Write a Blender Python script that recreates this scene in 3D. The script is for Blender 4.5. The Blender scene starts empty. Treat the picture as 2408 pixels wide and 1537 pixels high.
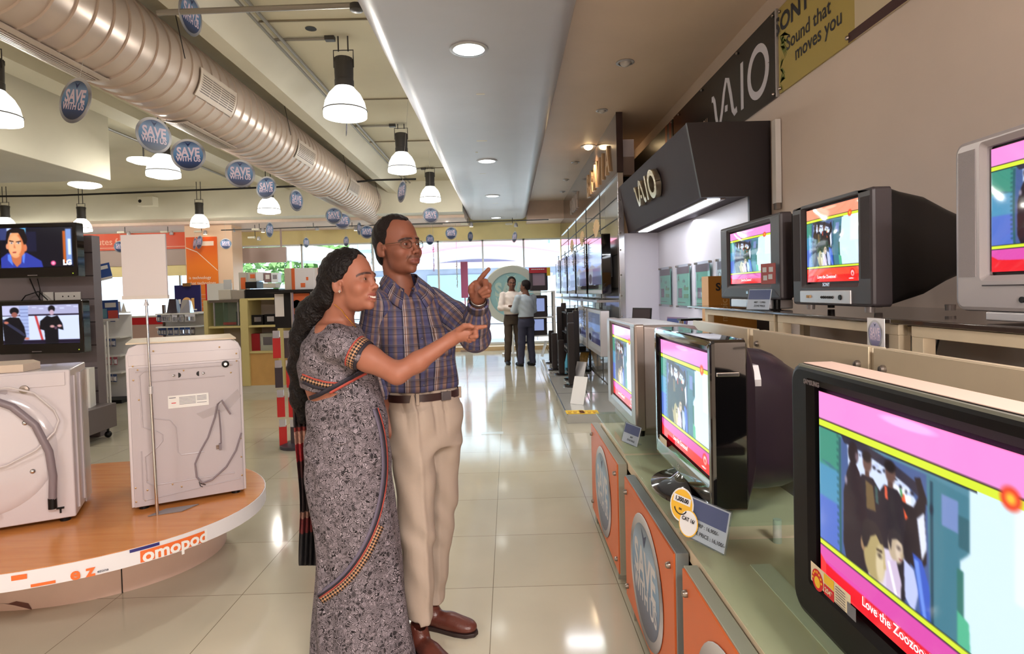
import bpy, math, random, numpy as np
from mathutils import Vector, Matrix
random.seed(7)
SC = bpy.context.scene
COL = SC.collection
PI = math.pi
# ---------------------------------------------------------------- camera
F_, PX_, PY_, CH = 1380., 1204., 725., 1.42
_v = Vector(((1195-PX_)/F_, (PY_-688)/F_, -1.)).normalized()
_r = math.radians(1.5)
_u = Vector((-math.sin(_r), math.cos(_r), 0)); _u = (_u-_v*_u.dot(_v)).normalized()
_x = _v.cross(_u)
RM = Matrix((_x, _v, _u))
CAMP = Vector((0, 0, CH))
def ray(px, py): return RM @ Vector(((px-PX_)/F_, (PY_-py)/F_, -1.))
def at(px, py, Y): d = ray(px, py); return CAMP+d*(Y/d.y)
def onX(px, py, X): d = ray(px, py); return CAMP+d*(X/d.x)
def onZ(px, py, Z): d = ray(px, py); return CAMP+d*((Z-CH)/d.z)
cd = bpy.data.cameras.new('camera'); cam = bpy.data.objects.new('camera', cd); COL.objects.link(cam)
cd.sensor_width = 36.; cd.sensor_fit = 'HORIZONTAL'; cd.lens = 36.*F_/2408.
cd.shift_x = 0.; cd.shift_y = -(1537/2-PY_)/2408.
cd.clip_start = .05; cd.clip_end = 300
m = RM.to_4x4(); m.translation = CAMP; cam.matrix_world = m
SC.camera = cam
# ---------------------------------------------------------------- world, lights, exposure
SC.view_settings.view_transform = 'Standard'; SC.view_settings.look = 'None'
SC.view_settings.exposure = 0.0; SC.view_settings.gamma = 1.0; SC.view_settings.use_curve_mapping = False
SC.cycles.use_denoising = True
SC.cycles.max_bounces = 7; SC.cycles.diffuse_bounces = 3; SC.cycles.glossy_bounces = 3
SC.cycles.transmission_bounces = 5; SC.cycles.transparent_max_bounces = 8
SC.cycles.caustics_reflective = False; SC.cycles.caustics_refractive = False
SC.cycles.sample_clamp_indirect = 4.0
w = bpy.data.worlds.new('sky'); SC.world = w; w.use_nodes = True
nt = w.node_tree; bg = nt.nodes['Background']
sky = nt.nodes.new('ShaderNodeTexSky'); sky.sky_type = 'HOSEK_WILKIE'; sky.turbidity = 4.5
sky.sun_direction = Vector((.3, .55, .75)).normalized()
hs = nt.nodes.new('ShaderNodeHueSaturation'); hs.inputs['Saturation'].default_value = .45
nt.links.new(sky.outputs[0], hs.inputs['Color']); nt.links.new(hs.outputs[0], bg.inputs[0]); bg.inputs[1].default_value = 14.
def lamp(kind, name, loc, power, color, size=.2, aim=None, spot=None, size_y=None):
    d = bpy.data.lights.new(name, kind); d.energy = power; d.color = color
    if kind == 'AREA':
        d.size = size
        if size_y: d.shape = 'RECTANGLE'; d.size_y = size_y
    elif kind == 'SUN': d.angle = .02
    else: d.shadow_soft_size = size
    if spot: d.spot_size = math.radians(spot); d.spot_blend = .6
    o = bpy.data.objects.new(name, d); COL.objects.link(o); o.location = loc
    if aim is not None: o.rotation_euler = (Vector(aim)-Vector(loc)).to_track_quat('-Z', 'Y').to_euler()
    return o
WARM = (1., .86, .70); NEUT = (1., .945, .92)
lamp('SUN', 'sun', (14, -16, 26), 13.0, (1., .95, .86), aim=(0, 14, 0))
lamp('AREA', 'photographer_softbox', (.75, -.15, 1.25), 26, (1., .88, .80), size=.28, aim=(-.95, 2.6, 1.0))
for (x_, y_, p_) in ((-2.8, -1.3, 130), (.9, -1.3, 230), (-7.5, 1.5, 130)):
    lamp('AREA', 'added_fill_lamp', (x_, y_, 3.12), p_, NEUT, size=1.2, aim=(x_, y_, 0), size_y=.5)  # unseen area lamps added as fill to brighten the interior
# ---------------------------------------------------------------- materials
def lin(c):
    return tuple(((v/255.)/12.92 if v/255. <= .04045 else ((v/255.+.055)/1.055)**2.4) for v in c[:3])
_M = {}
def mat(name, c=(200, 200, 200), rough=.5, metal=0., spec=.5, em=None, es=0., coat=0., var=0., vs=8., bump=0., bs=60., trans=0., alpha=1., sheen=0., sss=0.):
    if name in _M: return _M[name]
    m = bpy.data.materials.new(name); m.use_nodes = True; nt = m.node_tree; b = nt.nodes['Principled BSDF']
    b.inputs['Base Color'].default_value = (*lin(c), 1); b.inputs['Roughness'].default_value = rough
    b.inputs['Metallic'].default_value = metal; b.inputs['Specular IOR Level'].default_value = spec
    b.inputs['Coat Weight'].default_value = coat; b.inputs['Transmission Weight'].default_value = trans
    b.inputs['Alpha'].default_value = alpha; b.inputs['Sheen Weight'].default_value = sheen
    if sss: b.inputs['Subsurface Weight'].default_value = sss; b.inputs['Subsurface Radius'].default_value = (.012, .005, .003)
    if em: b.inputs['Emission Color'].default_value = (*lin(em), 1); b.inputs['Emission Strength'].default_value = es
    if var or bump:
        tc = nt.nodes.new('ShaderNodeTexCoord')
    if var:
        n = nt.nodes.new('ShaderNodeTexNoise'); n.inputs['Scale'].default_value = vs; n.inputs['Detail'].default_value = 5
        r = nt.nodes.new('ShaderNodeValToRGB'); l = lin(c)
        r.color_ramp.elements[0].position = .3; r.color_ramp.elements[1].position = .7
        r.color_ramp.elements[0].color = (*[v*(1-var) for v in l], 1); r.color_ramp.elements[1].color = (*[min(1, v*(1+var)) for v in l], 1)
        nt.links.new(tc.outputs['Object'], n.inputs['Vector']); nt.links.new(n.outputs[0], r.inputs[0]); nt.links.new(r.outputs[0], b.inputs['Base Color'])
    if bump:
        n = nt.nodes.new('ShaderNodeTexNoise'); n.inputs['Scale'].default_value = bs; n.inputs['Detail'].default_value = 3
        bp = nt.nodes.new('ShaderNodeBump'); bp.inputs['Strength'].default_value = bump; bp.inputs['Distance'].default_value = .01
        nt.links.new(tc.outputs['Object'], n.inputs['Vector']); nt.links.new(n.outputs[0], bp.inputs['Height']); nt.links.new(bp.outputs[0], b.inputs['Normal'])
    _M[name] = m; return m
def emis(name, c, s):
    if name in _M: return _M[name]
    m = bpy.data.materials.new(name); m.use_nodes = True; nt = m.node_tree
    nt.nodes.remove(nt.nodes['Principled BSDF']); e = nt.nodes.new('ShaderNodeEmission')
    e.inputs[0].default_value = (*lin(c), 1); e.inputs[1].default_value = s
    nt.links.new(e.outputs[0], nt.nodes['Material Output'].inputs[0]); _M[name] = m; return m
def attrmat(name, attr='Col', emit=0., rough=.5, coat=0., sss=0., bump=0., bs=300., spec=.5):
    if name in _M: return _M[name]
    m = bpy.data.materials.new(name); m.use_nodes = True; nt = m.node_tree; b = nt.nodes['Principled BSDF']
    a = nt.nodes.new('ShaderNodeAttribute'); a.attribute_name = attr
    b.inputs['Roughness'].default_value = rough; b.inputs['Coat Weight'].default_value = coat; b.inputs['Specular IOR Level'].default_value = spec
    if emit:
        b.inputs['Base Color'].default_value = (.01, .01, .012, 1)
        nt.links.new(a.outputs['Color'], b.inputs['Emission Color']); b.inputs['Emission Strength'].default_value = emit
    else:
        nt.links.new(a.outputs['Color'], b.inputs['Base Color'])
    if sss: b.inputs['Subsurface Weight'].default_value = sss; b.inputs['Subsurface Radius'].default_value = (.012, .004, .002); b.inputs['Subsurface Scale'].default_value = .5
    if bump:
        tc = nt.nodes.new('ShaderNodeTexCoord'); n = nt.nodes.new('ShaderNodeTexNoise'); n.inputs['Scale'].default_value = bs
        bp = nt.nodes.new('ShaderNodeBump'); bp.inputs['Strength'].default_value = bump; bp.inputs['Distance'].default_value = .003
        nt.links.new(tc.outputs['Object'], n.inputs['Vector']); nt.links.new(n.outputs[0], bp.inputs['Height']); nt.links.new(bp.outputs[0], b.inputs['Normal'])
    _M[name] = m; return m
def glassm(name, c=(225, 240, 235), refl=.12, rough=.02, op=.0):
    if name in _M: return _M[name]
    m = bpy.data.materials.new(name); m.use_nodes = True; nt = m.node_tree; nt.nodes.remove(nt.nodes['Principled BSDF'])
    t = nt.nodes.new('ShaderNodeBsdfTransparent'); t.inputs[0].default_value = (*lin(c), 1)
    g = nt.nodes.new('ShaderNodeBsdfGlossy'); g.inputs['Roughness'].default_value = rough
    lw = nt.nodes.new('ShaderNodeLayerWeight'); lw.inputs[0].default_value = refl
    mx = nt.nodes.new('ShaderNodeMixShader'); ge = nt.nodes.new('ShaderNodeNewGeometry'); iv = nt.nodes.new('ShaderNodeMath'); iv.operation = 'SUBTRACT'; iv.inputs[0].default_value = 1.; ml = nt.nodes.new('ShaderNodeMath'); ml.operation = 'MULTIPLY'
    nt.links.new(ge.outputs['Backfacing'], iv.inputs[1]); nt.links.new(lw.outputs['Fresnel'], ml.inputs[0]); nt.links.new(iv.outputs[0], ml.inputs[1]); nt.links.new(ml.outputs[0], mx.inputs[0])
    nt.links.new(t.outputs[0], mx.inputs[1]); nt.links.new(g.outputs[0], mx.inputs[2])
    last = mx
    if op:
        d = nt.nodes.new('ShaderNodeBsdfDiffuse'); d.inputs[0].default_value = (*lin(c), 1)
        m2 = nt.nodes.new('ShaderNodeMixShader'); m2.inputs[0].default_value = op
        nt.links.new(mx.outputs[0], m2.inputs[1]); nt.links.new(d.outputs[0], m2.inputs[2]); last = m2
    nt.links.new(last.outputs[0], nt.nodes['Material Output'].inputs[0]); _M[name] = m; return m
# ---------------------------------------------------------------- objects
def tag(o, label=None, cat=None, group=None, kind=None):
    if label: o['label'] = label
    if cat: o['category'] = cat
    if group: o['group'] = group
    if kind: o['kind'] = kind
    return o
def thing(name, label, cat, loc=(0, 0, 0), rz=0., group=None):
    o = bpy.data.objects.new(name, None); COL.objects.link(o); o.empty_display_size = .1
    o.location = loc; o.rotation_euler = (0, 0, rz); return tag(o, label, cat, group)
_GL = {}
def glyphs(s, bold=0.):
    k = (s, bold)
    if k not in _GL:
        c = bpy.data.curves.new('t', 'FONT'); c.body = s; c.offset = bold; c.resolution_u = 3; c.align_x = 'CENTER'; c.align_y = 'CENTER'
        o = bpy.data.objects.new('t', c); me = bpy.data.meshes.new_from_object(o)
        vs = [tuple(v.co) for v in me.vertices]; fs = [tuple(p.vertices) for p in me.polygons]
        bpy.data.objects.remove(o); bpy.data.curves.remove(c); bpy.data.meshes.remove(me); _GL[k] = (vs, fs)
    return _GL[k]
class MB:
    def __init__(s): s.v = []; s.f = []; s.m = []; s.mi = 0; s.T = None
    def mi_(s, i): s.mi = i; return s
    def add(s, vs, fs, T=None):
        n = len(s.v)
        for p in vs:
            p = Vector(p)
            if T is not None: p = T @ p
            if s.T is not None: p = s.T @ p
            s.v.append(p[:])
        for f in fs: s.f.append(tuple(i+n for i in f)); s.m.append(s.mi)
        return s
    def box(s, a, b, T=None):
        x0, y0, z0 = a; x1, y1, z1 = b
        return s.add([(x0, y0, z0), (x1, y0, z0), (x1, y1, z0), (x0, y1, z0), (x0, y0, z1), (x1, y0, z1), (x1, y1, z1), (x0, y1, z1)],
                     [(0, 3, 2, 1), (4, 5, 6, 7), (0, 1, 5, 4), (1, 2, 6, 5), (2, 3, 7, 6), (3, 0, 4, 7)], T)
    def cbox(s, c, d, T=None):
        return s.box(tuple(c[i]-d[i]/2 for i in range(3)), tuple(c[i]+d[i]/2 for i in range(3)), T)
    def quad(s, *p): return s.add(p, [tuple(range(len(p)))])
    def prism(s, poly, h, T=None):
        n = len(poly); vs = [(x, y, 0) for x, y in poly]+[(x, y, h) for x, y in poly]
        fs = [tuple(range(n))[::-1], tuple(range(n, 2*n))]+[(i, (i+1) % n, n+(i+1) % n, n+i) for i in range(n)]
        return s.add(vs, fs, T)
    def loft(s, rings, cap=True, closed=True, T=None):
        n = len(rings[0]); vs = [p for r in rings for p in r]; fs = []
        for k in range(len(rings)-1):
            for i in range(n if closed else n-1):
                j = (i+1) % n; fs.append((k*n+i, k*n+j, (k+1)*n+j, (k+1)*n+i))
        if cap and closed: fs.append(tuple(range(n))[::-1]); fs.append(tuple((len(rings)-1)*n+i for i in range(n)))
        return s.add(vs, fs, T)
    def lathe(s, prof, c=(0, 0, 0), n=24, T=None, cap=True):
        rings = [[(c[0]+r*math.cos(2*PI*i/n), c[1]+r*math.sin(2*PI*i/n), c[2]+z) for i in range(n)] for r, z in prof]
        return s.loft(rings, cap, True, T)
    def tube(s, pts, r=.005, n=8, cap=True):
        pts = [Vector(p) for p in pts]; rr = r if isinstance(r, (list, tuple)) else [r]*len(pts)
        rings = []; up = Vector((.13, .21, .97))
        for i, p in enumerate(pts):
            d = (pts[min(i+1, len(pts)-1)]-pts[max(i-1, 0)])
            if d.length < 1e-9: d = Vector((0, 0, 1))
            d.normalize()
            a = d.cross(up)
            if a.length < .05: a = d.cross(Vector((1, .1, 0)))
            a.normalize(); b = d.cross(a); up = a.cross(d)
            rings.append([tuple(p+a*rr[i]*math.cos(2*PI*k/n)+b*rr[i]*math.sin(2*PI*k/n)) for k in range(n)])
        return s.loft(rings, cap)
    def disc(s, c, r, n=28, ax='z', ry=None, T=None):
        ry = ry or r; P = []
        for i in range(n):
            a = 2*PI*i/n; u, v = r*math.cos(a), ry*math.sin(a)
            P.append({'z': (c[0]+u, c[1]+v, c[2]), 'y': (c[0]+u, c[1], c[2]+v), 'x': (c[0], c[1]-u, c[2]+v)}[ax])
        return s.add(P, [tuple(range(n))], T)
    def text(s, t, T, size=1., bold=0., sx=1.):
        vs, fs = glyphs(t, bold); return s.add([(x*size*sx, y*size, 0) for x, y, z in vs], fs, T)
    def sphere(s, c, r, n=16, m=10, T=None):
        r3 = (r, r, r) if not isinstance(r, (tuple, list)) else r
        rings = []
        for k in range(m+1):
            ph = -PI/2+PI*k/m; ph = max(min(ph, PI/2-.02), -PI/2+.02)
            rings.append([(c[0]+r3[0]*math.cos(ph)*math.cos(2*PI*i/n), c[1]+r3[1]*math.cos(ph)*math.sin(2*PI*i/n), c[2]+r3[2]*math.sin(ph)) for i in range(n)])
        return s.loft(rings, True, True, T)
    def build(s, name, mats, parent=None, smooth=False, bevel=0., seg=2, loc=None, sub=0, solid=0.):
        me = bpy.data.meshes.new(name); me.from_pydata(s.v, [], s.f)
        if not isinstance(mats, (list, tuple)): mats = [mats]
        for m in mats: me.materials.append(m)
        if len(mats) > 1: me.polygons.foreach_set('material_index', s.m)
        me.validate(); me.update()
        o = bpy.data.objects.new(name, me); COL.objects.link(o)
        if parent is not None: o.parent = parent
        if loc is not None: o.location = loc
        if smooth:
            me.polygons.foreach_set('use_smooth', [True]*len(me.polygons))
            me.set_sharp_from_angle(angle=math.radians(smooth if smooth is not True else 40))
        if solid: md = o.modifiers.new('s', 'SOLIDIFY'); md.thickness = solid
        if bevel:
            md = o.modifiers.new('b', 'BEVEL'); md.width = bevel; md.segments = seg; md.limit_method = 'ANGLE'; md.angle_limit = math.radians(35)
            if not smooth:
                me.polygons.foreach_set('use_smooth', [True]*len(me.polygons)); md.harden_normals = True
        if sub: md = o.modifiers.new('u', 'SUBSURF'); md.levels = md.render_levels = sub
        return o
def one(mb, name, mats, label, cat, group=None, **k): return tag(mb.build(name, mats, **k), label, cat, group)
def struct(mb, name, mats, **k): return tag(mb.build(name, mats, **k), kind='structure')
def copy_tree(o, parent=None):
    c = o.copy(); COL.objects.link(c)
    if parent is not None: c.parent = parent
    for ch in o.children: copy_tree(ch, c)
    return c
def fr(o, ux, uy):   # frame matrix: text plane with axes ux (right) and uy (up) at o
    ux = Vector(ux).normalized(); uy = Vector(uy).normalized(); uz = ux.cross(uy)
    M_ = Matrix((ux, uy, uz)).transposed().to_4x4(); M_.translation = Vector(o); return M_
# ---------------------------------------------------------------- painted pictures (screens, posters) as colours on a fine grid
class Pic:
    def __init__(s, w, h, bg=(0, 0, 0)):
        s.w, s.h = w, h; s.a = np.zeros((h*2, w*2, 3), np.float32); s.a[:] = bg
        yy, xx = np.mgrid[0:h*2, 0:w*2]; s.x = (xx+.5)/(w*2); s.y = (yy+.5)/(h*2)
    def poly(s, pts, c, soft=0.):
        ins = np.zeros(s.x.shape, bool); n = len(pts)
        for i in range(n):
            x0, y0 = pts[i]; x1, y1 = pts[(i+1) % n]
            if y0 == y1: continue
            cnd = ((y0 > s.y) != (y1 > s.y)) & (s.x < (x1-x0)*(s.y-y0)/(y1-y0)+x0); ins ^= cnd
        s.put(ins.astype(np.float32), c, soft); return s
    def rect(s, x0, y0, x1, y1, c, soft=0.): return s.poly([(x0, y0), (x1, y0), (x1, y1), (x0, y1)], c, soft)
    def ell(s, cx, cy, rx, ry, c, soft=.02):
        d = np.sqrt(((s.x-cx)/rx)**2+((s.y-cy)/ry)**2); m_ = np.clip((1-d)/max(soft, 1e-3)*max(rx, ry)+.5, 0, 1); s.put(m_, c); return s
    def put(s, m_, c, soft=0.):
        for _ in range(int(soft)):
            m_ = (np.roll(m_, 1, 0)+np.roll(m_, -1, 0)+np.roll(m_, 1, 1)+np.roll(m_, -1, 1)+m_)/5
        s.a = s.a*(1-m_[..., None])+np.array(c, np.float32)*m_[..., None]
    def blur(s, n):
        for _ in range(n): s.a = (s.a*2+np.roll(s.a, 1, 0)+np.roll(s.a, -1, 0)+np.roll(s.a, 1, 1)+np.roll(s.a, -1, 1))/6
        return s
    def mesh(s, name, mtl, T, wd, ht, parent=None, curve=0.):
        """grid in local x (right), y (up) plane, image y down"""
        im = s.a.reshape(s.h, 2, s.w, 2, 3).mean((1, 3)); nx, ny = s.w, s.h
        vs = []
        for j in range(ny):
            for i in range(nx):
                u, v = i/(nx-1)-.5, .5-j/(ny-1)
                vs.append((u*wd, v*ht, curve*(1-4*u*u)*(1-4*v*v)))
        fs = [(j*nx+i, (j+1)*nx+i, (j+1)*nx+i+1, j*nx+i+1) for j in range(ny-1) for i in range(nx-1)]
        me = bpy.data.meshes.new(name); me.from_pydata([T @ Vector(p) for p in vs], [], fs)
        ca = me.color_attributes.new('Col', 'FLOAT_COLOR', 'POINT')
        c = im.reshape(-1, 3)/255.; c = np.where(c <= .04045, c/12.92, ((c+.055)/1.055)**2.4)
        ca.data.foreach_set('color', np.concatenate([c, np.ones((len(c), 1))], 1).astype(np.float32).ravel())
        me.materials.append(mtl); me.polygons.foreach_set('use_smooth', [True]*len(me.polygons))
        o = bpy.data.objects.new(name, me); COL.objects.link(o)
        if parent is not None: o.parent = parent
        return o
# ================================================================ THE ROOM
def floor_mat():
    m = bpy.data.materials.new('glossy_floor_tile'); m.use_nodes = True; nt = m.node_tree; b = nt.nodes['Principled BSDF']; N = nt.nodes.new; L = nt.links.new
    tc = N('ShaderNodeTexCoord'); mp = N('ShaderNodeMapping'); mp.inputs['Location'].default_value = (.11, -.379, 0)
    br = N('ShaderNodeTexBrick'); br.offset = 0.; br.inputs['Scale'].default_value = 1.
    br.inputs['Brick Width'].default_value = .605; br.inputs['Row Height'].default_value = .605
    br.inputs['Mortar Size'].default_value = .0016; br.inputs['Mortar Smooth'].default_value = .1
    br.inputs['Color1'].default_value = (*lin((204, 196, 174)), 1); br.inputs['Color2'].default_value = (*lin((198, 190, 168)), 1)
    br.inputs['Mortar'].default_value = (*lin((120, 108, 88)), 1)
    n = N('ShaderNodeTexNoise'); n.inputs['Scale'].default_value = 2.2; n.inputs['Detail'].default_value = 6
    mx = N('ShaderNodeMix'); mx.data_type = 'RGBA'; mx.blend_type = 'MULTIPLY'; mx.inputs[0].default_value = .22
    L(tc.outputs['Object'], mp.inputs[0]); L(mp.outputs[0], br.inputs[0]); L(tc.outputs['Object'], n.inputs[0])
    L(br.outputs[0], mx.inputs[6]); L(n.outputs[0], mx.inputs[7]); L(mx.outputs[2], b.inputs['Base Color'])
    mr = N('ShaderNodeMapRange'); mr.inputs[3].default_value = .045; mr.inputs[4].default_value = .16
    n2 = N('ShaderNodeTexNoise'); n2.inputs['Scale'].default_value = 1.3; n2.inputs['Detail'].default_value = 8
    L(tc.outputs['Object'], n2.inputs[0]); L(n2.outputs[0], mr.inputs[0]); L(mr.outputs[0], b.inputs['Roughness'])
    b.inputs['Specular IOR Level'].default_value = .75
    bp = N('ShaderNodeBump'); bp.invert = True; bp.inputs['Strength'].default_value = .3; bp.inputs['Distance'].default_value = .002
    L(br.outputs[1], bp.inputs['Height']); L(bp.outputs[0], b.inputs['Normal']); return m
WALLM = mat('beige_wall_paint', (216, 198, 184), .7, var=.05, vs=1.2, bump=.05, bs=25)
CEILM = mat('cream_ceiling_paint', (214, 205, 178), .75, var=.06, vs=.9, bump=.12, bs=3)
CEILR = mat('tan_ceiling_paint', (222, 198, 176), .5, var=.04, vs=1.5)
SOFM = mat('grey_soffit_paint', (190, 190, 198), .33, var=.03, vs=2, bump=.22, bs=4.5)
WHITEP = mat('white_beam_paint', (222, 216, 196), .6, var=.04, vs=2)
YW, XL, XR = 14.9, -13., 2.0
struct(MB().box((XL, -3, -.1), (XR+.2, YW, 0)), 'floor', floor_mat())
c = MB(); c.box((XL, -3, 3.85), (-.85, YW, 4.0)); c.mi_(1).box((.3, -3, 3.56), (XR+.2, YW, 4.0)); c.mi_(0).box((-.85, -3, 3.85), (.3, YW, 4.0))
struct(c, 'ceiling', [CEILM, CEILR])
struct(MB().box((XR, -3, 0), (XR+.2, YW, 3.6)), 'wall_right', WALLM)
struct(MB().box((XL-.2, -3, 0), (XL, YW, 4)), 'wall_left', WALLM)
struct(MB().box((XL-.2, -3.2, 0), (XR+.2, -3, 4)), 'wall_back', WALLM)
# concrete ceiling seams and slab joints as shallow strips
sj = MB()
for y_ in (5.2, 7.3, 9.3, 11.3, 13.2): sj.box((-2.6, y_, 3.835), (-.9, y_+.012, 3.85))
struct(sj, 'trim_1', mat('seam_grey', (140, 130, 110), .8))
# soffit with rounded lower corners
pr = []
x0, x1, z0, z1, r_ = -.92, .50, 3.2, 3.87, .16
pr += [(x0, z1)]+[(x0+r_-r_*math.cos(a), z0+r_-r_*math.sin(a)) for a in np.linspace(0, PI/2, 9)]
pr += [(x1-r_+r_*math.sin(a), z0+r_-r_*math.cos(a)) for a in np.linspace(0, PI/2, 9)]+[(x1, z1)]
rings = []
for k in range(60):
    t = -2.8+17.1*k/59
    rings.append([(x, t, z) for x, z in pr])
# rounded nose at the far end
for a in np.linspace(.15, 1.0, 6):
    sh = .30*math.sin(a*PI/2); lift = .30*(1-math.cos(a*PI/2))
    rings.append([(x, 14.3+sh, max(z, z0+lift)) for x, z in pr])
struct(MB().loft(rings), 'ceiling_soffit', SOFM, smooth=50)
# far beams and bulkheads on the left
def fy(px, py, Y): p = at(px, py, Y); return p
bm = MB().box((XL, 12.6, 3.18), (-.93, 13.1, 3.86)); struct(bm, 'trim_2', WHITEP)
bm = MB().box((XL, 13.1, 3.12), (-.93, YW, 3.86)); bm.box((.5, 13.9, 3.14), (XR, YW, 3.56)); struct(bm, 'trim_3', mat('pinkish_soffit_paint', (226, 200, 182), .6, var=.03))
# long dropped bulkhead at the upper left
struct(MB().box((-9.5, 4.4, 2.98), (-5.02, 7.55, 3.86)), 'trim_4', WHITEP, bevel=.01)
# a deep ceiling beam right of the duct running along the store, with a splayed side
b_ = MB().loft([[( -2.62, y, 3.86), (-2.50, y, 3.62), (-2.32, y, 3.60), (-2.1, y, 3.86)] for y in (-2.9, 12.6)]); struct(b_, 'trim_5', WHITEP)
b_ = MB().loft([[(-4.9, y, 3.86), (-4.9, y, 3.72), (-4.6, y, 3.72), (-4.6, y, 3.86)] for y in (-2.9, 12.6)]); struct(b_, 'trim_6', WHITEP)
# ---------------------------------------------------------------- shop window front
YF = mat('cream_blind', (240, 222, 160), .6, var=.04, vs=3, em=None)
FRM = mat('white_mullion', (225, 225, 225), .4)
struct(MB().box((XL, YW, 0), (-7.2, YW+.2, .95)).box((-7.2, YW, 0), (1.36, YW+.2, .12)), 'wall_front', WHITEP)
struct(MB().box((XL, YW, 2.78), (1.36, YW+.1, 3.86)).box((1.36, YW, 0), (XR+.2, YW+.2, 3.86)), 'wall_front_upper', YF)
gl = glassm('window_glass', (238, 246, 250), .10)
k = 0
xs = [-13, -10.4, -8.3, -7.2, -5.2, -3.4, -1.75, -.62, .42, 1.36]
for i in range(len(xs)-1):
    k += 1; zb = .95 if xs[i+1] <= -7.2 else .12
    f = MB(); a, b2 = xs[i], xs[i+1]; w_ = .022
    f.box((a-w_, YW+.02, zb), (a+w_, YW+.08, 2.78)); f.box((a, YW+.02, 2.74), (b2, YW+.08, 2.78)); f.box((a, YW+.02, zb), (b2, YW+.08, zb+.05))
    fo = f.build('window_%d' % k, FRM); tag(fo, kind='structure')
    MB().box((a+w_, YW+.045, zb+.05), (b2-w_, YW+.055, 2.74)).build('window_pane', gl, fo)
# low ledge inside the window
struct(MB().box((-7.2, YW-.42, 0), (1.2, YW, .10)), 'trim_7', mat('tan_ledge', (214, 178, 132), .35, var=.05))
# ---------------------------------------------------------------- outside
pave = mat('bright_pavement', (215, 210, 205), .8, var=.08, vs=.6)
struct(MB().box((-30, YW+.2, -.16), (22, 60, -.1)), 'ground_outside', pave)
B1 = mat('blue_grey_facade', (168, 180, 205), .5, var=.1, vs=1.5); B2 = mat('pale_cladding', (205, 222, 232), .5); B3 = mat('cyan_glass_facade', (178, 216, 226), .4)
bd = thing('building', 'blue grey shopfront building across the road seen through the window', 'building', (0, 30, -.1))
MB().box((-16, 0, 0), (8, 6, 3.4)).build('lower_storey', B1, bd)
MB().box((-16, .3, 3.4), (8, 6, 9)).build('upper_storey', B2, bd)
for i, x_ in enumerate((-13.6, -11.2, -7.6, -5.0, 2.2, 4.6)):
    wp = MB().box((x_, .1, 3.9), (x_+1.9, .35, 5.6)).build('window', B3, bd)
for i, x_ in enumerate((-12.5, -8.4, -4.1, -.6, 2.9)):
    MB().box((x_, -.08, .3), (x_+2.9, .02, 2.5)).build('shop_window', mat('shop_glass', (206, 224, 232), .4) if i % 2 else B3, bd)
MB().box((-16, -.5, 2.8), (8, 0, 3.1)).build('canopy', mat('white_canopy', (235, 235, 240), .5), bd)
aw = MB().loft([[(x, y_, z_+.55*math.sin((x+5)/8*PI)) for x in [-4.5+i*.5 for i in range(16)]]+[(x, y_, z_-.02+.47*math.sin((x+5)/8*PI)) for x in [3-i*.5 for i in range(16)]] for y_, z_ in ((27.0, 3.1), (28.9, 3.6))]).build('awning', mat('red_awning', (232, 120, 145), .6), bd); aw.location = (0, -30, .1)
for i, (x_, y_, hh) in enumerate(((-8.2, 24, 4.4), (-12.6, 26, 5.2))):
    tr = thing('street_tree', ['leafy green tree outside behind the couple', 'leafy green tree outside further left of the couple'][i], 'tree', (x_, y_, -.1))
    MB().tube([(0, 0, 0), (.08, 0, hh*.35), (0, .1, hh*.6)], [.16, .12, .07]).build('trunk', mat('bark', (96, 78, 60), .9), tr)
    cr = MB(); rnd = random.Random(i)
    for q in range(520):
        th, ph, rr = rnd.uniform(0, 2*PI), rnd.uniform(-.9, 1.4), rnd.uniform(.5, 1.)
        c0 = Vector((1.9*rr*math.cos(th)*math.cos(ph), 1.9*rr*math.sin(th)*math.cos(ph), hh*.68+1.35*rr*math.sin(ph)))
        d1 = Vector((rnd.uniform(-1, 1), rnd.uniform(-1, 1), rnd.uniform(-1, 1))).normalized()*.2; d2 = d1.cross(Vector((rnd.uniform(-1, 1), rnd.uniform(-1, 1), .3))).normalized()*.13
        cr.quad(c0-d1, c0-d2, c0+d1, c0+d2)
    cr.build('foliage', mat('leaf_green', (110, 150, 85), .7, var=.3, vs=6), tr)
rl = thing('road_railing', 'low grey railing outside behind the window', 'railing', (0, 18.5, -.1))
r_ = MB()
for z_ in (.55, .8, 1.05): r_.tube([(-14, 0, z_), (6, 0, z_)], .02, 6)
r_.build('rail', mat('rail_grey', (150, 150, 158), .4, .5), rl)
for i in range(9): MB().tube([(-13.5+2.4*i, 0, 0), (-13.5+2.4*i, 0, 1.1)], .03, 6).build('post', mat('rail_grey'), rl)
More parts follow.
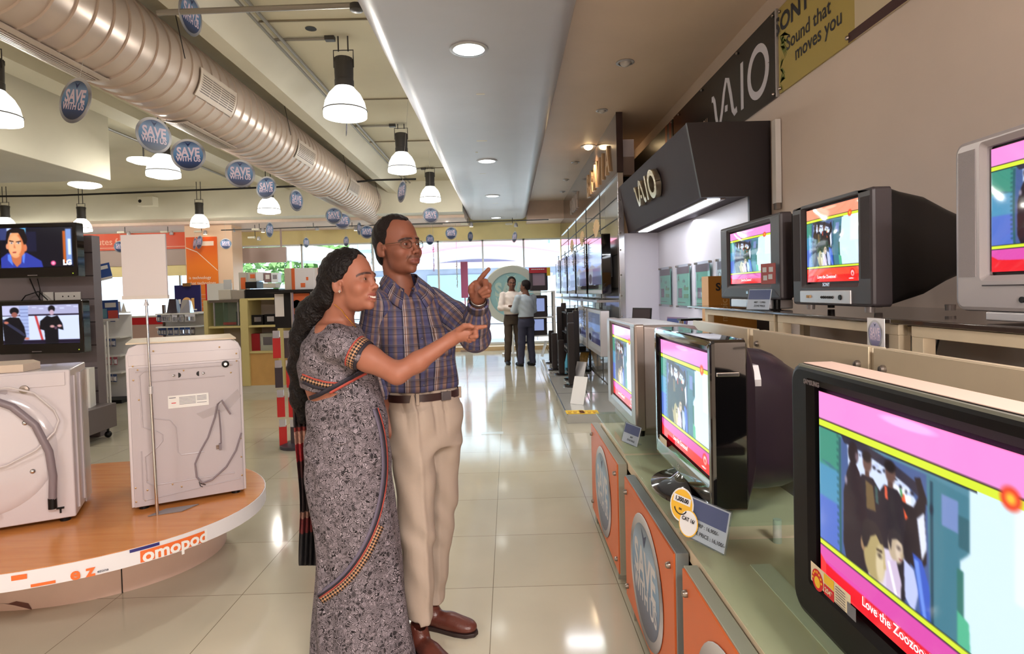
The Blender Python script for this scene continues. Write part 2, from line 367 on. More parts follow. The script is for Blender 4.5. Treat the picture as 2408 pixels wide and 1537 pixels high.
# ================================================================ THINGS ON THE CEILING
METG = mat('dark_grey_metal', (74, 72, 72), .4, .3); CHR = mat('chrome', (210, 210, 212), .18, 1.)
GLOW = emis('lit_shade', (255, 252, 240), 3.2)
def pendant(X, Y, z, label, group, mount=3.85, p=48., d=.40):
    t = thing('pendant_lamp', label, 'lamp', (X, Y, z), group=group)
    s = d/.40
    pr = [(.198*s, 0), (.2*s, .03*s), (.196*s, .06*s), (.18*s, .14*s), (.145*s, .21*s), (.10*s, .26*s), (.088*s, .275*s)]
    MB().lathe(pr, n=32, cap=False).build('lamp_shade', GLOW, t, smooth=True)
    MB().lathe([(.2*s, .055*s), (.205*s, .06*s), (.2*s, .066*s)], n=32, cap=False).build('rim', METG, t, smooth=True)
    MB().lathe([(.19*s, .004), (.12*s, -.02*s), (.01, -.03*s)], n=32).build('diffuser', GLOW, t, smooth=True)
    b = MB().lathe([(.088*s, .27*s), (.088*s, .34*s), (.084*s, .345*s), (.086*s, .40*s), (.088*s, .52*s), (.08*s, .545*s), (.02, .55*s)], n=24)
    for k in range(20):
        a = 2*PI*k/20; b.cbox((.087*s*math.cos(a), .087*s*math.sin(a), .52*s), (.006, .006, .04*s))
    b.build('ballast_housing', METG, t, smooth=30)
    h = MB().tube([(-.09*s, 0, .46*s), (-.092*s, 0, .62*s), (.092*s, 0, .62*s), (.09*s, 0, .46*s)], .006, 6); h.build('bracket', METG, t)
    top = mount-z
    for sx in (-1, 1): MB().tube([(sx*.045*s, 0, .61*s), (sx*.045*s, 0, top)], .007, 6).build('rod', METG, t)
    lamp('POINT', 'pendant_bulb', (X, Y, z-.06), p, (1., .95, .86), size=.1)
    return t
for i, (X, Y) in enumerate(((-1.48, 5.55), (-1.46, 8.4), (-1.44, 11.3), (-1.42, 14.1))):
    pendant(X, Y, (3.10, 3.17, 3.21, 3.25)[i], ['nearest large white pendant lamp in the row beside the grey soffit', 'second white pendant lamp in the row beside the grey soffit', 'third white pendant lamp in the row beside the soffit', 'farthest white pendant lamp in the row beside the soffit'][i], 'pendant lamps beside the soffit', 3.85 if i < 3 else 3.8)
    cx = X-.12
    tg = thing('conduit', ['steel conduit feeding the nearest pendant', 'steel conduit feeding the second pendant', 'steel conduit feeding the third pendant', 'steel conduit feeding the farthest pendant'][i], 'conduit', (X, Y, 3.83), group='ceiling conduits')
    if i < 3:
        MB().tube([(-1.0, 0, 0), (-.1, 0, 0)], .013, 6).build('pipe', mat('conduit_grey', (150, 146, 138), .4, .4), tg)
        MB().cbox((-.12, 0, 0), (.09, .06, .04)).build('junction_box', METG, tg, bevel=.004)
    else: tg.location.z = 3.1; MB().tube([(-1.0, -.02, 0), (-.1, -.02, 0)], .013, 6).build('pipe', mat('conduit_grey'), tg)
LL = [(385, 415, 7.6, 'white pendant lamp left of the duct, behind the round hanging signs'), (633, 500, 10.9, 'white pendant lamp in mid hall, under a small round sign'),
      (-14, 288, 5.1, 'white pendant lamp cut off by the left edge of the photo'), (470, 533, 12.1, 'white pendant lamp in front of the orange poster pillar'),
      (193, 543, 12.1, 'white pendant lamp above the right end of the upper wall television'), (14, 540, 12.1, 'white pendant lamp at far left, mostly behind the upper television')]
for i, (px, py, Y, l) in enumerate(LL):
    p = at(px, py, Y); pendant(p.x, p.y, p.z, l, 'pendant lamps left of the duct', 3.85, 40., (.40, .40, .40, .36, .36, .36)[i] if True else .4)
# downlights in the soffit
for i, (px, py, ym) in enumerate(((1100, 117, 4.32), (1145, 378, 7.95), (1160, 461, 10.8), (1168, 513, 13.9))):
    t = thing('soffit_downlight', ['nearest and largest round downlight in the grey soffit', 'second round downlight in the grey soffit', 'third round downlight in the grey soffit', 'farthest round downlight at the soffit nose'][i], 'downlight', (-.24, ym, 3.2), group='soffit downlights')
    MB().lathe([(.115, -.001), (.14, -.001), (.14, -.008), (.115, -.012)], n=32, cap=False).build('ring', mat('silver_ring', (190, 188, 190), .35, .4), t, smooth=30)
    MB().lathe([(.001, -.012), (.116, -.006)], n=32, cap=False).build('diffuser', emis('downlight_glow', (250, 255, 250), 5.), t)
    lamp('SPOT', 'downlight_beam', (-.24, ym, 3.17), 100, (1., .98, .95), size=.1, aim=(-.24, ym, 0), spot=120)
# small marks/patches on soffit : paint flakes
tp = MB()
for (px, py, a, b2) in ((1133, 331, .08, .008), (1130, 221, .05, .006), (1121, 358, .02, .01), (1135, 408, .06, .004), (1165, 478, .07, .004)):
    p = onZ(px, py, 3.2); tp.cbox((p.x, p.y, 3.199), (a*1.5, b2*4, .002))
for o in [tp.build("paint_flake", mat("pale_flake", (236, 230, 214), .6))]: tag(o, "pale flakes where paint came off the soffit", "flakes", None, "stuff")
# right ceiling: unlit gimbal spots + two lit
rc = [(1470, 146, .085, 0, 'large tilted ceiling spot nearest the black wall banner'), (1415, 259, .07, 0, 'round recessed ceiling spot between tilted spot and lit pair'), (1353, 381, .07, 0, 'small recessed spot left of the lit pair'), (1331, 422, .06, 0, 'small spot with shadow beside the bravia fascia'),
      (1323, 450, .06, 0, 'small recessed spot at the ceiling joint'), (1307, 474, .06, 0, 'small recessed spot past the ceiling joint'), (1297, 496, .06, 0, 'smallest recessed spot near the shop window'),
      (1383, 328, .11, 1, 'lit warm ceiling spot, left one of the glowing pair'), (1429, 328, .11, 1, 'lit warm ceiling spot, right one of the glowing pair')]
for i, (px, py, r_, on, l) in enumerate(rc):
    p = onZ(px, py, 3.56)
    if on == 1: p = at(px, py, 8.75); p.z = 3.56; 
    t = thing('ceiling_spotlight', l, 'spotlight', tuple(p), group='right ceiling spotlights')
    MB().lathe([(r_*.75, -.0), (r_, -.001), (r_*1.03, -.008), (r_*.75, -.012)], n=24, cap=False).build('ring', mat('silver_ring'), t, smooth=30)
    MB().sphere((0, -.01, -.006), (r_*.62, r_*.62, r_*.5), 16, 8).build('bulb', emis('warm_bulb_bright', (255, 220, 165), 22.) if on else mat('frosted_eyeball', (196, 190, 184), .3), t, smooth=True)
    if on: lamp('SPOT', 'warm_spot', (p.x, p.y, 3.46), 45, (1., .75, .5), size=.06, aim=(p.x, p.y, 0), spot=130)
# three oval recessed lamps at left
for (px, py, l) in ((200, 434, 'flat oval glowing ceiling lamp under the left bulkhead'), (338, 377, 'flat oval glowing lamp beside the pendant, left of duct')):
    p = at(px, py, 8.4 if px < 300 else 8.1); t = thing('disc_lamp', l, 'lamp', tuple(p), group='disc lamps at left')
    MB().lathe([(.001, -.05), (.12, -.045), (.2, -.015), (.2, 0), (.19, .012), (.001, .012)], n=28).build('shade', GLOW, t, smooth=True)
    MB().tube([(0, 0, .01), (0, 0, 3.85-p.z)], .01, 6).build('rod', METG, t)
# ---------------------------------------------------------------- duct
DX, DZ, DR = -3.03, 3.455, .36
dt = thing('air_duct', 'large pale spiral ribbed air duct running under the ceiling', 'duct', (DX, 0, DZ))
rings = []; y = -2.5; n = 56
def ring(y, r): return [(r*math.cos(2*PI*i/n), y, r*math.sin(2*PI*i/n)) for i in range(n)]
while y < 14.4:
    rings += [ring(y, DR), ring(y+.150, DR), ring(y+.154, DR+.013), ring(y+.162, DR+.013)]
    y += .166
MB().loft(rings).build('duct_body', mat('pale_duct_metal', (205, 188, 174), .32, .25, var=.05, vs=3), dt, smooth=25)
GRL = mat('grille_dark', (118, 106, 100), .5); GRF = mat('grille_frame', (206, 192, 178), .4)
def grille(yc, ln, a0, a1, nl=9, long=True):
    f = MB(); g = MB(); R_ = DR+.012
    def P(a, y, r): return (r*math.cos(a), y, r*math.sin(a))
    aa = np.linspace(a0, a1, 7)
    for (ya, yb, aA, aB) in ((yc-ln/2-.03, yc-ln/2, a0-.06, a1+.06), (yc+ln/2, yc+ln/2+.03, a0-.06, a1+.06)):
        A = np.linspace(aA, aB, 8); f.loft([[P(a, ya, R_), P(a, yb, R_), P(a, yb, R_+.008), P(a, ya, R_+.008)] for a in A])
    for aC in (a0, a1):
        f.loft([[P(aC-.05, yy, R_), P(aC+.05, yy, R_), P(aC+.05, yy, R_+.008), P(aC-.05, yy, R_+.008)] for yy in (yc-ln/2, yc+ln/2)])
    g.loft([[P(a, yc-ln/2, R_), P(a, yc+ln/2, R_), P(a, yc+ln/2, R_-.02), P(a, yc-ln/2, R_-.02)] for a in aa])
    fo = f.build('grille', GRF, dt)
    g.build('grille_back', GRL, fo)
    l = MB()
    for a in np.linspace(a0, a1, nl+2)[1:-1]:
        l.loft([[P(a-.012, yy, R_), P(a+.012, yy, R_), P(a+.012, yy, R_+.006), P(a-.012, yy, R_+.006)] for yy in (yc-ln/2, yc+ln/2)])
    l.build('louvre_slats', GRF, fo)
def yduct(px, py): return onX(px, py, DX+DR*.9).y
for (px, py, ln) in ((503, 168, .62), (714, 328, .62), (829, 415, .6), (896, 468, .6)):
    grille(yduct(px, py), ln, -.55, .0)
for (px, py, ln) in ((80, 75, 1.5), (505, 316, .95), (790, 470, .9)):
    pp = onZ(px, py, DZ-DR*.98); grille(pp.y, ln, -PI/2-.35, -PI/2+.18, 7)
MB().lathe([(DR+.03, 0), (DR+.03, .06), (DR, .06)], n=40, T=Matrix.Translation((0, 14.4, 0)) @ Matrix.Rotation(-PI/2, 4, 'X')).build('end_collar', GRF, dt)
hn = MB()
for y_ in (1.5, 5.0, 7.4, 10, 12.4): hn.tube([(DR+.01, y_, 0), (.28, y_, .5)], .004, 5); hn.tube([(-DR-.01, y_, 0), (-.28, y_, .5)], .004, 5)
hn.build('hanger_wires', METG, dt)
for i, (px0, py0, px1, py1) in enumerate(((0, 85, 60, 112), (395, 282, 440, 300), (645, 412, 660, 417))):
    a = at(px0, py0, 5. if i == 0 else 7.5); 
# conduits running along the ceiling
CN = mat('conduit_grey')
one(MB().tube([(-.99, -2, 3.80), (-.99, 13, 3.80)], .02, 8), 'conduit', CN, 'long grey conduit running tight along the left side of the soffit', 'conduit', 'ceiling conduits')
one(MB().tube([(-2.02, -2, 3.80), (-2.02, 12.5, 3.80)], .016, 8).tube([(-2.10, -2, 3.80), (-2.10, 12.5, 3.80)], .012, 8), 'conduit', CN, 'pair of thin conduits between duct and the row of pendants', 'conduit', 'ceiling conduits')
one(MB().tube([(-5.4, 4.5, 3.8), (-5.4, 12.5, 3.8)], .02, 8), 'conduit', CN, 'thin dark conduit on the ceiling left of the duct', 'conduit', 'ceiling conduits')
one(MB().tube([(XL, 10.6, 3.42), (-8, 10.62, 3.37), (-3.5, 10.6, 3.43), (-2.3, 10.6, 3.5), (-1.6, 10.6, 3.5)], .018, 8), 'cable_run', mat('black_rubber', (22, 20, 20), .6), 'black cable bundle slung across the hall below the ceiling', 'cable')
a = at(370, 30, 4.2); b2 = at(840, 12, 4.2)
one(MB().tube([a, b2], .02, 8), 'conduit', CN, 'thick grey conduit crossing at the top of the photo', 'conduit', 'ceiling conduits')
p = at(838, 18, 4.15); one(MB().lathe([(.02, .0), (.045, -.01), (.045, -.05), (.02, -.06)], tuple(p+Vector((0, 0, .03)))), 'junction_box', METG, 'round junction box where two conduits meet at the top', 'junction box', smooth=30)
p = onZ(731, 67, 3.85); one(MB().disc((p.x, p.y, 3.846), .05), 'ceiling_hole', mat('black_rubber'), 'small dark round hole in the cream ceiling', 'hole')
# security camera box on beam
p = at(347, 474, 12.5); t = thing('security_camera', 'small cream box camera fixed to the far beam', 'camera', tuple(p))
MB().cbox((0, 0, 0), (.34, .2, .2)).build('housing', WHITEP, t, bevel=.01); MB().disc((-.1, -.101, 0), .035, ax='y').build('lens', mat('black_rubber'), t)
# track lights along the far soffit
for i, (px, py) in enumerate(((294, 548), (395, 547), (540, 540), (610, 541), (737, 536), (828, 537), (1100, 528), (1205, 528), (600, 560), (474, 546))):
    p = at(px, py, 13.3+.1*(i % 3)); on = i in (0, 3, 9, 6, 5)
    lb = ['lit small track spot above the white price board', 'small unlit spot right of the price board top', 'small unlit track spot left of the lit one near the blinds', 'lit small track spot before the cream blinds', 'double unlit track spot between signs in mid hall', 'lit small track spot left of the man\'s head', 'lit small track spot beside the farthest pendant', 'small unlit spot under the soffit nose', 'small unlit spot near the cream fascia, left of the duct end', 'lit small spot above the orange poster'][i]
    t = thing('track_spotlight', lb, 'spotlight', (p.x, p.y, p.z), group='track spots at the far end')
    MB().cbox((-.08, 0, .02), (.16, .06, .04)).build('driver_box', WHITEP, t)
    MB().lathe([(.02, .06), (.035, .04), (.045, -.02), (.04, -.03)], (.08, 0, -.02), 14).build('lamp_head', mat('silver_ring'), t, smooth=True)
    MB().disc((.08, 0, -.051), .04).build('bulb', emis('warm_bulb', (255, 214, 150), 9.) if on else mat('frosted_eyeball'), t)
    MB().tube([(0, 0, .03), (0, 0, 3.12-p.z)], .008, 5).build('stem', METG, t)
one(MB().tube([at(520, 541, 13.35), at(1290, 516, 13.35)], .012, 6), 'lighting_track', METG, 'thin dark lighting track under the far soffit', 'track')
# ---------------------------------------------------------------- round hanging signs
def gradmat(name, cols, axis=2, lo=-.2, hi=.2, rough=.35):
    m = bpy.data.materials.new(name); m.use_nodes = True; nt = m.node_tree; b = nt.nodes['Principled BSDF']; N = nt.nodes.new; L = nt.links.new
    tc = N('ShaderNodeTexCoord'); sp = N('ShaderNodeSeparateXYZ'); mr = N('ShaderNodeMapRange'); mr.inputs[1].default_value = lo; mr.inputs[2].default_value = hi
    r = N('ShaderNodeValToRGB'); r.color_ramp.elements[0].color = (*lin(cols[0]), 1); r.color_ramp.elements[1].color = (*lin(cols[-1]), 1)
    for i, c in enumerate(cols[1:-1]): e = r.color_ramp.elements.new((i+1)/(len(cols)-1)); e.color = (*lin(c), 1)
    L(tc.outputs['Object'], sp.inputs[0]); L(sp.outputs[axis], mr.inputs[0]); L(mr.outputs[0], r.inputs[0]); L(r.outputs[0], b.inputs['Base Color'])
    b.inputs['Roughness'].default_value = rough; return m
SGB = gradmat('blue_sign_print', [(20, 26, 48), (44, 66, 112), (84, 130, 178), (120, 150, 190), (30, 50, 92)], 2, -.18, .18)
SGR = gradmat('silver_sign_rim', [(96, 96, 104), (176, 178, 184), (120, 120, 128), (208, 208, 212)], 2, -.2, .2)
SGT = mat('sign_letters', (226, 208, 226), .4); SGK = mat('sign_notch', (24, 44, 92), .4)
def save_sign_mesh(scale=1., onesided=False):
    mb = MB(); R0 = .2
    mb.mi_(0).lathe([(.001, -.004), (.198, -.004), (.2, 0), (.198, .004), (.001, .004)], n=40, T=Matrix.Rotation(PI/2, 4, 'X'))
    for sd in ((-1,) if onesided else (-1, 1)):
        M0 = fr((0, sd*.0055, 0), (-sd, 0, 0), (0, 0, 1)) if sd == 1 else fr((0, -.0055, 0), (1, 0, 0), (0, 0, 1))
        mb.mi_(1).disc((0, 0, 0), .17, 40, T=M0)
        M1 = M0 @ Matrix.Translation((0, 0, .0012))
        mb.mi_(3).add([(-.035, .155, 0), (0, .10, 0), (.035, .155, 0), (0, .135, 0)], [(0, 1, 3), (1, 2, 3)], M1)
        mb.mi_(2).text('SAVE', M1 @ Matrix.Translation((0, .03, 0)), .15, .035, .78); mb.text('WITH US', M1 @ Matrix.Translation((0, -.055, 0)), .085, .03, .80)
    return mb
SM = save_sign_mesh().build('save_sign', [SGR, SGB, SGT, SGK], smooth=30)
SM['category'] = 'sign'
# px, py, pixel height, yaw(deg), label
SG = [(448, 35, 92, 62, 'large round blue sign at the top edge, turned nearly edge-on'), (177, 236, 108, 52, 'round blue save sign on the far left, turned sideways and tilted'), (362, 318, 82, 8, 'round blue save sign facing forward in front of the left pendant'),
      (443, 364, 74, -8, 'round blue save sign right of the one before the left pendant'), (565, 408, 64, -18, 'round blue save sign below the duct, violet tinted'), (626, 441, 54, 38, 'round dark save sign right above a mid hall pendant'),
      (697, 471, 50, 55, 'round pale save sign turned sideways between pendant and pair of signs'), (785, 507, 40, 12, 'round blue save sign, front one of an overlapping pair'), (805, 519, 38, -10, 'round blue save sign, rear one of an overlapping pair'),
      (945, 450, 52, 66, 'narrow looking save sign hanging under the second soffit pendant'), (1013, 506, 38, -5, 'round blue save sign under the third soffit pendant'), (1061, 548, 30, 10, 'round blue save sign directly above the man\'s pointing hand'),
      (1011, 563, 25, 40, 'small round sign beside the man\'s spectacles'), (863, 545, 32, 15, 'round dark save sign left of the man\'s hair'), (845, 537, 30, 68, 'narrow round sign just left of the one by the man\'s hair'),
      (531, 573, 25, 10, 'small round sign right of the orange poster'), (634, 540, 36, 60, 'small round sign turned sideways in front of the cream blinds'), (469, 569, 32, 70, 'small narrow sign in front of the orange poster'),
      (720, 570, 24, 62, 'small narrow sign above the white carton stack'), (814, 567, 24, 58, 'small narrow sign above the woman\'s hair'), (1106, 556, 24, 50, 'small pale sign right of the one above the pointing hand'), (1210, 557, 26, 72, 'small edge-on sign under the soffit nose'),
      (282, 580, 27, 12, 'small round sign left of the white price board'), (743, 485, 34, 84, 'thin edge-on sign between two mid hall signs'), (815, 300, 40, 86, 'thin edge-on ribbon sign below the nearest pendant'), (458, 572, 28, 78, 'thin glowing edge-on sign left of the poster sign')]
RAT = (.5, .54, .88, .97, 1, .8, .6, .95, 1, .38, 1, .93, .75, 1, .35, 1, .45, .4, .55, .5, .5, .45, .9, .12, .1, .25)
for i, (px, py, hp, yaw, l) in enumerate(SG):
    Y = min(.32*F_/hp, 12.9+.1*(i % 5), 2.05*F_/(690-py))*(.86 if i in (9, 10) else 1); sc = hp*Y/F_/.4
    p = at(px, py, Y); o = SM if i == 0 else SM.copy()
    if i: COL.objects.link(o)
    o.location = p; o.rotation_euler = (math.radians((5, -6, 3, 0)[i % 4]), 0 if i != 1 else .2, math.atan2(-p.x, p.y)+(-1 if i % 2 else 1)*math.acos(min(1, RAT[i]))); o.scale = (sc, sc, sc) if i not in (24,) else (sc*.5, sc*.5, sc)
    tag(o, l, 'sign', 'round save signs hanging from the ceiling')
for i, o in enumerate([x for x in COL.objects if x.get('group') == 'round save signs hanging from the ceiling']):
    zc = 3.84 if o.location.y < 12.55 else (3.17 if o.location.y < 13.1 else 3.11); s_ = o.scale[2]; dx_ = abs(o.location.x-DX)
    if dx_ < DR: zc = min(zc, DZ-math.sqrt(DR*DR-dx_*dx_))
    MB().tube([(0, 0, .195), (0, 0, max(.2, (zc-o.location.z)/s_))], .0016/s_, 5).build('hanging_string', mat('nylon', (200, 196, 188), .4), o)
# ================================================================ RIGHT SIDE
GRYF = mat('panel_frame_grey', (168, 164, 150), .45, .1); ORG = mat('orange_board', (218, 106, 52), .4, var=.03, vs=4)
CREAM = mat('cream_wood_frame', (222, 205, 176), .5, var=.05, vs=10); GLT = glassm('green_glass', (236, 246, 240), .10, .02, .03)
DGLT = mat('dark_shelf_glass', (58, 46, 40), .06, spec=.8); BLK = mat('black_plastic', (10, 8, 9), .42, spec=.3, bump=.05, bs=400)
BLKG = mat('black_gloss', (9, 8, 9), .07, coat=1.); DGR = mat('charcoal_plastic', (58, 51, 53), .42, spec=.35, bump=.06, bs=500); SIL = mat('silver_plastic', (168, 160, 158), .34, .35)
SIL2 = mat('light_silver', (196, 192, 194), .3, .4); WHT = mat('white_matte', (235, 232, 228), .5); BOLT = mat('bolt_steel', (150, 140, 132), .3, .9)
GDE = mat('green_glass_edge', (150, 190, 170), .1)
ALUP = mat('frosted_beige_panel', (204, 186, 158), .28, .25, var=.03)
def RZ(a): return Matrix.Rotation(a, 4, 'Z')
# --- orange save panels (front plane X = .5, facing -X)
def bolts(par, Y0, Y1, z0, z1, X, nm='bolt', r=.011, mt=None):
    for (y, z) in ((Y0+.05, z0+.06), (Y1-.05, z0+.06), (Y0+.05, z1-.06), (Y1-.05, z1-.06)):
        MB().lathe([(r, 0), (r, .008), (r*.7, .014), (.001, .015)], n=14, T=Matrix.Translation((X, y, z)) @ Matrix.Rotation(-PI/2, 4, 'Y')).build(nm, mt or BOLT, par, smooth=30)
PW = [gradmat('panel_rim_silver', [(90, 86, 90), (206, 202, 206), (120, 110, 112), (214, 212, 214)], 2, -.2, .2), gradmat('panel_blue_print', [(40, 44, 66), (92, 104, 132), (112, 150, 186), (150, 178, 204), (90, 104, 124)], 2, -.18, .18), mat('panel_white_letters', (216, 212, 214), .4), SGK]
for i, (Y0, Y1, l, fm) in enumerate(((2.775, 3.67, 'orange panel with a round save sign, farthest of the counter fronts', GRYF), (1.815, 2.61, 'orange panel with a large round save sign, middle one of the counter fronts', mat('panel_frame_steel', (146, 150, 152), .4, .3)),
                          (.95, 1.735, 'orange panel at the bottom edge, nearest of the counter fronts', GRYF))):
    t = thing('promotion_panel', l, 'panel', (.5, (Y0+Y1)/2, 0), group='orange counter front panels')
    h = (Y1-Y0)/2
    MB().box((.004, -h, .05), (.045, h, .59)).build('panel_frame', fm, t, bevel=.002)
    MB().box((-.002, -h+.008, .055), (.004, h-.008, .585)).build('orange_board', ORG, t)
    bolts(t, -h, h, .05, .59, -.002)
    sg = save_sign_mesh(onesided=True); o = sg.build('round_sign', PW, t, smooth=30)
    o.rotation_euler = (0, 0, -PI/2); o.scale = (1.30, .4, 1.2); o.location = (-.005, 0, .31)
    for y_ in (-h+.1, h-.1): MB().cbox((.03, y_, .025), (.05, .06, .05)).build('foot', GRYF, t)
# --- counter body under glass
ct = thing('display_counter', 'long cream counter body behind the orange panels, under the glass tops', 'counter', (.55, 0, 0))
MB().box((.02, .3, .0), (.53, 3.6, .50)).build('cabinet_body', mat('counter_cream', (206, 188, 160), .5, var=.04, vs=4), ct)
MB().box((.0, .3, .56), (.54, 3.6, .60)).build('counter_board', mat('counter_top_cream', (236, 214, 184), .4, var=.05, vs=5), ct)
for i, y_ in enumerate((.7, 1.25, 1.76, 2.2, 2.64, 3.1, 3.5)):
    MB().box((.02, y_-.025, .50), (.53, y_+.025, .56)).build('bearer', mat('dark_bearer', (96, 74, 60), .5), ct)
MB().box((.14, .3, .601), (.20, 1.7, .604)).build('inlay_strip', mat('pale_inlay', (240, 232, 214), .4), ct)
for i, (Y0, Y1, l) in enumerate(((2.60, 3.47, 'glass counter top under the silver television'), (1.80, 2.585, 'glass counter top under the black television with round back'), (.35, 1.69, 'glass counter top under the nearest black television'))):
    g = thing('glass_counter', l, 'counter top', (.5, (Y0+Y1)/2, .675+(.012 if i == 0 else 0)), group='glass counter tops'); h = (Y1-Y0)/2
    MB().box((0, -h, 0), (.585, h, .010)).build('glass_pane', GLT, g, bevel=.003)
    for (x_, y_) in ((.34, -h+.05), (.34, h-.05), (.52, -h+.05), (.52, h-.05)): MB().lathe([(.013, -.075), (.013, 0)], (x_, y_, 0), 16).build('support_puck', mat('frosted_puck', (196, 200, 190), .4), g, smooth=30)
# --- televisions
def rr(w, h, r, n=5, cx=0., cz=0.):
    P = []
    for (sx, sz, a0) in ((1, 1, 0), (-1, 1, PI/2), (-1, -1, PI), (1, -1, 3*PI/2)):
        for k in range(n+1):
            a = a0+PI/2*k/n; P.append((cx+sx*(w/2-r)+r*math.cos(a), cz+sz*(h/2-r)+r*math.sin(a)))
    return P
def ring3(P, y): return [(x, y, z) for x, z in P]
def ad_pic(top, band, low, w=256, h=192):
    p = Pic(w, h, (120, 160, 170))
    p.rect(0, .155, 1, .80, (88, 140, 160))
    p.rect(0, .16, .15, .8, (62, 148, 128), 2); p.rect(0, .38, .15, .8, (78, 150, 190), 10); p.rect(0, .55, .16, .8, (84, 116, 206), 10); p.rect(.135, .2, .15, .8, (40, 96, 104), 1)
    for k in range(16): p.ell(.128, .2+.036*k, .004, .006, (30, 84, 90))
    for k in range(5): p.rect(.02+.012*k, .36+.004*k, .08+.012*k, .364+.004*k, (60, 120, 136))
    p.poly([(.15, .2), (.60, .2), (.62, .8), (.15, .8)], (70, 96, 150), 3); p.poly([(.19, .22), (.34, .235), (.50, .27), (.55, .34), (.53, .46), (.2, .44)], (216, 230, 255), 3); p.rect(.44, .30, .52, .47, (245, 250, 255), 2)
    p.poly([(.14, .17), (.26, .18), (.42, .21), (.57, .26), (.60, .33), (.52, .29), (.40, .25), (.28, .225), (.17, .22)], (40, 42, 62), 1)
    rnd = random.Random(5)
    for k in range(26): p.ell(.2+.013*k, .225+.0032*k+rnd.uniform(-.008, .014), rnd.uniform(.004, .012), rnd.uniform(.004, .01), (34, 34, 52) if k % 2 else (190, 205, 250), .01)
    for x_, y_, s_ in ((.305, .265, 1.), (.425, .262, 1.05)):
        p.poly([(x_-.055*s_, .8), (x_-.06*s_, y_+.12), (x_-.03*s_, y_+.065), (x_+.03*s_, y_+.06), (x_+.075*s_, y_+.11), (x_+.09*s_, .72), (x_+.05, .8)], (34, 30, 42), 1)
        p.ell(x_, y_, .024*s_, .045*s_, (104, 76, 70), .015); p.ell(x_-.002, y_-.028, .026*s_, .026*s_, (20, 17, 24), .012); p.rect(x_-.012, y_+.04, x_+.012, y_+.065, (90, 64, 58), 1)
    p.poly([(.295, .35), (.335, .36), (.35, .47), (.30, .48)], (112, 92, 62), 2); p.poly([(.345, .35), (.36, .36), (.365, .43), (.35, .43)], (60, 90, 90), 1)
    p.poly([(.395, .33), (.408, .33), (.412, .385), (.398, .385)], (232, 100, 70), 1); p.poly([(.475, .33), (.49, .325), (.51, .42), (.493, .43)], (244, 96, 56), 1); p.poly([(.468, .31), (.478, .31), (.484, .34), (.474, .34)], (70, 150, 90), 1)
    p.poly([(.47, .36), (.53, .36), (.555, .30), (.535, .235), (.56, .225), (.585, .30), (.575, .42), (.54, .47)], (26, 22, 32), 1); p.poly([(.50, .42), (.58, .38), (.585, .56), (.55, .62), (.48, .58)], (28, 24, 34), 1)
    p.poly([(.545, .40), (.575, .36), (.585, .50), (.565, .56)], (232, 238, 255), 2)
    p.poly([(.16, .72), (.165, .46), (.185, .36), (.205, .30), (.235, .29), (.262, .33), (.285, .42), (.31, .55), (.33, .72), (.25, .80), (.18, .80)], (40, 30, 40), 1); p.ell(.225, .252, .03, .055, (36, 28, 36), .012); p.ell(.246, .262, .009, .02, (120, 100, 110), .02); p.ell(.18, .40, .008, .02, (150, 140, 160), .02)
    p.poly([(.30, .80), (.36, .62), (.43, .60), (.47, .7), (.47, .80)], (226, 214, 236), 2); p.ell(.338, .67, .058, .125, (180, 162, 112), .02); p.ell(.37, .70, .022, .08, (222, 206, 168), .04); p.ell(.278, .655, .013, .034, (160, 128, 96), .01)
    p.poly([(.272, .64), (.275, .56), (.30, .525), (.345, .52), (.375, .55), (.39, .60), (.372, .605), (.35, .575), (.32, .60), (.30, .66), (.285, .67)], (46, 40, 44), 1); p.poly([(.352, .635), (.38, .63), (.38, .642), (.352, .645)], (60, 48, 40), 1); p.ell(.368, .66, .008, .008, (40, 30, 30)); p.poly([(.385, .65), (.405, .70), (.388, .712)], (200, 180, 130), 1)
    p.ell(.447, .575, .036, .066, (196, 176, 150), .015); p.ell(.462, .585, .016, .04, (226, 206, 186), .03); p.poly([(.412, .56), (.415, .515), (.44, .495), (.475, .51), (.48, .545), (.455, .535), (.43, .55), (.425, .60)], (44, 38, 46), 1); p.ell(.462, .57, .006, .006, (50, 38, 40)); p.ell(.478, .595, .008, .012, (190, 170, 140)); p.poly([(.462, .612), (.478, .61), (.476, .618), (.464, .62)], (150, 90, 90))
    p.poly([(.40, .66), (.45, .63), (.475, .72), (.45, .80), (.40, .80)], (214, 196, 224), 2); p.poly([(.405, .66), (.418, .65), (.46, .80), (.445, .80)], (250, 246, 255), 1); p.poly([(.485, .60), (.53, .62), (.55, .70), (.53, .80), (.49, .76)], (196, 206, 250), 2); p.poly([(.525, .55), (.565, .56), (.60, .66), (.61, .80), (.56, .80), (.545, .68)], (52, 92, 200), 2); p.poly([(.53, .57), (.55, .57), (.585, .80), (.57, .80)], (110, 150, 240), 2)
    p.poly([(.585, .2), (.76, .22), (.755, .42), (.71, .46), (.70, .8), (.60, .8)], (74, 128, 146), 2); p.rect(.645, .25, .705, .37, (124, 146, 200), 1); p.rect(.60, .22, .612, .8, (30, 72, 92), 1); p.rect(.705, .30, .745, .42, (60, 104, 116), 1); p.ell(.605, .33, .007, .02, (20, 40, 60))
    p.poly([(.745, .155), (1, .155), (1, .80), (.715, .80), (.71, .47), (.745, .42)], (220, 244, 255), 2); p.rect(.70, .50, .722, .8, (60, 120, 110), 2); p.poly([(.70, .66), (.74, .68), (.745, .80), (.70, .80)], (90, 190, 150), 2); p.rect(.88, .16, 1, .5, (238, 250, 255), 10)
    p.blur(3)
    p.rect(0, 0, 1, .15, top); p.rect(0, .143, 1, .152, (60, 50, 30)); p.rect(0, .150, 1, .182, (222, 240, 60)); p.rect(0, .182, .77, .19, (30, 36, 40))
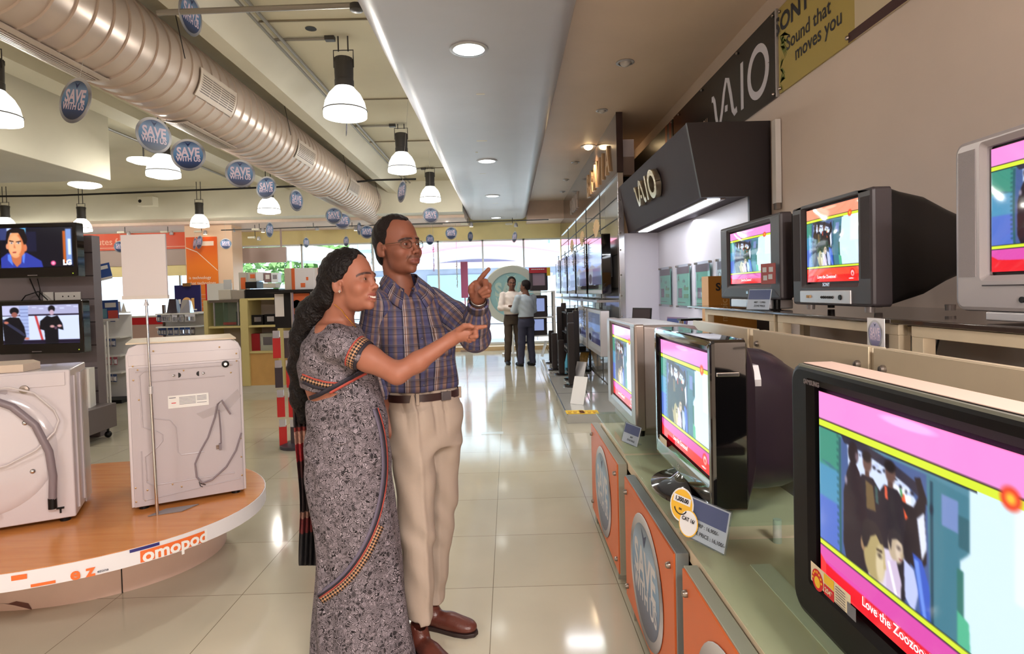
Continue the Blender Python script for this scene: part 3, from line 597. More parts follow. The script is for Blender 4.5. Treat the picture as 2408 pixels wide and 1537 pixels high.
    p.rect(0, .785, 1, .79, (30, 36, 40)); p.rect(0, .79, 1, .812, (222, 240, 60)); p.rect(0, .812, 1, .822, (60, 50, 60)); p.rect(0, .82, 1, 1, band)
    p.rect(0, .91, 1, 1, low, 2); p.poly([(0, .87), (.04, .90), (.3, .93), (1, .93), (1, 1), (0, 1)], low, 3)
    p.ell(.87, .16, .03, .04, (240, 70, 40)); p.ell(.87, .16, .014, .018, (255, 200, 60)); p.ell(.9, .9, .042, .056, (236, 40, 40), .01); p.ell(.9, .9, .025, .034, (255, 240, 240)); p.ell(.9, .905, .013, .018, (236, 40, 40))
    p.ell(.5, .03, .12, .02, tuple(min(255, v+40) for v in top), .05)
    return p
PINKS = ad_pic((246, 150, 226), (226, 84, 178), (240, 36, 48)); ORNGS = ad_pic((255, 160, 128), (250, 84, 60), (240, 40, 40))
def crt(name, label, X, Y0, Y1, z0, z1, dep, cab, bez, pic, st, group=None, curve=.006):
    w, h = Y1-Y0, z1-z0
    t = thing(name, label, 'television', (X, (Y0+Y1)/2, z0), -PI/2, group)
    iw, ih, icz = w*st.get('iw', .78), h*st.get('ih', .74), h*st.get('ic', .54); r = st.get('r', .02); cz = h/2; fd = st.get('fd', .075)
    b = MB(); n = 5
    R = [ring3(rr(w-.012, h-.012, r, n, 0, cz), fd), ring3(rr(w, h, r, n, 0, cz), fd-.006), ring3(rr(w, h, r, n, 0, cz), .012), ring3(rr(w-.006, h-.006, r, n, 0, cz), .003), ring3(rr(w-.024, h-.024, max(r-.01, .004), n, 0, cz), 0),
         ring3(rr(iw+.03, ih+.03, .012, n, 0, icz), 0.), ring3(rr(iw+.012, ih+.012, .008, n, 0, icz), .006), ring3(rr(iw, ih, .005, n, 0, icz), .010), ring3(rr(iw, ih, .005, n, 0, icz), .024)]
    b.loft(R, cap=False); b.build('bezel', bez, t, smooth=18)
    # rear housing
    s = MB(); bk = st.get('back', [(1., 1., 0, 0.), (.97, .96, .12, 0), (.86, .86, .4, .01), (.62, .66, .75, .02), (.5, .52, 1., .02)])
    rings = [ring3(rr(w*a-.012, h*c-.012, st.get('rr', .03) if k else r, n, 0, cz+h*e-.0*k), fd-.004+(dep-fd)*d) for k, (a, c, d, e) in enumerate(bk)]
    s.loft(rings); bo = s.build('rear_housing', cab, t, smooth=st.get('bs', 35))
    if st.get('vents'):
        v = MB()
        for k in range(26): v.box((-w*.5+.0-.001, fd+dep*.16+k*.006, h*.18), (-w*.5+.02, fd+dep*.16+k*.006+.0025, h*.62))
        v.build('vent_slats', BLK, bo)
    MB().quad((-iw/2-.01, .024, icz-ih/2-.01), (iw/2+.01, .024, icz-ih/2-.01), (iw/2+.01, .024, icz+ih/2+.01), (-iw/2-.01, .024, icz+ih/2+.01)).build('tube_surround', BLK, t)
    sw, sh = iw-.018, ih-.018
    so = pic.mesh('screen', attrmat('screen_picture', emit=1.08, rough=.06, coat=.0), fr((0, .014, icz), (1, 0, 0), (0, 0, 1)), sw, sh, t, curve)
    tx = MB(); yy = .014-.0016-curve*.35
    tx.text('Love the Zoozoos?', fr((-.06*sw, yy, icz-sh*.435), (1, 0, 0), (0, 0, 1)), sh*.062, .01, .95)
    tx.text('vodafone', fr((.385*sw, yy+curve*.2, icz-sh*.465), (1, 0, 0), (0, 0, 1)), sh*.026, .01)
    tx.build('screen_caption', emis('caption_white', (255, 250, 250), 1.6), so)
    return t, w, h, iw, ih, icz
def logo(par, s, x, y, z, size, m, nm='maker_logo'):
    return MB().text(s, fr((x, y, z), (1, 0, 0), (0, 0, 1)), size, .03).build(nm, m, par, solid=.001)
def legs(par, w, d0, d1, m, r=.02, h=.02):
    for sx in (-1, 1):
        for y_ in (d0, d1): MB().lathe([(r, -h), (r*1.1, 0)], (sx*w*.36, y_, 0), 14).build('foot', m, par, smooth=30)
# A: silver flat tube set
t, w, h, iw, ih, icz = crt('silver_television', 'silver flat screen tube television, third back on the lower glass counter', .6, 2.81, 3.60, .735, 1.252, .40, SIL, mat('brushed_silver', (158, 146, 140), .28, .6), PINKS,
    dict(iw=.72, ih=.82, ic=.54, r=.012, fd=.05, back=[(1., 1., 0, 0), (1., 1., .30, 0), (.99, .98, .5, .005), (.80, .9, .8, .02), (.62, .7, 1., 0)]), 'televisions on the lower counter', 0.)
MB().box((-w*.36, .02, -.048), (w*.36, .26, 0)).build('stand', SIL, t, bevel=.004); legs(t, w, .05, .28, BLK, .016, .048)
MB().box((-w/2-.0005, .06, h*.02), (-w/2+.001, .20, h*.97)).build('side_panel', SIL2, t)
# B: black gloss, bulbous back
t, w, h, iw, ih, icz = crt('black_television', 'glossy black tube television with a bulging round back and curved foot', .6, 1.745, 2.43, .745, 1.262, .49, mat('purple_black_plastic', (36, 25, 36), .36, bump=.05, bs=500), BLKG, PINKS,
    dict(iw=.87, ih=.78, ic=.54, r=.012, fd=.11, back=[(1., 1., 0, 0), (.985, .985, .08, 0), (.80, .94, .12, -.03), (.78, .92, .30, -.05), (.72, .86, .5, -.08), (.6, .72, .75, -.12), (.4, .5, 1., -.14)], bs=60, vents=0, rr=.13), 'televisions on the lower counter', 0.)
MB().sphere((0, .26, h*.52), (w*.33, .15, h*.36), 24, 14).build('tube_bulge', mat('purple_black_plastic'), t, smooth=True)
hp = MB().loft([[(x, .13, z), (x, .16, z), (x, .16, z+.02), (x, .13, z+.02)] for x, z in ((-.32, h*.72), (-.30, h*.8), (.30, h*.8), (.32, h*.72))]); hp.build('handle_recess', SIL2, t)
for sx in (-1, 1): MB().cbox((sx*(w/2+.001), .05, h*.80), (.006, .07, .014)).build('chrome_clip', CHR, t, bevel=.003)
st_ = MB().lathe([(.001, -.052), (.20, -.052), (.225, -.046), (.225, -.038), (.13, -.02), (.08, .02)], (0, .09, 0), 36); st_.v = [(x, y*.72+.0, z) for x, y, z in st_.v]; st_.build('stand', BLKG, t, smooth=40)
MB().cbox((0, .11, -.012), (.34, .14, .05)).build('stand_neck', BLKG, t, bevel=.01)
logo(t, 'LG', -.02, -.0015, h*.055, .022, CHR)
en = MB().mi_(0).quad((-w*.39, -.002, h*.12), (-w*.24, -.002, h*.12), (-w*.24, -.002, h*.17), (-w*.39, -.002, h*.17)); en.build('sticker', mat('sticker_cream', (236, 220, 190), .5), t)
# C: nearest
t, w, h, iw, ih, icz = crt('nearest_television', 'very large black television at the lower right corner, nearest to the camera', .6, .558, 1.252, .735, 1.258, .48, BLK, mat('dark_bezel', (12, 9, 10), .42, spec=.18), PINKS,
    dict(iw=.765, ih=.75, ic=.548, r=.04, fd=.07, back=[(.985, .90, 0, -.04), (.96, .86, .15, -.05), (.84, .76, .5, -.06), (.6, .6, .8, -.08), (.45, .45, 1., -.1)]), 'televisions on the lower counter', 0.)
MB().box((-w/2+.035, .012, h-.003), (w/2-.035, .072, h+.0015)).build('top_strip', mat('peach_lit_top', (226, 196, 180), .45), t, bevel=.001)  # peach colour stands in for overhead light on the bezel top
MB().box((-w/2+.035, .002, h-.010), (w/2-.035, .012, h-.001)).build('top_edge', mat('greenish_grey', (120, 122, 112), .3), t)
logo(t, 'SAMSUNG', -w*.37, -.0015, h*.935, .013, mat('dim_logo', (110, 100, 100), .4))
MB().box((-w*.3, .03, -.048), (w*.3, .36, .0)).build('stand', SIL, t, bevel=.01)
stk = MB().mi_(0).quad((-iw*.500, -.0015, icz-ih*.505), (-iw*.24, -.0015, icz-ih*.505), (-iw*.24, -.0015, icz-ih*.405), (-iw*.500, -.0015, icz-ih*.405))
x0 = -iw*.5; zz = icz-ih*.455
stk.mi_(1).disc((x0+.026, -.0022, zz-.008), .021, ax='y', ry=.021); stk.mi_(2).disc((x0+.026, -.0026, zz-.012), .011, ax='y'); stk.mi_(1).quad((x0+.05, -.0022, zz-.022), (x0+.085, -.0022, zz-.022), (x0+.085, -.0022, zz-.002), (x0+.05, -.0022, zz-.002))
stk.mi_(2).quad((x0+.05, -.0022, zz-.000), (x0+.085, -.0022, zz-.000), (x0+.085, -.0022, zz+.018), (x0+.05, -.0022, zz+.018))
stk.mi_(3)
for k in range(7): stk.quad((x0+.09, -.0022, zz+.012-k*.005), (x0+.122, -.0022, zz+.012-k*.005), (x0+.122, -.0022, zz+.0135-k*.005), (x0+.09, -.0022, zz+.0135-k*.005))
stk.quad((x0+.128, -.0022, zz-.02), (x0+.155, -.0022, zz-.02), (x0+.155, -.0022, zz+.004), (x0+.128, -.0022, zz+.004))
stk.mi_(0).text('204*', fr((x0+.067, -.0028, zz-.012), (1, 0, 0), (0, 0, 1)), .014, .03)
for k in range(7):
    a = PI*k/6; stk.mi_(2).cbox((x0+.026+.016*math.cos(a), -.0030, zz-.008+.016*math.sin(a)), (.004, .0005, .004))
stk.build('energy_sticker', [mat('sticker_cream'), mat('sticker_red', (214, 30, 40), .5), mat('sticker_yellow', (246, 200, 50), .5), mat('sticker_grey', (110, 110, 120), .5)], t)
# upper shelf sets
t, w, h, iw, ih, icz = crt('dark_television', 'small dark grey tube television, left one on the upper shelf', 1.3, 2.79, 3.58, 1.352, 1.772, .42, BLK, DGR, PINKS, dict(iw=.70, ih=.74, ic=.55, r=.012, fd=.06), 'televisions on the upper shelf', .012)
MB().box((-w*.30, .0, -.048), (w*.34, .12, .0)).build('control_base', SIL2, t, bevel=.006); MB().lathe([(.001, 0), (.014, 0), (.014, .004)], n=16, T=Matrix.Translation((.10, -.001, -.022)) @ Matrix.Rotation(PI/2, 4, 'X')).build('button', BLK, t); legs(t, w, .03, .3, BLK, .016, .048)
logo(t, 'LG', 0, -.0015, h*.085, .018, CHR)
t, w, h, iw, ih, icz = crt('grey_television', 'large dark grey tube television with orange screen and silver control strip', 1.3, 2.085, 2.675, 1.334, 1.765, .47, BLK, DGR, ORNGS, dict(iw=.67, ih=.76, ic=.585, r=.014, fd=.075), 'televisions on the upper shelf', .014)
MB().box((-w*.37, -.006, .008), (w*.28, .02, .062)).build('control_strip', SIL2, t, bevel=.004)
for k in range(6): MB().sphere((-.035+.016*k, -.007, .034), .0055, 8, 6).build('button', BLK, t)
for k in range(3): MB().cbox((-.15+.012*k, -.008, .036), (.006, .006, .012)).build('socket', mat('socket_brass', (180, 140, 90), .4), t)
MB().lathe([(.001, 0), (.010, 0), (.010, .004)], n=16, T=Matrix.Translation((.10, -.006, .034)) @ Matrix.Rotation(PI/2, 4, 'X')).build('power_button', BLK, t); legs(t, w, .04, .34, SIL, .016, .022)
logo(t, 'SONY', -.01, -.0015, .085, .02, CHR)
MB().box((-w*.5-.001, .08, h*.70), (-w*.5+.01, .16, h*.78)).build('side_recess', BLKG, t)
for sx in (-1, 1): MB().box((sx*w*.43-.028, -.0015, h*.24), (sx*w*.43+.028, .001, h*.93)).build('speaker_grille', mat('speaker_cloth', (58, 52, 54), .8, bump=.4, bs=900), t)
t, w, h, iw, ih, icz = crt('silver_television', 'silver tube television cut off by the right edge on the upper shelf', 1.3, .93, 1.70, 1.335, 1.812, .50, SIL, mat('silver_bezel', (172, 164, 164), .33, .3), PINKS, dict(iw=.73, ih=.73, ic=.57, r=.03, fd=.08), 'televisions on the upper shelf', .012)
for sx in (-1, 1): MB().box((sx*w*.44-.03, -.0015, h*.2), (sx*w*.44+.03, .001, h*.94)).build('speaker_grille', mat('speaker_silver', (150, 142, 142), .5, bump=.5, bs=700), t)
MB().box((-w*.36, .0, -.024), (w*.4, .3, .0)).build('stand', SIL2, t, bevel=.004); MB().box((-w*.37, -.003, h*.145), (w*.37, .0, h*.152)).build('groove', DGR, t)
MB().lathe([(.001, 0), (.008, 0), (.008, .003)], n=12, T=Matrix.Translation((-.16, -.001, h*.07)) @ Matrix.Rotation(PI/2, 4, 'X')).build('power_button', BLK, t)
# --- upper shelf: dark glass and cream frames
sh = thing('upper_shelf', 'cream framed shelf with a dark glass top carrying the upper televisions', 'shelf', (1.22, 0, 0))
MB().box((0, 1.93, 1.288), (.74, 4.0, 1.300)).build('glass_top', DGLT, sh, bevel=.003); MB().box((-.005, .3, 1.290), (.74, 1.91, 1.306)).build('glass_top', DGLT, sh, bevel=.003)
for (ya, yb) in ((2.74, 3.70), (1.86, 2.70), (.9, 1.80)):
    f = MB(); f.box((.02, ya, 1.252), (.05, yb, 1.286)); f.box((.021, ya, .70), (.06, ya+.05, 1.252)); f.box((.021, yb-.05, .70), (.06, yb, 1.252)); f.box((.022, ya+.05, .92), (.06, yb-.05, .96))
    f.box((.62, ya, .70), (.66, ya+.05, 1.286)); f.box((.62, yb-.05, .70), (.66, yb, 1.286)); f.box((.05, ya, 1.25), (.62, ya+.04, 1.28)); f.box((.05, yb-.04, 1.25), (.62, yb, 1.28)); f.build('shelf_frame', CREAM, sh, bevel=.002)
MB().box((.03, .3, 0), (.70, 4.0, .70)).build('lower_cabinet', CREAM, sh)
MB().box((.03, .3, .92), (.62, 4.0, .935)).build('inner_shelf', mat('inner_shelf', (190, 165, 130), .5), sh)
for (ya, yb, l) in ((2.70, 3.50, 'frosted beige panel behind the silver television'), (1.79, 2.64, 'frosted beige panel with bolts behind the black television'), (.8, 1.765, 'frosted beige panel behind the nearest television')):
    a = thing('frosted_panel', l, 'panel', (1.1, (ya+yb)/2, 0), group='frosted panels under the shelf'); h = (yb-ya)/2
    MB().box((0, -h, .7), (.012, h, 1.226)).build('panel_sheet', ALUP, a, bevel=.002); MB().box((.012, -h, .66), (.055, h, 1.222)).build('panel_frame', CREAM, a)
    bolts(a, -h, h, .72, 1.226, 0, r=.013)
    for y_ in (-h+.1, h-.1): MB().box((.02, y_-.02, 0), (.05, y_+.02, .66)).build('leg', CREAM, a)
cb = MB().tube([(1.75, 2.35, 1.27), (1.72, 2.36, 1.12), (1.7, 2.42, 1.02), (1.66, 2.3, .99), (1.62, 2.0, 1.03)], .004, 6)
one(cb, 'power_cable', mat('black_rubber'), 'black power cable hanging below the upper shelf', 'cable')
# price tags
BLU = gradmat('tag_blue', [(238, 236, 240), (225, 224, 236), (70, 84, 140), (62, 74, 132)], 1, -.045, .045); BLU2 = BLU
INK = mat('black_ink', (30, 28, 36), .6); YEL = mat('smiley_yellow', (244, 190, 62), .5); CLR = glassm('clear_acrylic', (236, 240, 244), .2, .03, .04)
def tagcard(label, p, rz, tilt, s, smiley, lines, holder=True):
    t = thing('price_tag', label, 'price tag', tuple(p), rz, 'price tags')
    Tm = Matrix.Rotation(-tilt, 4, 'X')
    m_ = MB(); M0 = Tm @ Matrix.Translation((0, 0, s*.36)) @ fr((0, 0, 0), (1, 0, 0), (0, 0, 1))
    m_.mi_(0).add([(-s*.5, -s*.34, 0), (s*.5, -s*.34, 0), (s*.5, s*.34, 0), (-s*.5, s*.34, 0), (-s*.5, -s*.34, -.002), (s*.5, -s*.34, -.002), (s*.5, s*.34, -.002), (-s*.5, s*.34, -.002)], [(0, 1, 2, 3), (7, 6, 5, 4), (0, 4, 5, 1), (1, 5, 6, 2), (2, 6, 7, 3), (3, 7, 4, 0)], M0)
    m_.mi_(1).add([(-s*.48, .0, .001), (s*.48, .0, .001), (s*.48, s*.32, .001), (-s*.48, s*.32, .001)], [(0, 1, 2, 3)], M0)
    m_.mi_(2)
    for k, (l_, zz) in enumerate(lines): m_.text(l_, M0 @ Matrix.Translation((s*.08, -s*zz, .002)), s*.088, .02)
    m_.build('card', [mat('card_white', (238, 236, 238), .5), mat('card_blue', (76, 88, 142), .4), INK], t)
    a = MB().box((-s*.52, -.004, 0), (s*.52, -.0025, s*.72), Tm).box((-s*.52, .0035, 0), (s*.52, .005, s*.72), Tm); a.build('acrylic_sleeve', CLR, t)
    MB().box((-s*.3, -.002, -.0), (s*.3, .045, .003)).build('foot', CLR, t)
    if smiley:
        q = MB(); M1 = Tm @ Matrix.Translation((-s*.58, -.006, s*.5)) @ fr((0, 0, 0), (1, 0, 0), (0, 0, 1))
        q.mi_(3).disc((0, 0, -.0008), s*.30, 24, T=M1); q.mi_(0).disc((0, 0, 0), s*.27, 24, T=M1)
        q.mi_(1).add([(-s*.22, s*.02, .001), (s*.22, s*.02, .001), (s*.22, s*.15, .001), (-s*.22, s*.15, .001)], [(0, 1, 2, 3)], M1)
        q.mi_(2).text('1,350.00', M1 @ Matrix.Translation((0, s*.085, .002)), s*.10, .05)
        P = [(s*.15*math.cos(a_), -s*.03+s*.13*math.sin(a_)) for a_ in np.linspace(PI*1.1, PI*1.9, 9)]; P2 = [(x*1.15, y*1.0-s*.018) for x, y in P[::-1]]
        n_ = len(P); V = [(x, y, .0015) for x, y in P+P2]; q.add(V, [(i, i+1, 2*n_-2-i, 2*n_-1-i) for i in range(n_-1)], M1)
        q.text('EMI', M1 @ Matrix.Translation((0, -s*.08, .002)), s*.05, .03)
        q.build('smiley_sticker', [YEL, mat('card_white'), INK, mat('card_white')], t)
        q = MB(); M2 = Tm @ Matrix.Translation((-s*.34, -.007, s*.24)) @ fr((0, 0, 0), (1, 0, 0), (0, 0, 1))
        q.mi_(0).disc((0, 0, -.0006), s*.235, 24, T=M2); q.mi_(1).disc((0, 0, 0), s*.215, 24, T=M2); q.mi_(2).text('CAT 16/', M2 @ Matrix.Translation((0, s*.06, .002)), s*.09, .03); q.build('cat_sticker', [YEL, mat('card_white'), INK], t)
    return t
tagcard('blue and white price card with a yellow smiley sticker below the black television', (.535, 1.66, .686), -PI/2+.45, .25, .165, True, (('MRP : 16,900/-', .08), ('ZONE PRICE : 16,100/-', .22)))
tagcard('small price card leaning in front of the silver television', (.545, 2.72, .699), -PI/2+.35, .3, .13, False, (('MRP', .1), ('ZONE PRICE', .22)))
tagcard('blue price card standing before the small dark television', (1.245, 2.93, 1.301), -PI/2+.35, .2, .15, False, (('MRP : 13,990/-', .1), ('ZONE PRICE', .22)))
tr = thing('price_tag', 'red price card leaning on the small dark television screen', 'price tag', (1.275, 2.87, 1.43), -PI/2+.2, 'price tags')
MB().box((-.055, -.001, 0), (.055, .002, .10)).build('card', mat('card_red', (150, 60, 56), .4), tr); q = MB()
for a in ((-.025, .07), (.025, .07), (-.02, .03), (.02, .035)): q.cbox((a[0], -.002, a[1]), (.03, .001, .024))
q.build('print', mat('card_grey', (190, 190, 190), .4), tr)
th = thing('hanging_tag', 'white card with a round save sign taped on the shelf post', 'tag', (1.205, 1.92, 1.20))
MB().box((0, -.045, -.0), (.002, .045, .105)).build('card', mat('card_white'), th)
o = save_sign_mesh(onesided=True).build('round_sign', [SGR, gradmat('violet_sign', [(120, 110, 150), (150, 150, 190), (200, 196, 220)], 2, -.2, .2), SGT, SGK], th, smooth=30); o.rotation_euler = (0, 0, -PI/2); o.scale = (.19, .1, .24); o.location = (-.002, 0, .052)
# --- VAIO booth
VD = mat('dark_violet_laminate', (56, 46, 50), .6, spec=.15, var=.03); VD2 = mat('dark_brown_laminate', (34, 26, 29), .5)
bt = thing('display_booth', 'dark VAIO booth with a slanted header, light strip and white back panel', 'booth', (1.37, 4.45, 0))
Y0, Y1 = 0., 2.66
hd = MB(); sec = [(0., 2.655), (.625, 2.655), (.625, 2.10), (.10, 2.10)]
hd.mi_(0).loft([[(x, y, z) for x, z in sec] for y in (Y0, Y1)]); hd.build('header', [VD], bt)
MB().box((0.005, -.004, 2.105), (.008, -.001, 2.11)).build('seam', VD2, bt)
ep = MB(); ep.loft([[(x, y, z) for x, z in ((-.002, 2.657), (.625, 2.657), (.625, 0), (.46, 0), (.46, 2.098), (.098, 2.098))] for y in (-.03, -.001)]); ep.build('end_panel', VD2, bt)
MB().box((.46, 0, 0), (.625, Y1, 2.1)).build('back_panel', mat('pale_lilac_panel', (206, 202, 212), .45), bt)
MB().box((-.02, Y1-.0, 0), (.46, Y1+.05, 2.10)).build('side_wall', mat('pale_lilac_panel'), bt)
lt = MB().box((.17, .06, 2.085), (.27, Y1-.25, 2.099)).build('light_strip', emis('fluorescent_glow', (240, 246, 255), 7.), bt)
tr_ = MB().box((.15, .05, 2.090), (.17, Y1-.2, 2.10)).box((.27, .05, 2.090), (.31, Y1-.2, 2.10)).build('light_trim', SIL, bt)
lamp('AREA', 'booth_tube', (1.59, 5.7, 2.07), 22, (.93, .95, 1.), size=.1, aim=(1.65, 5.7, 0), size_y=2.2)
MB().box((-.1, -.04, .0), (.46, Y1, .92)).build('counter', mat('booth_counter', (190, 186, 190), .3), bt)
def vaio(mb, M_, s, th, dep, AS=.42):
    """stroke logo in unit box: x right, y up"""
    P = [(.0, .80), (.03, .80), (.055, .7), (.085, .3), (.12, .04), (.16, .06), (.20, .3), (.245, .72), (.285, .96), (.325, .9), (.37, .5), (.40, .16), (.43, .06), (.47, .1)]
    def stroke(P, w0):
        n = len(P); A = []; B = []
        for i in range(n):
            dx = P[min(i+1, n-1)][0]-P[max(i-1, 0)][0]; dy = (P[min(i+1, n-1)][1]-P[max(i-1, 0)][1])*AS; l_ = math.hypot(dx, dy) or 1
            nx, ny = -dy/l_*w0, dx/l_*w0/AS
            A.append((P[i][0]+nx, P[i][1]+ny)); B.append((P[i][0]-nx, P[i][1]-ny))
        V = [(x*s, y*s*AS, 0) for x, y in A+B]+[(x*s, y*s*AS, -dep) for x, y in A+B]; f = []
        for i in range(n-1):
            f += [(i, n+i, n+i+1, i+1), (2*n+i, 2*n+i+1, 3*n+i+1, 3*n+i), (i, i+1, 2*n+i+1, 2*n+i), (n+i, 3*n+i, 3*n+i+1, n+i+1)]
        f += [(0, 2*n, 3*n, n), (n-1, 2*n-1, 4*n-1, 3*n-1)]
        mb.add(V, f, M_)
    stroke(P, th); stroke([(.56, .0), (.56, 1.)], th)
    n = 30; O = [(.80+.13*math.cos(2*PI*i/n), .5+.46*math.sin(2*PI*i/n)) for i in range(n+1)]; stroke(O, th*1.15)
    stroke([(.28, .24), (.285, .38)], th*1.1)
mb = MB(); sl = Vector((.10, 0, -.555)).normalized()
M_ = fr((0,0,0), (0, -1, 0), tuple(-sl)); M_.translation = Vector((.055-.05, 1.72, 2.28))
vaio(mb, M_, .88, .026, .05, .26); mb.build('raised_logo', [mat('gold_chrome', (216, 204, 176), .2, .9)], bt)
# white/brown box on the ledge
t = thing('wall_box', 'white box with brown lower half on the ledge beside the tall brown fascia', 'box', (1.42, 7.2, 2.82))
MB().box((0, 0, 0), (.16, .1, .22)).build('lower_half', mat('brown_half', (150, 130, 122), .5), t); MB().box((0, 0, .22), (.16, .1, .43)).build('upper_half', mat('white_half', (204, 196, 204), .5), t)
# posters in booth
MNT = mat('poster_mint', (120, 204, 172), .45); PDK = mat('poster_plum', (88, 70, 80), .5)
for i, (ya, yb, wd) in enumerate(((6.48, 6.99, 'Visual'), (5.79, 6.29, 'Audio'), (5.20, 5.66, 'Intelligent'), (4.62, 5.08, 'O'))):
    t = thing('booth_poster', ['mint green poster reading Visual, farthest left in the booth', 'mint green poster reading Audio', 'mint green poster reading Intelligent above the brown carton', 'pale poster with a letter O, half hidden by a television'][i], 'poster', (1.80, (ya+yb)/2, 1.44), -PI/2, 'posters in the booth')
    h = (yb-ya)/2-.04
    MB().box((-h-.02, -.002, -.225), (h+.02, .004, .225)).build('acrylic_plate', CLR, t)
    s = MB().mi_(0).box((-h, .005, -.20), (h, .010, .20)); s.mi_(1).box((-h, .002, .13), (h, .0045, .20)); s.mi_(1).text(wd[0], fr((-h*.75, .0035, .075), (1, 0, 0), (0, 0, 1)), .10); len(wd) > 1 and s.text(wd[1:], fr((h*.12, .0035, .055), (1, 0, 0), (0, 0, 1)), .055)
    s.mi_(2).box((-h*.8, .002, -.12), (-h*.2, .0045, -.02)); s.mi_(3).box((h*.1, .002, -.04), (h*.8, .0045, -.01)); s.box((h*.1, .002, -.12), (h*.8, .0045, -.08)); s.mi_(1).box((-h*.9, .002, -.17), (h*.3, .0045, -.165)); s.mi_(2).cbox((h*.3, .003, .0), (.03, .002, .02))
    s.build('poster_sheet', [MNT if i < 3 else mat('poster_pale', (206, 220, 216), .5), PDK, mat('poster_photo', (110, 96, 110), .5, var=.5, vs=40), mat('poster_green', (84, 140, 96), .5)], t)
    for (sx, sz) in ((-1, -1), (1, -1), (-1, 1), (1, 1)): MB().lathe([(.011, 0), (.011, .03), (.001, .031)], n=10, T=Matrix.Translation((sx*(h+.01), .02, sz*.212)) @ Matrix.Rotation(PI/2, 4, 'X')).build('standoff', BOLT, t)
# brown sony carton on the booth counter edge, phones and laptops
p = at(1668, 760, 4.25); t = thing('carton', 'tall golden brown carton lettered SONY behind the small dark television', 'carton', (1.42, 4.15, .90))
MB().box((0, 0, 0), (.34, .14, .60)).build('box_body', mat('carton_gold', (182, 124, 48), .5), t, bevel=.002)
MB().text('SONY', fr((.15, -.002, .52), (1, 0, 0), (0, 0, 1)), .075, .03).build('lettering', INK, t)
MB().text('e music', fr((.11, -.002, .33), (0, 0, 1), (-1, 0, 0)), .07, .0).build('side_lettering', mat('pale_gold', (214, 180, 120), .5), t)
MB().box((-.002, .0, 0), (0, .14, .60)).build('pale_side', mat('pale_carton', (226, 176, 120), .5), t)
tag(MB().box((1.42, 4.10, 0), (1.80, 4.32, .90)).build('carton_plinth', CREAM), 'cream plinth under the golden carton', 'plinth')
def dark_slab(label, p, sx, sz, rz, tilt, cm, sc, cat='laptop'):
    t = thing('display_'+cat.replace(' ', '_'), label, cat, tuple(p), rz, 'gadgets on the booth counter'); T = Matrix.Rotation(-tilt, 4, 'X')
    MB().box((-sx/2, 0, 0), (sx/2, .012, sz), T).build('lid', cm, t, bevel=.002); MB().box((-sx/2+.012, -.002, .015), (sx/2-.012, -.0005, sz-.015), T).build('display', sc, t)
    MB().box((-sx/2, -sz*.7, 0), (sx/2, .0, .014)).build('keyboard_deck', cm, t, bevel=.002); return t
SCB = emis('dim_blue_screen', (110, 120, 170), .5)
dark_slab('violet backed laptop, right one on the booth counter', (1.50, 5.35, .92), .30, .24, -PI/2+.35, .18, mat('violet_lid', (112, 86, 120), .4), SCB)
dark_slab('dark laptop beside the far side wall on the booth counter', (1.42, 6.35, .92), .30, .30, -PI/2+.5, .1, BLK, mat('dark_screen', (50, 40, 44), .2))
dark_slab('silver laptop near the carton on the booth counter', (1.52, 4.75, .92), .30, .20, -PI/2+.3, .3, SIL2, mat('yellow_screen', (214, 196, 140), .4))
one(MB().box((1.36, 6.62, .92), (1.48, 6.68, 1.10)).box((1.365, 6.615, 1.06), (1.475, 6.619, 1.09)), 'leaflet_holder', CLR, 'clear leaflet holder with red top on the booth counter', 'holder')
t = thing('chrome_stand', 'small black topped chrome stand behind the silver television', 'stand', (1.32, 4.33, .90))
MB().box((-.06, -.04, .28), (.1, .06, .295)).build('top_plate', BLK, t)
for x_ in (-.045, .085): MB().lathe([(.018, 0), (.018, .28)], (x_, 0, 0), 16).build('tube', CHR, t, smooth=30)
MB().box((-.08, -.06, -.9), (.11, .08, 0)).build('base', CREAM, t)
# white conduit beside booth
t = thing('wall_conduit', 'white vertical trunking beside the booth end panel', 'conduit', (1.975, 4.28, 0)); MB().box((-.02, -.03, 2.02), (.02, .03, 2.62)).build('trunking', WHT, t); MB().cbox((0, 0, 2.0), (.03, .05, .05)).build('clamp', BOLT, t)
# --- wall banners
def wpt(px, py): p = onX(px, py, 1.985); return (p.y, p.z)
BT = thing('wall_banner', 'black banner with white VAIO lettering high on the right wall', 'banner', (1.985, 4.29, 2.79), -PI/2, 'banners on the right wall')
L_ = 2.62; H_ = .625
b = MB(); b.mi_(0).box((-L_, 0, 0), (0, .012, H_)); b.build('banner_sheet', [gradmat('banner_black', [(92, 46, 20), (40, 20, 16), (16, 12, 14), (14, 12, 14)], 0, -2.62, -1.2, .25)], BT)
mb = MB(); M_ = fr((-1.33, -.002, .10), (1, 0, 0), (0, 0, 1)); vaio(mb, M_, 1.28, .021, .002, .30); mb.build('banner_logo', mat('banner_white', (206, 200, 206), .5), BT)
MB().text('to you.', fr((-1.62, -.002, .26), (1, 0, 0), (0, 0, 1)), .14).build('banner_slogan', mat('banner_tan', (150, 120, 96), .5), BT)
MB().box((.0, -.005, 0), (.018, .014, H_)).build('edge_profile', SIL2, BT)
for (x_, z_) in ((-.03, .03), (-.03, H_-.03), (-.7, H_-.03), (-1.6, H_-.03), (-2.4, H_-.03), (-2.4, .03)): MB().sphere((x_, -.008, z_), .012, 8, 6).build('bolt', BOLT, BT)
BS = thing('wall_banner', 'golden banner reading Sound that moves you, at the top right', 'banner', (1.985, 4.245, 2.795), -PI/2, 'banners on the right wall')
PIVO = 1.60
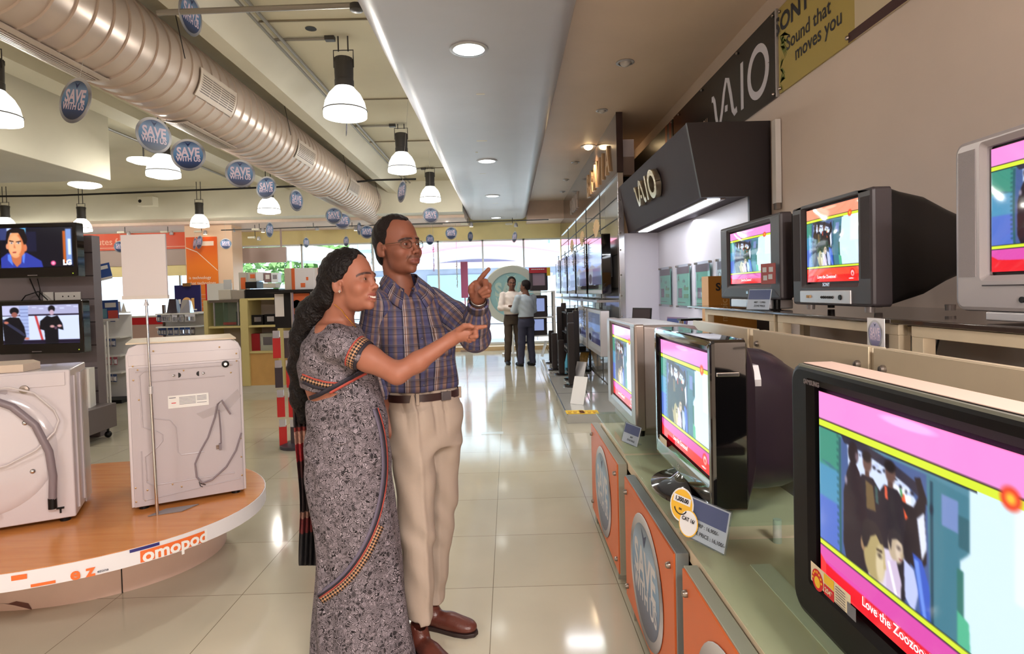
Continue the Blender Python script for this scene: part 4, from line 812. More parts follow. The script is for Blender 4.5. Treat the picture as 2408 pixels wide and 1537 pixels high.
b = MB(); b.mi_(0).box((0, 0, 0), (.92, .012, .60)); b.mi_(1).box((.92, 0, 0.0), (PIVO+.6, .012, .60)); b.mi_(2).box((.86, -.002, -.0), (PIVO+.6, 0, .055)); b.build('banner_sheet', [mat('banner_gold', (178, 158, 84), .35), mat('banner_cream', (206, 190, 160), .4), mat('banner_maroon', (60, 24, 26), .4)], BS)
tx = MB(); tx.text('Sound that', fr((.40, -.002, .30), (1, 0, 0), (0, 0, 1)), .135, .012, .95); tx.text('moves you', fr((.52, -.002, .185), (1, 0, 0), (0, 0, 1)), .135, .012, .95); tx.text('SONY', fr((.19, -.002, .475), (1, 0, 0), (0, 0, 1)), .17, .03, 1.1)
tx.build('banner_lettering', INK, BS)
arcs = MB()
for k in range(4):
    R_ = .05+.035*k; arcs.tube([(1.13-R_*math.cos(a), -.003, .38+R_*math.sin(a)) for a in np.linspace(-.8, .8, 8)], .005, 5)
arcs.cbox((1.2, -.002, .42), (.1, .003, .16)); arcs.build('sound_waves', INK, BS)
pl = MB(); rnd = random.Random(4)
for (cx, cz, s_) in ((.02, .40, .12), (.03, .33, .1), (.02, .17, .07), (.02, .07, .07)):
    for k in range(7):
        a = rnd.uniform(-1.2, 1.4); pl.quad((cx, -.002, cz), (cx+.6*s_*math.cos(a), -.002, cz+.6*s_*math.sin(a)+.012), (cx+1.3*s_*math.cos(a), -.002, cz+1.3*s_*math.sin(a)-.03*abs(math.cos(a))), (cx+.5*s_*math.cos(a), -.002, cz+.5*s_*math.sin(a)-.008))
pl.build('palm_leaves', mat('banner_leaf', (112, 124, 48), .5), BS)
for (x_, z_) in ((.03, .03), (.03, .57), (.86, .03), (1.6, .03)): MB().sphere((x_, -.008, z_), .013, 8, 6).build('bolt', BOLT, BS)
BF = thing('wall_banner', 'dark banner with orange and blue stripes behind the booth header', 'banner', (1.985, 6.93, 2.79), -PI/2, 'banners on the right wall')
b = MB().mi_(0).box((-3.6, 0, 0), (-.02, .012, .62)); b.mi_(1).box((-.34, -.002, .0), (-.26, 0, .62)).mi_(2).box((-.16, -.002, .0), (-.08, 0, .62)).mi_(3).box((-.26, -.002, .1), (-.16, 0, .5)); b.build('banner_sheet', [mat('banner_green_black', (14, 18, 10), .3), mat('banner_orange', (150, 62, 24), .4), mat('banner_red', (120, 30, 26), .4), mat('banner_blue', (30, 40, 90), .4)], BF)
for z_ in (.03, .59): MB().sphere((-.05, -.008, z_), .012, 8, 6).build('bolt', BOLT, BF)
# --- television wall further on
FAS = mat('bronze_gloss_fascia', (110, 88, 72), .12, .3, spec=.8); WPN = mat('grey_gloss_panel', (190, 184, 176), .10, .1, coat=.6)
struct(MB().box((1.36, 7.14, 2.84), (1.42, YW-.02, 3.56)), 'wall_fascia', FAS)
struct(MB().box((1.353, 7.12, 2.84), (1.43, 7.14, 3.56)), 'trim_8', mat('deep_brown_edge', (50, 26, 22), .4))
wp = MB(); wp.mi_(0).box((1.37, 7.14, 0), (1.42, YW-.02, 2.82)); wp.mi_(1)
zs = [.10, .52, .98, 1.44, 1.86, 2.30, 2.555, 2.82]
for z_ in zs[1:-1]: wp.box((1.362, 7.14, z_-.006), (1.37, YW-.02, z_+.006))
for y_ in (8.6, 10.1, 11.6, 13.1): wp.box((1.363, y_-.006, .10), (1.37, y_+.006, 2.82))
wp.mi_(2).box((1.35, 7.14, 2.80), (1.375, YW-.02, 2.83)); struct(wp, 'wall_display', [WPN, mat('black_joint', (30, 28, 28), .5), CHR])
cs = thing('chrome_strip', 'tall bright steel strip at the near end of the television wall', 'strip', (1.37, 7.10, 0)); MB().box((-.02, -.01, .1), (.05, .03, 2.83)).build('strip_body', CHR, cs, bevel=.004)
for z_ in (2.5, 2.28, 2.1, 1.9, 1.6, 1.35, 1.1): MB().sphere((.0, -.012, z_), .011, 8, 6).build('rivet', BOLT, cs)
BRV = thing('wall_lettering', 'raised gilded BRAVIA letters on the glossy brown fascia', 'lettering', (1.335, 8.66, 3.10), -PI/2)
for k, ch_ in enumerate('BRAVIA'):
    o = MB().text(ch_, fr((-.92+.36*k+(.06 if k > 4 else 0), 0, .0), (1, 0, 0), (0, 0, 1)), .50, .02, .9).build('letter', mat('gold_letter', (206, 170, 130), .35, .3), BRV, solid=.03)
SN = thing('wall_lettering', 'raised pale SONY letters further along the brown fascia', 'lettering', (1.335, 11.7, 3.13), -PI/2)
for k, ch_ in enumerate('SONY'): MB().text(ch_, fr((-.5+.34*k, 0, 0), (1, 0, 0), (0, 0, 1)), .40, .02, .9).build('letter', mat('pale_letter', (190, 176, 168), .4, .2), SN, solid=.03)
# flat televisions on wall
def wall_pic(seed):
    p = Pic(64, 48, (150, 176, 206)); p.rect(0, 0, 1, .35, (120, 132, 160), 2); p.rect(0, .35, 1, .6, (150, 180, 235), 4); p.poly([(0, .6), (.3, .5), (.6, .62), (1, .55), (1, 1), (0, 1)], (150, 160, 176), 2)
    p.rect(.35, .62, .9, .8, (110, 118, 160), 1); p.rect(.3, .8, 1, 1, (60, 60, 100), 1); p.ell(.15, .85, .12, .12, (40, 36, 50)); return p
def flat(label, X, Ya, Yb, z0, z1, frame, group, par=None, dep=.11, pic=None, garl=False, ang=0., ems=.9):
    w, h = Yb-Ya, z1-z0; t = thing('flat_television', label, 'television', (X, (Ya+Yb)/2, z0), -PI/2+ang, group)
    b = MB(); b.loft([ring3(rr(w, h, .015, 3, 0, h/2), dep), ring3(rr(w, h, .015, 3, 0, h/2), .006), ring3(rr(w-.01, h-.01, .012, 3, 0, h/2), 0), ring3(rr(w-.08, h-.16, .004, 3, 0, h/2+.04), 0), ring3(rr(w-.09, h-.17, .003, 3, 0, h/2+.04), .008)]); b.build('housing', frame, t, smooth=30)
    (pic or wall_pic(0)).mesh('screen', attrmat('flat_screen_picture_%d' % int(ems*10), emit=ems, rough=.12), fr((0, .005, h/2+.04), (1, 0, 0), (0, 0, 1)), w-.095, h-.175, t)
    MB().box((-w/2+.03, -.004, .01), (w/2-.03, .0, .055)).build('speaker_bar', SIL, t)
    MB().box((-.16, dep, h*.3), (.16, max(dep+.02, (1.362-X)), h*.7)).build('wall_bracket', BLK, t)
    return t
GARL = mat('tinsel', (170, 162, 140), .4, .5)
def garland(x, y, z0, z1, label, m_=None):
    mb = MB(); rnd = random.Random(int(y*100)); n = int((z1-z0)/.012)
    mb.tube([(x, y, z0), (x, y, z1)], .006, 5)
    for k in range(n):
        z = z0+(z1-z0)*k/n
        for q in range(3):
            a = rnd.uniform(0, 2*PI); d = Vector((math.cos(a), math.sin(a), rnd.uniform(-.5, .5)))*rnd.uniform(.025, .05); s_ = Vector((-math.sin(a), math.cos(a), .3))*.007
            o_ = Vector((x, y, z)); mb.quad(o_-s_, o_+d-s_*.3, o_+d+s_*.3, o_+s_)
    one(mb, 'tinsel_garland', m_ or GARL, label, 'garland', 'tinsel garlands')
nm = ['nearest', 'second', 'third', 'fourth', 'fifth']
for i, (ya, yb) in enumerate(((7.16, 8.42), (8.60, 9.86), (10.05, 11.3), (11.5, 12.75), (12.95, 14.1))):
    flat(nm[i]+' wall mounted flat television in the upper row', 1.15, ya, yb, 1.37, 2.11, BLKG, 'flat televisions in the upper row')
    if i < 4: garland(1.12, yb+.09, 1.75, 2.2, nm[i]+' silver garland between the upper flat televisions')
shf = one(MB().box((1.08, 7.16, 1.27), (1.36, 14.2, 1.30)), 'wall_shelf', mat('steel_shelf', (150, 148, 150), .25, .6), 'narrow steel shelf under the upper row of flat televisions', 'shelf')
for i, (ya, yb) in enumerate(((7.18, 8.35), (8.52, 9.45))): flat(['near silver', 'far silver'][i]+' framed flat television in the lower row', 1.12, ya, yb, .60, 1.17, SIL2, 'flat televisions in the lower row', ems=.6); garland(1.08, yb+.06, .86, 1.2, ['near', 'far'][i]+' garland on the lower flat televisions')
for i, (y_, z_) in enumerate(((7.5, 1.30), (8.9, 1.30))):
    pass
# golden fan papers on top of the TVs
for i, y_ in enumerate((7.9, 9.4, 10.9)):
    mb = MB()
    for k in range(9):
        a = -.9+.22*k; mb.add([(1.2, y_-.02, 2.10), (1.2, y_+.02, 2.10), (1.2, y_+.34*math.sin(a)+.03, 2.10+.27*math.cos(a)), (1.21, y_+.34*math.sin(a)-.03, 2.10+.27*math.cos(a))], [(0, 1, 2, 3)])
    one(mb, 'paper_fan', mat('gold_paper', (222, 180, 120), .5, .1), nm[i]+' golden paper fan on top of a flat television', 'decoration', 'golden paper fans', solid=.002)
# plinth
pm = MB(); pm.mi_(0).box((.60, 6.26, 0), (1.355, 11.45, .095)); pm.mi_(1)
for y_ in (7.6, 9.1, 10.6): pm.box((.598, y_-.005, 0), (1.36, y_+.005, .0965))
pm.mi_(2).box((.592, 6.255, .085), (.605, 11.45, .099))
one(pm, 'display_plinth', [mat('plinth_gloss', (186, 184, 178), .08, coat=.5), mat('black_joint'), CHR], 'low glossy grey plinth along the television wall', 'plinth')
# towers and speakers on the plinth
SPK = mat('speaker_brown_black', (34, 26, 26), .3)
sp = [(.86, 8.15, .10, .88, 'tall slim black speaker column nearest on the plinth'), (.92, 8.75, .10, 1.0, 'tall slim black speaker column, second on the plinth'), (1.02, 8.95, .1, 1.02, 'slim black speaker column close behind the second'), (.82, 9.3, .1, .55, 'short black floor speaker on the plinth edge'),
      (.76, 9.9, .1, .62, 'round shouldered black floor speaker further along'), (.90, 10.4, .1, 1.05, 'tall black speaker column past the round one'), (1.05, 11.2, .1, 1.1, 'tall black speaker column beside the glass rack'), (.78, 10.9, .1, .6, 'small black floor speaker near the far tube sets')]
for (x_, y_, z_, h_, l) in sp:
    t = thing('speaker_column', l, 'speaker', (x_, y_, z_), group='speaker columns on the plinth')
    MB().lathe([(.001, 0), (.12, 0), (.12, .012), (.10, .018), (.001, .02)], n=24).build('base', BLKG, t, smooth=30); MB().box((-.045, -.045, .018), (.045, .045, h_)).build('column', SPK, t, bevel=.008)
    MB().box((-.048, -.036, .05), (-.045, .036, h_-.03)).build('grille', mat('speaker_cloth'), t)
rk = thing('equipment_rack', 'black rack with hi-fi units on the plinth behind the speaker columns', 'rack', (1.13, 9.95, .10))
for (dx, dy) in ((-.18, -.4), (.18, -.4), (-.18, .4), (.18, .4)): MB().box((dx-.012, dy-.012, 0), (dx+.012, dy+.012, .98)).build('post', BLK, rk)
for z_ in (.02, .32, .62, .95): MB().box((-.2, -.42, z_), (.2, .42, z_+.015)).build('rack_shelf', BLK, rk)
for i, (z_, y_) in enumerate(((.335, -.15), (.335, .2), (.635, .0), (.965, -.1))):
    t = thing('hifi_unit', ['low black player on the rack, lower left', 'low black player on the rack, lower right', 'slim amplifier on the middle rack shelf', 'slim player on top of the rack'][i], 'player', (1.11, 9.95+y_, .10+z_), group='hi-fi units'); MB().box((-.15, -.15, 0), (.15, .15, .07)).build('case', BLK, t, bevel=.003); MB().box((-.153, -.13, .02), (-.15, .13, .05)).build('front_display', SIL, t)
# leaflets and easels on plinth
YP = mat('yellow_print', (238, 196, 50), .5); 
for i, (px, py) in enumerate(((1352, 968), (1385, 968))):
    p = onZ(px, py, .1); t = thing('leaflet', ['yellow printed leaflet at the near left end of the plinth', 'yellow printed leaflet at the near right end of the plinth'][i], 'leaflet', (p.x, p.y, .0965), .0, 'yellow leaflets'); MB().box((-.10, -.09, 0), (.10, .09, .004)).build('paper', YP, t)
    q = MB(); 
    for k in range(3): q.box((-.08+.06*k, -.06, .0042), (-.045+.06*k, -.03, .0050)); q.box((-.08+.06*k, .02, .0042), (-.03+.06*k, .035, .0050))
    q.build('print', mat('brown_print', (150, 80, 30), .5), t)
def easel(label, px, py, h, col, rz=.5, w=.18):
    p = onZ(px, py, .097); t = thing('easel_card', label, 'card', (p.x, p.y, .0975), -PI/2+rz, 'standing cards on the plinth')
    T = Matrix.Rotation(-.35, 4, 'X'); MB().box((-w/2, 0, 0), (w/2, .006, h), T).build('card', col, t, bevel=.001); MB().tube([(-.04, h*.28, h*.75), (-.04, h*.7, .0)], .004, 5).build('prop', BLK, t); MB().tube([(.04, h*.28, h*.75), (.04, h*.7, .0)], .004, 5).build('prop', BLK, t)
easel('white card with black props nearest on the plinth', 1356, 950, .33, WHT, .9); easel('silver framed card behind the nearest card', 1360, 893, .28, SIL2, .8); easel('light blue brochure standing on the plinth', 1333, 870, .3, mat('brochure_blue', (90, 170, 200), .4), .7)
easel('yellow and red brochure by the tiled wall', 1368, 866, .36, mat('brochure_yellow', (200, 150, 60), .4, var=.4, vs=20), .8); easel('small white card beside the first speaker base', 1303, 862, .14, WHT, .3, .12); easel('slim white card on the plinth near the standing men', 1274, 838, .34, WHT, .5, .1)
# small brochures above lower televisions
for i, (px, py, c_) in enumerate(((1368, 703, WHT), (1405, 705, mat('brochure_mix', (190, 200, 196), .4, var=.3, vs=30)))):
    p = onX(px, py, 1.2); one(MB().box((-.004, -.14, 0), (.004, .14, .13)), 'brochure', c_, ['white brochure above the lower flat televisions', 'printed brochure above the nearest lower flat television'][i], 'brochure', 'brochures above the lower televisions', loc=(p.x, p.y, 1.172))
# far end sets
def farcrt(label, px, py, Y, w, h, z0, scr, hasred=False, dep=.45, cab=DGR):
    p = at(px, py, Y); t = thing('tube_television', label, 'television', (p.x, Y, z0), .12, 'tube sets at the far end')
    b = MB(); b.loft([ring3(rr(w, h, .02, 3, 0, h/2), .06), ring3(rr(w, h, .02, 3, 0, h/2), .006), ring3(rr(w-.02, h-.02, .015, 3, 0, h/2), 0), ring3(rr(w*.72, h*.62, .01, 3, 0, h*.56), 0.), ring3(rr(w*.70, h*.60, .01, 3, 0, h*.56), .02)]); b.build('bezel', cab, t, smooth=30)
    MB().loft([ring3(rr(w-.01, h-.01, .02, 3, 0, h/2), .06), ring3(rr(w*.9, h*.9, .02, 3, 0, h/2), dep*.5), ring3(rr(w*.6, h*.6, .02, 3, 0, h/2), dep)]).build('rear_housing', BLK, t, smooth=30)
    MB().quad((-w*.35, .018, h*.26), (w*.35, .018, h*.26), (w*.35, .018, h*.86), (-w*.35, .018, h*.86)).build('screen', scr, t); return t
zf = at(1267, 684, 12.0).z
t = farcrt('dark tube television under a red and yellow header card', 1267, 660, 12.0, .37, .41, at(1267, 683, 12.0).z, mat('screen_pinkgrey', (150, 128, 140), .15))
rc_ = MB(); rc_.mi_(0).box((-.2, -.012, .36), (.17, .0, .47)); rc_.mi_(1).box((.17, -.012, .30), (.24, .0, .47)); rc_.mi_(2); [rc_.box((-.15+.04*k_, -.014, .425), (-.122+.04*k_, -.012, .445)) for k_ in range(7)]; rc_.build('header_card', [mat('card_crimson', (180, 40, 50), .5), YP, WHT], t)
z1_ = at(1262, 745, 12.0).z; t2 = farcrt('dark tube television with bluish screen below the header card set', 1264, 720, 12.0, .42, .44, z1_, emis('blue_screen', (150, 165, 215), .9))
z2_ = at(1262, 788, 12.0).z; t3 = farcrt('lowest dark tube television behind the second standing man', 1262, 770, 12.0, .44, .38, z2_, emis('blue_screen', (150, 165, 215), .9))
fs = thing('television_stand', 'white stand with shelves holding the far tube sets', 'stand', (t.location.x+.02, 12.0, 0))
for (z_, nm_) in ((z1_-.0225, 'stand_shelf'), (z2_-.0225, 'stand_shelf'), (zf-.03, 'stand_shelf')): MB().box((-.28, -.08, z_), (.30, .5, z_+.02)).build(nm_, WHT, fs)
for (x_, y_) in ((-.26, .45), (.28, -.05), (.28, .45)): MB().box((x_-.02, y_-.02, 0), (x_+.02, y_+.02, zf)).build('post', WHT, fs)
# ================================================================ LEFT SIDE
# --- round display platform
PT = thing('display_platform', 'round display platform with an orange wood top and chipped white rim', 'platform', (-2.40, 3.05, 0))
def ell(a, b, z, n=72): return [(a*math.cos(2*PI*i/n), b*math.sin(2*PI*i/n), z) for i in range(n)]
def wood(name, c1, c2, sc=3.):
    m = bpy.data.materials.new(name); m.use_nodes = True; nt = m.node_tree; b = nt.nodes['Principled BSDF']; N = nt.nodes.new; L = nt.links.new
    tc = N('ShaderNodeTexCoord'); mp = N('ShaderNodeMapping'); mp.inputs['Scale'].default_value = (1, 9, 1); mp.inputs['Rotation'].default_value = (0, 0, .3); n = N('ShaderNodeTexNoise'); n.inputs['Scale'].default_value = sc; n.inputs['Detail'].default_value = 8
    r = N('ShaderNodeValToRGB'); r.color_ramp.elements[0].position = .3; r.color_ramp.elements[1].position = .72; r.color_ramp.elements[0].color = (*lin(c1), 1); r.color_ramp.elements[1].color = (*lin(c2), 1)
    L(tc.outputs['Object'], mp.inputs[0]); L(mp.outputs[0], n.inputs[0]); L(n.outputs[0], r.inputs[0]); L(r.outputs[0], b.inputs['Base Color']); b.inputs['Roughness'].default_value = .22; return m
MB().loft([ell(1.045, .825, .366), ell(1.045, .825, .372)]).build('platform_top', wood('orange_wood', (196, 122, 62), (208, 138, 76)), PT)
def chipmat():
    m = bpy.data.materials.new('chipped_white_rim'); m.use_nodes = True; nt = m.node_tree; b = nt.nodes['Principled BSDF']; N = nt.nodes.new; L = nt.links.new
    tc = N('ShaderNodeTexCoord'); n = N('ShaderNodeTexNoise'); n.inputs['Scale'].default_value = 7; n.inputs['Detail'].default_value = 6
    sp = N('ShaderNodeSeparateXYZ'); mr = N('ShaderNodeMapRange'); mr.inputs[1].default_value = .365; mr.inputs[2].default_value = .30; mr.inputs[3].default_value = -.03; mr.inputs[4].default_value = .13
    ad = N('ShaderNodeMath'); gt = N('ShaderNodeMath'); gt.operation = 'GREATER_THAN'; gt.inputs[1].default_value = .75
    mx = N('ShaderNodeMix'); mx.data_type = 'RGBA'; mx.inputs[6].default_value = (*lin((228, 224, 226)), 1); mx.inputs[7].default_value = (*lin((204, 128, 84)), 1)
    L(tc.outputs['Object'], n.inputs[0]); L(tc.outputs['Object'], sp.inputs[0]); L(sp.outputs[2], mr.inputs[0]); L(n.outputs[0], ad.inputs[0]); L(mr.outputs[0], ad.inputs[1]); L(ad.outputs[0], gt.inputs[0]); L(gt.outputs[0], mx.inputs[0]); L(mx.outputs[2], b.inputs['Base Color']); b.inputs['Roughness'].default_value = .35; return m
MB().loft([ell(1.05, .83, .298), ell(1.05, .83, .3695), ell(1.02, .80, .3695), ell(1.02, .80, .298)], cap=False).build('rim', chipmat(), PT, smooth=40)
MB().loft([[(x, y+.24, z) for x, y, z in ell(.72, .58, zz)] for zz in (0, .305)]).build('platform_base', mat('pinkish_base', (224, 196, 180), .45, var=.06, vs=4), PT, smooth=40)
def on_rim(mb, ang0, z0, z1, wl, a=1.05, b=.83, off=.002, n=10, top=None):
    V = []; 
    for i in range(n+1):
        t = ang0+wl*i/n; x, y = (a+off)*math.cos(t), (b+off)*math.sin(t); V += [(x, y, z0), (x, y, z1 if top is None else z0+(z1-z0)*top(i/n))]
    mb.add(V, [(2*i, 2*i+2, 2*i+3, 2*i+1) for i in range(n)])
rs = MB(); rs.mi_(0); on_rim(rs, -.72, .302, .352, .30); rs.mi_(1); on_rim(rs, -.76, .356, .369, .12)
def rimtext(mb, s, ang, z, size, off=.004):
    vs, fs = glyphs(s, .03); a, b = 1.05+off, .83+off
    R_ = math.hypot(a*math.sin(ang), b*math.cos(ang)); V = []
    for x, y, _ in vs:
        t = ang+x*size/R_; V.append((a*math.cos(t), b*math.sin(t), z+y*size))
    mb.add(V, fs)
rs.mi_(2); rimtext(rs, 'omopod', -.56, .326, .080)
rs.mi_(0); rimtext(rs, 'e z', -.93, .322, .07); on_rim(rs, -1.16, .34, .36, .05); on_rim(rs, -1.10, .302, .314, .08); rs.mi_(3); rimtext(rs, 'ezone', -.86, .312, .016)
rs.build('rim_sticker', [mat('sticker_orange', (230, 110, 50), .4), mat('sticker_navy', (40, 36, 110), .4), WHT, mat('sticker_grey')], PT)
ch = MB(); 
ch.add([(.722*math.cos(t), .24+.582*math.sin(t), z) for t, z in ((-1.98, .0), (-1.86, .03), (-1.80, .05), (-1.76, .045), (-1.755, .085), (-1.70, .055), (-1.62, .04), (-1.52, .035), (-1.47, .045), (-1.40, .03), (-1.38, .0))], [tuple(range(11))]); ch.build('torn_patch', mat('torn_brown', (110, 70, 62), .7), PT)
MB().box((.47, -.202, .0), (.473, -.15, .30)).build('base_joint', mat('black_joint'), PT)
# --- washing machines (backs towards the camera)
PEAR = mat('white_enamel', (206, 198, 202), .25, coat=.3); PEAR2 = mat('pale_grey_enamel', (184, 175, 179), .3); GSC = mat('screw_brass', (170, 140, 100), .35, .7)
HOSE = mat('grey_hose', (128, 116, 122), .4); WC = mat('white_cord', (206, 198, 198), .4)
t = thing('washing_machine', 'white washing machine on the platform seen from its flat back, behind the price stand', 'washing machine', (-1.91, 2.92, .372), math.radians(29), 'washing machines on the platform')
W_, D_, H_ = .525, .50, .835
b = MB(); 
prf = [(0, .02), (W_, .02), (W_, H_-.05), (W_-.015, H_-.015), (W_-.05, H_), (.05, H_), (.015, H_-.015), (0, H_-.05)]
b.loft([[(x, y, z) for x, z in prf] for y in (.0, .015, D_)]); b.build('body', PEAR, t, bevel=.004, smooth=35)
MB().box((.012, -.006, .0+.02), (W_-.012, .004, H_-.115)).build('back_panel', PEAR2, t, bevel=.004)
MB().box((.01, -.004, H_-.105), (W_-.01, .004, H_-.05)).build('back_rail', PEAR, t, bevel=.003)
rb = MB()
rb.tube([(.075, -.007, .70), (.055, -.007, .68), (.06, -.007, .42), (.12, -.007, .39), (.145, -.007, .37), (.145, -.007, .34), (.12, -.007, .31), (.065, -.007, .27), (.07, -.007, .14), (.09, -.007, .12), (.47, -.007, .12)], .0035, 6)
rb.tube([(.10, -.007, .645), (.44, -.007, .645)], .003, 6); rb.tube([(.10, -.007, .46), (.18, -.007, .44), (.205, -.007, .40), (.21, -.007, .27), (.225, -.007, .255), (.33, -.007, .255)], .003, 6); rb.tube([(.04, -.007, .70), (.48, -.007, .70)], .003, 6)
rb.tube([(.05, -.007, .30), (.05, -.007, .06), (.06, -.007, .05), (.50, -.007, .085)], .003, 6); rb.build('pressed_ribs', PEAR2, t, smooth=True)
for (x, z) in ((.02, .05), (.06, .05), (.02, .12), (.05, .71), (.03, .66), (.03, .73), (.12, .80), (.42, .80), (.05, .56), (.07, .15), (.07, .10), (.18, .11), (.22, .09), (.50, .72), (.50, .76), (.505, .3), (.505, .2), (.505, .1), (.25, .69), (.47, .70), (.47, .66)): MB().lathe([(.0045, 0), (.0045, .003), (.001, .004)], n=8, T=Matrix.Translation((x, -.005, z)) @ Matrix.Rotation(PI/2, 4, 'X')).build('screw', GSC, t)
for (x, sx) in ((.225, 1), (.32, -1)):
    q = MB().mi_(0).disc((x, -.0075, .668), .013, 20, 'y').mi_(1).box((x-.045 if sx > 0 else x, -.009, .655), (x if sx > 0 else x+.04, -.006, .682)); q.build('transport_bolt_cover', [BLK, PEAR2], t); MB().sphere((x-sx*.02, -.010, .668), .007, 8, 6).build('bolt', CHR, t)
q = MB(); q.lathe([(.018, 0), (.018, .012), (.012, .014), (.012, .006), (.001, .006)], n=24, T=Matrix.Translation((.445, -.006, .708)) @ Matrix.Rotation(PI/2, 4, 'X')); q.build('inlet_valve', BLK, t, smooth=40); MB().lathe([(.008, 0), (.008, .012), (.001, .012)], n=16, T=Matrix.Translation((.445, -.010, .708)) @ Matrix.Rotation(PI/2, 4, 'X')).build('valve_nozzle', CHR, t)
q = MB().mi_(0).box((.175, -.009, .50), (.36, -.0075, .565)); q.mi_(1)
for k in range(6): q.box((.225, -.0098, .552-k*.007), (.30, -.0092, .5545-k*.007)); q.box((.305, -.0098, .552-k*.007), (.35, -.0092, .5545-k*.007)) if k != 4 else None
q.box((.18, -.0098, .552), (.21, -.0092, .556)); q.mi_(2).box((.19, -.0098, .525), (.21, -.0092, .529)); q.build('rating_label', [WHT, mat('sticker_grey'), mat('sticker_red')], t)
MB().tube([(.46, -.02, .44), (.42, -.025, .52), (.40, -.02, .50), (.385, -.015, .43), (.35, -.012, .33), (.31, -.012, .26), (.285, -.012, .20), (.29, -.015, .13), (.315, -.02, .095), (.36, -.02, .105), (.43, -.015, .16), (.48, -.012, .24), (.51, -.008, .33)], .0045, 8).build('power_cord', HOSE, t, smooth=True)
MB().tube([(.405, -.02, .47), (.41, -.02, .36), (.41, -.02, .29)], .004, 6).cbox((.405, -.02, .275), (.012, .014, .03)).build('plug_lead', HOSE, t)
for k in range(3): MB().tube([(.40, -.02, .265+.008*k), (.385, -.02, .265+.008*k)], .0022, 6).build('plug_pin', CHR, t)
MB().tube([(.30, -.02, .105), (.305, -.03, .085), (.315, -.02, .075)], .002, 5).tube([(.305, -.02, .095), (.33, -.025, .085)], .002, 5).build('cord_tie', BLK, t)
MB().box((.0, .04, H_+.001), (W_*.96, D_, H_+.008)).build('top_sheet', mat('cream_top', (224, 206, 176), .4), t)
MB().add([(.30, -.012, .46), (.42, -.014, .50), (.50, -.012, .57), (.515, -.010, .53), (.46, -.014, .47), (.33, -.012, .43)], [tuple(range(6))]).build('clear_tape', glassm('tape', (240, 236, 236), .25, .1, .25), t)
for (x, y_) in ((.05, .04), (W_-.05, .04), (.05, D_-.04), (W_-.05, D_-.04)): MB().lathe([(.022, 0), (.022, .02)], (x, y_, 0), 14).build('foot', BLK, t)
# machine 1
t = thing('washing_machine', 'glossy white washing machine cut off by the left edge, with a grey drain hose', 'washing machine', (-2.12, 2.83, .372), math.radians(27), 'washing machines on the platform')
W_, D_, H_ = .62, .40, .735
b = MB(); b.loft([[(x, y, z) for x, z in ((-W_, .02), (0, .02), (0, H_), (-W_, H_))] for y in (0, D_)]); b.build('body', PEAR, t, bevel=.008)
bw = MB(); rings = []
for (r, y) in ((.30, -.001), (.285, -.010), (.255, -.014), (.20, -.024), (.12, -.034), (.02, -.038)): rings.append([(-.36+r*math.cos(2*PI*i/48), y, .37+r*.98*math.sin(2*PI*i/48)) for i in range(48)])
bw.loft(rings).build('drum_dome', mat('gloss_enamel', (210, 203, 207), .12, coat=.6), t, smooth=True)
MB().box((-W_, -.005, H_-.075), (-.02, .0, H_-.01)).build('back_rail', PEAR, t, bevel=.002)
MB().tube([(-.62, -.03, .655), (-.45, -.035, .66), (-.32, -.04, .645), (-.21, -.05, .585), (-.13, -.05, .49), (-.085, -.045, .36), (-.075, -.04, .24), (-.082, -.035, .13)], .0165, 14).build('drain_hose', HOSE, t, smooth=True)
MB().lathe([(.018, 0), (.018, .05)], (-.083, -.034, .085), 16).build('hose_end', BLK, t, smooth=30)
MB().tube([(-.62, -.02, .64), (-.50, -.03, .645), (-.36, -.045, .665), (-.22, -.05, .675), (-.13, -.045, .64), (-.06, -.035, .55), (-.045, -.03, .50), (-.06, -.04, .45), (-.13, -.055, .375), (-.24, -.058, .32), (-.36, -.055, .30), (-.5, -.045, .31), (-.62, -.03, .335)], .0045, 8).build('power_cord', WC, t, smooth=True)
for (x, z) in ((-.175, .50), (-.155, .27)): MB().disc((x, -.0075, z+.012), .014, 16, 'y').build('slot', BLK, t); MB().sphere((x, -.014, z), .013, 12, 8).build('transport_bolt', CHR, t, smooth=True)
MB().lathe([(.02, 0), (.018, .008), (.008, .01), (.008, .004), (.001, .004)], n=20, T=Matrix.Translation((-.175, -.004, .655)) @ Matrix.Rotation(PI/2, 4, 'X')).build('cable_grommet', mat('bolt_steel'), t, smooth=30)
MB().disc((-.25, -.003, .65), .014, 16, 'y').disc((-.31, -.036, .10), .016, 16, 'y').build('plug_cap', mat('cap_grey', (172, 164, 170), .4), t)
q = MB().mi_(0).box((-.47, -.0405, .32), (-.375, -.039, .42)); q.mi_(1)
for k in range(8): q.box((-.465, -.0415, .405-k*.008), (-.39, -.0408, .407-k*.008))
for k in range(12): q.box((-.46+.006*k, -.0415, .327), (-.457+.006*k, -.0408, .338))
q.build('rating_label', [WHT, mat('sticker_grey')], t)
MB().box((-.075, -.008, .0+.07), (-.045, -.001, .078)).box((-.063, -.008, .05), (-.056, -.001, .078)).build('hook', BLK, t)
for y_ in (.06, .20): MB().tube([(.003, y_, .05), (.003, y_, .70)], .006, 6).build('pressed_rib', PEAR, t, smooth=True)
MB().box((-.0, .24, .02), (.006, .39, .70)).build('side_tape', glassm('tape'), t)
for (x, y_) in ((-.05, .04), (-W_+.05, .04), (-.05, D_-.04), (-W_+.05, D_-.04)): MB().lathe([(.022, 0), (.022, .02)], (x, y_, 0), 14).build('foot', BLK, t)
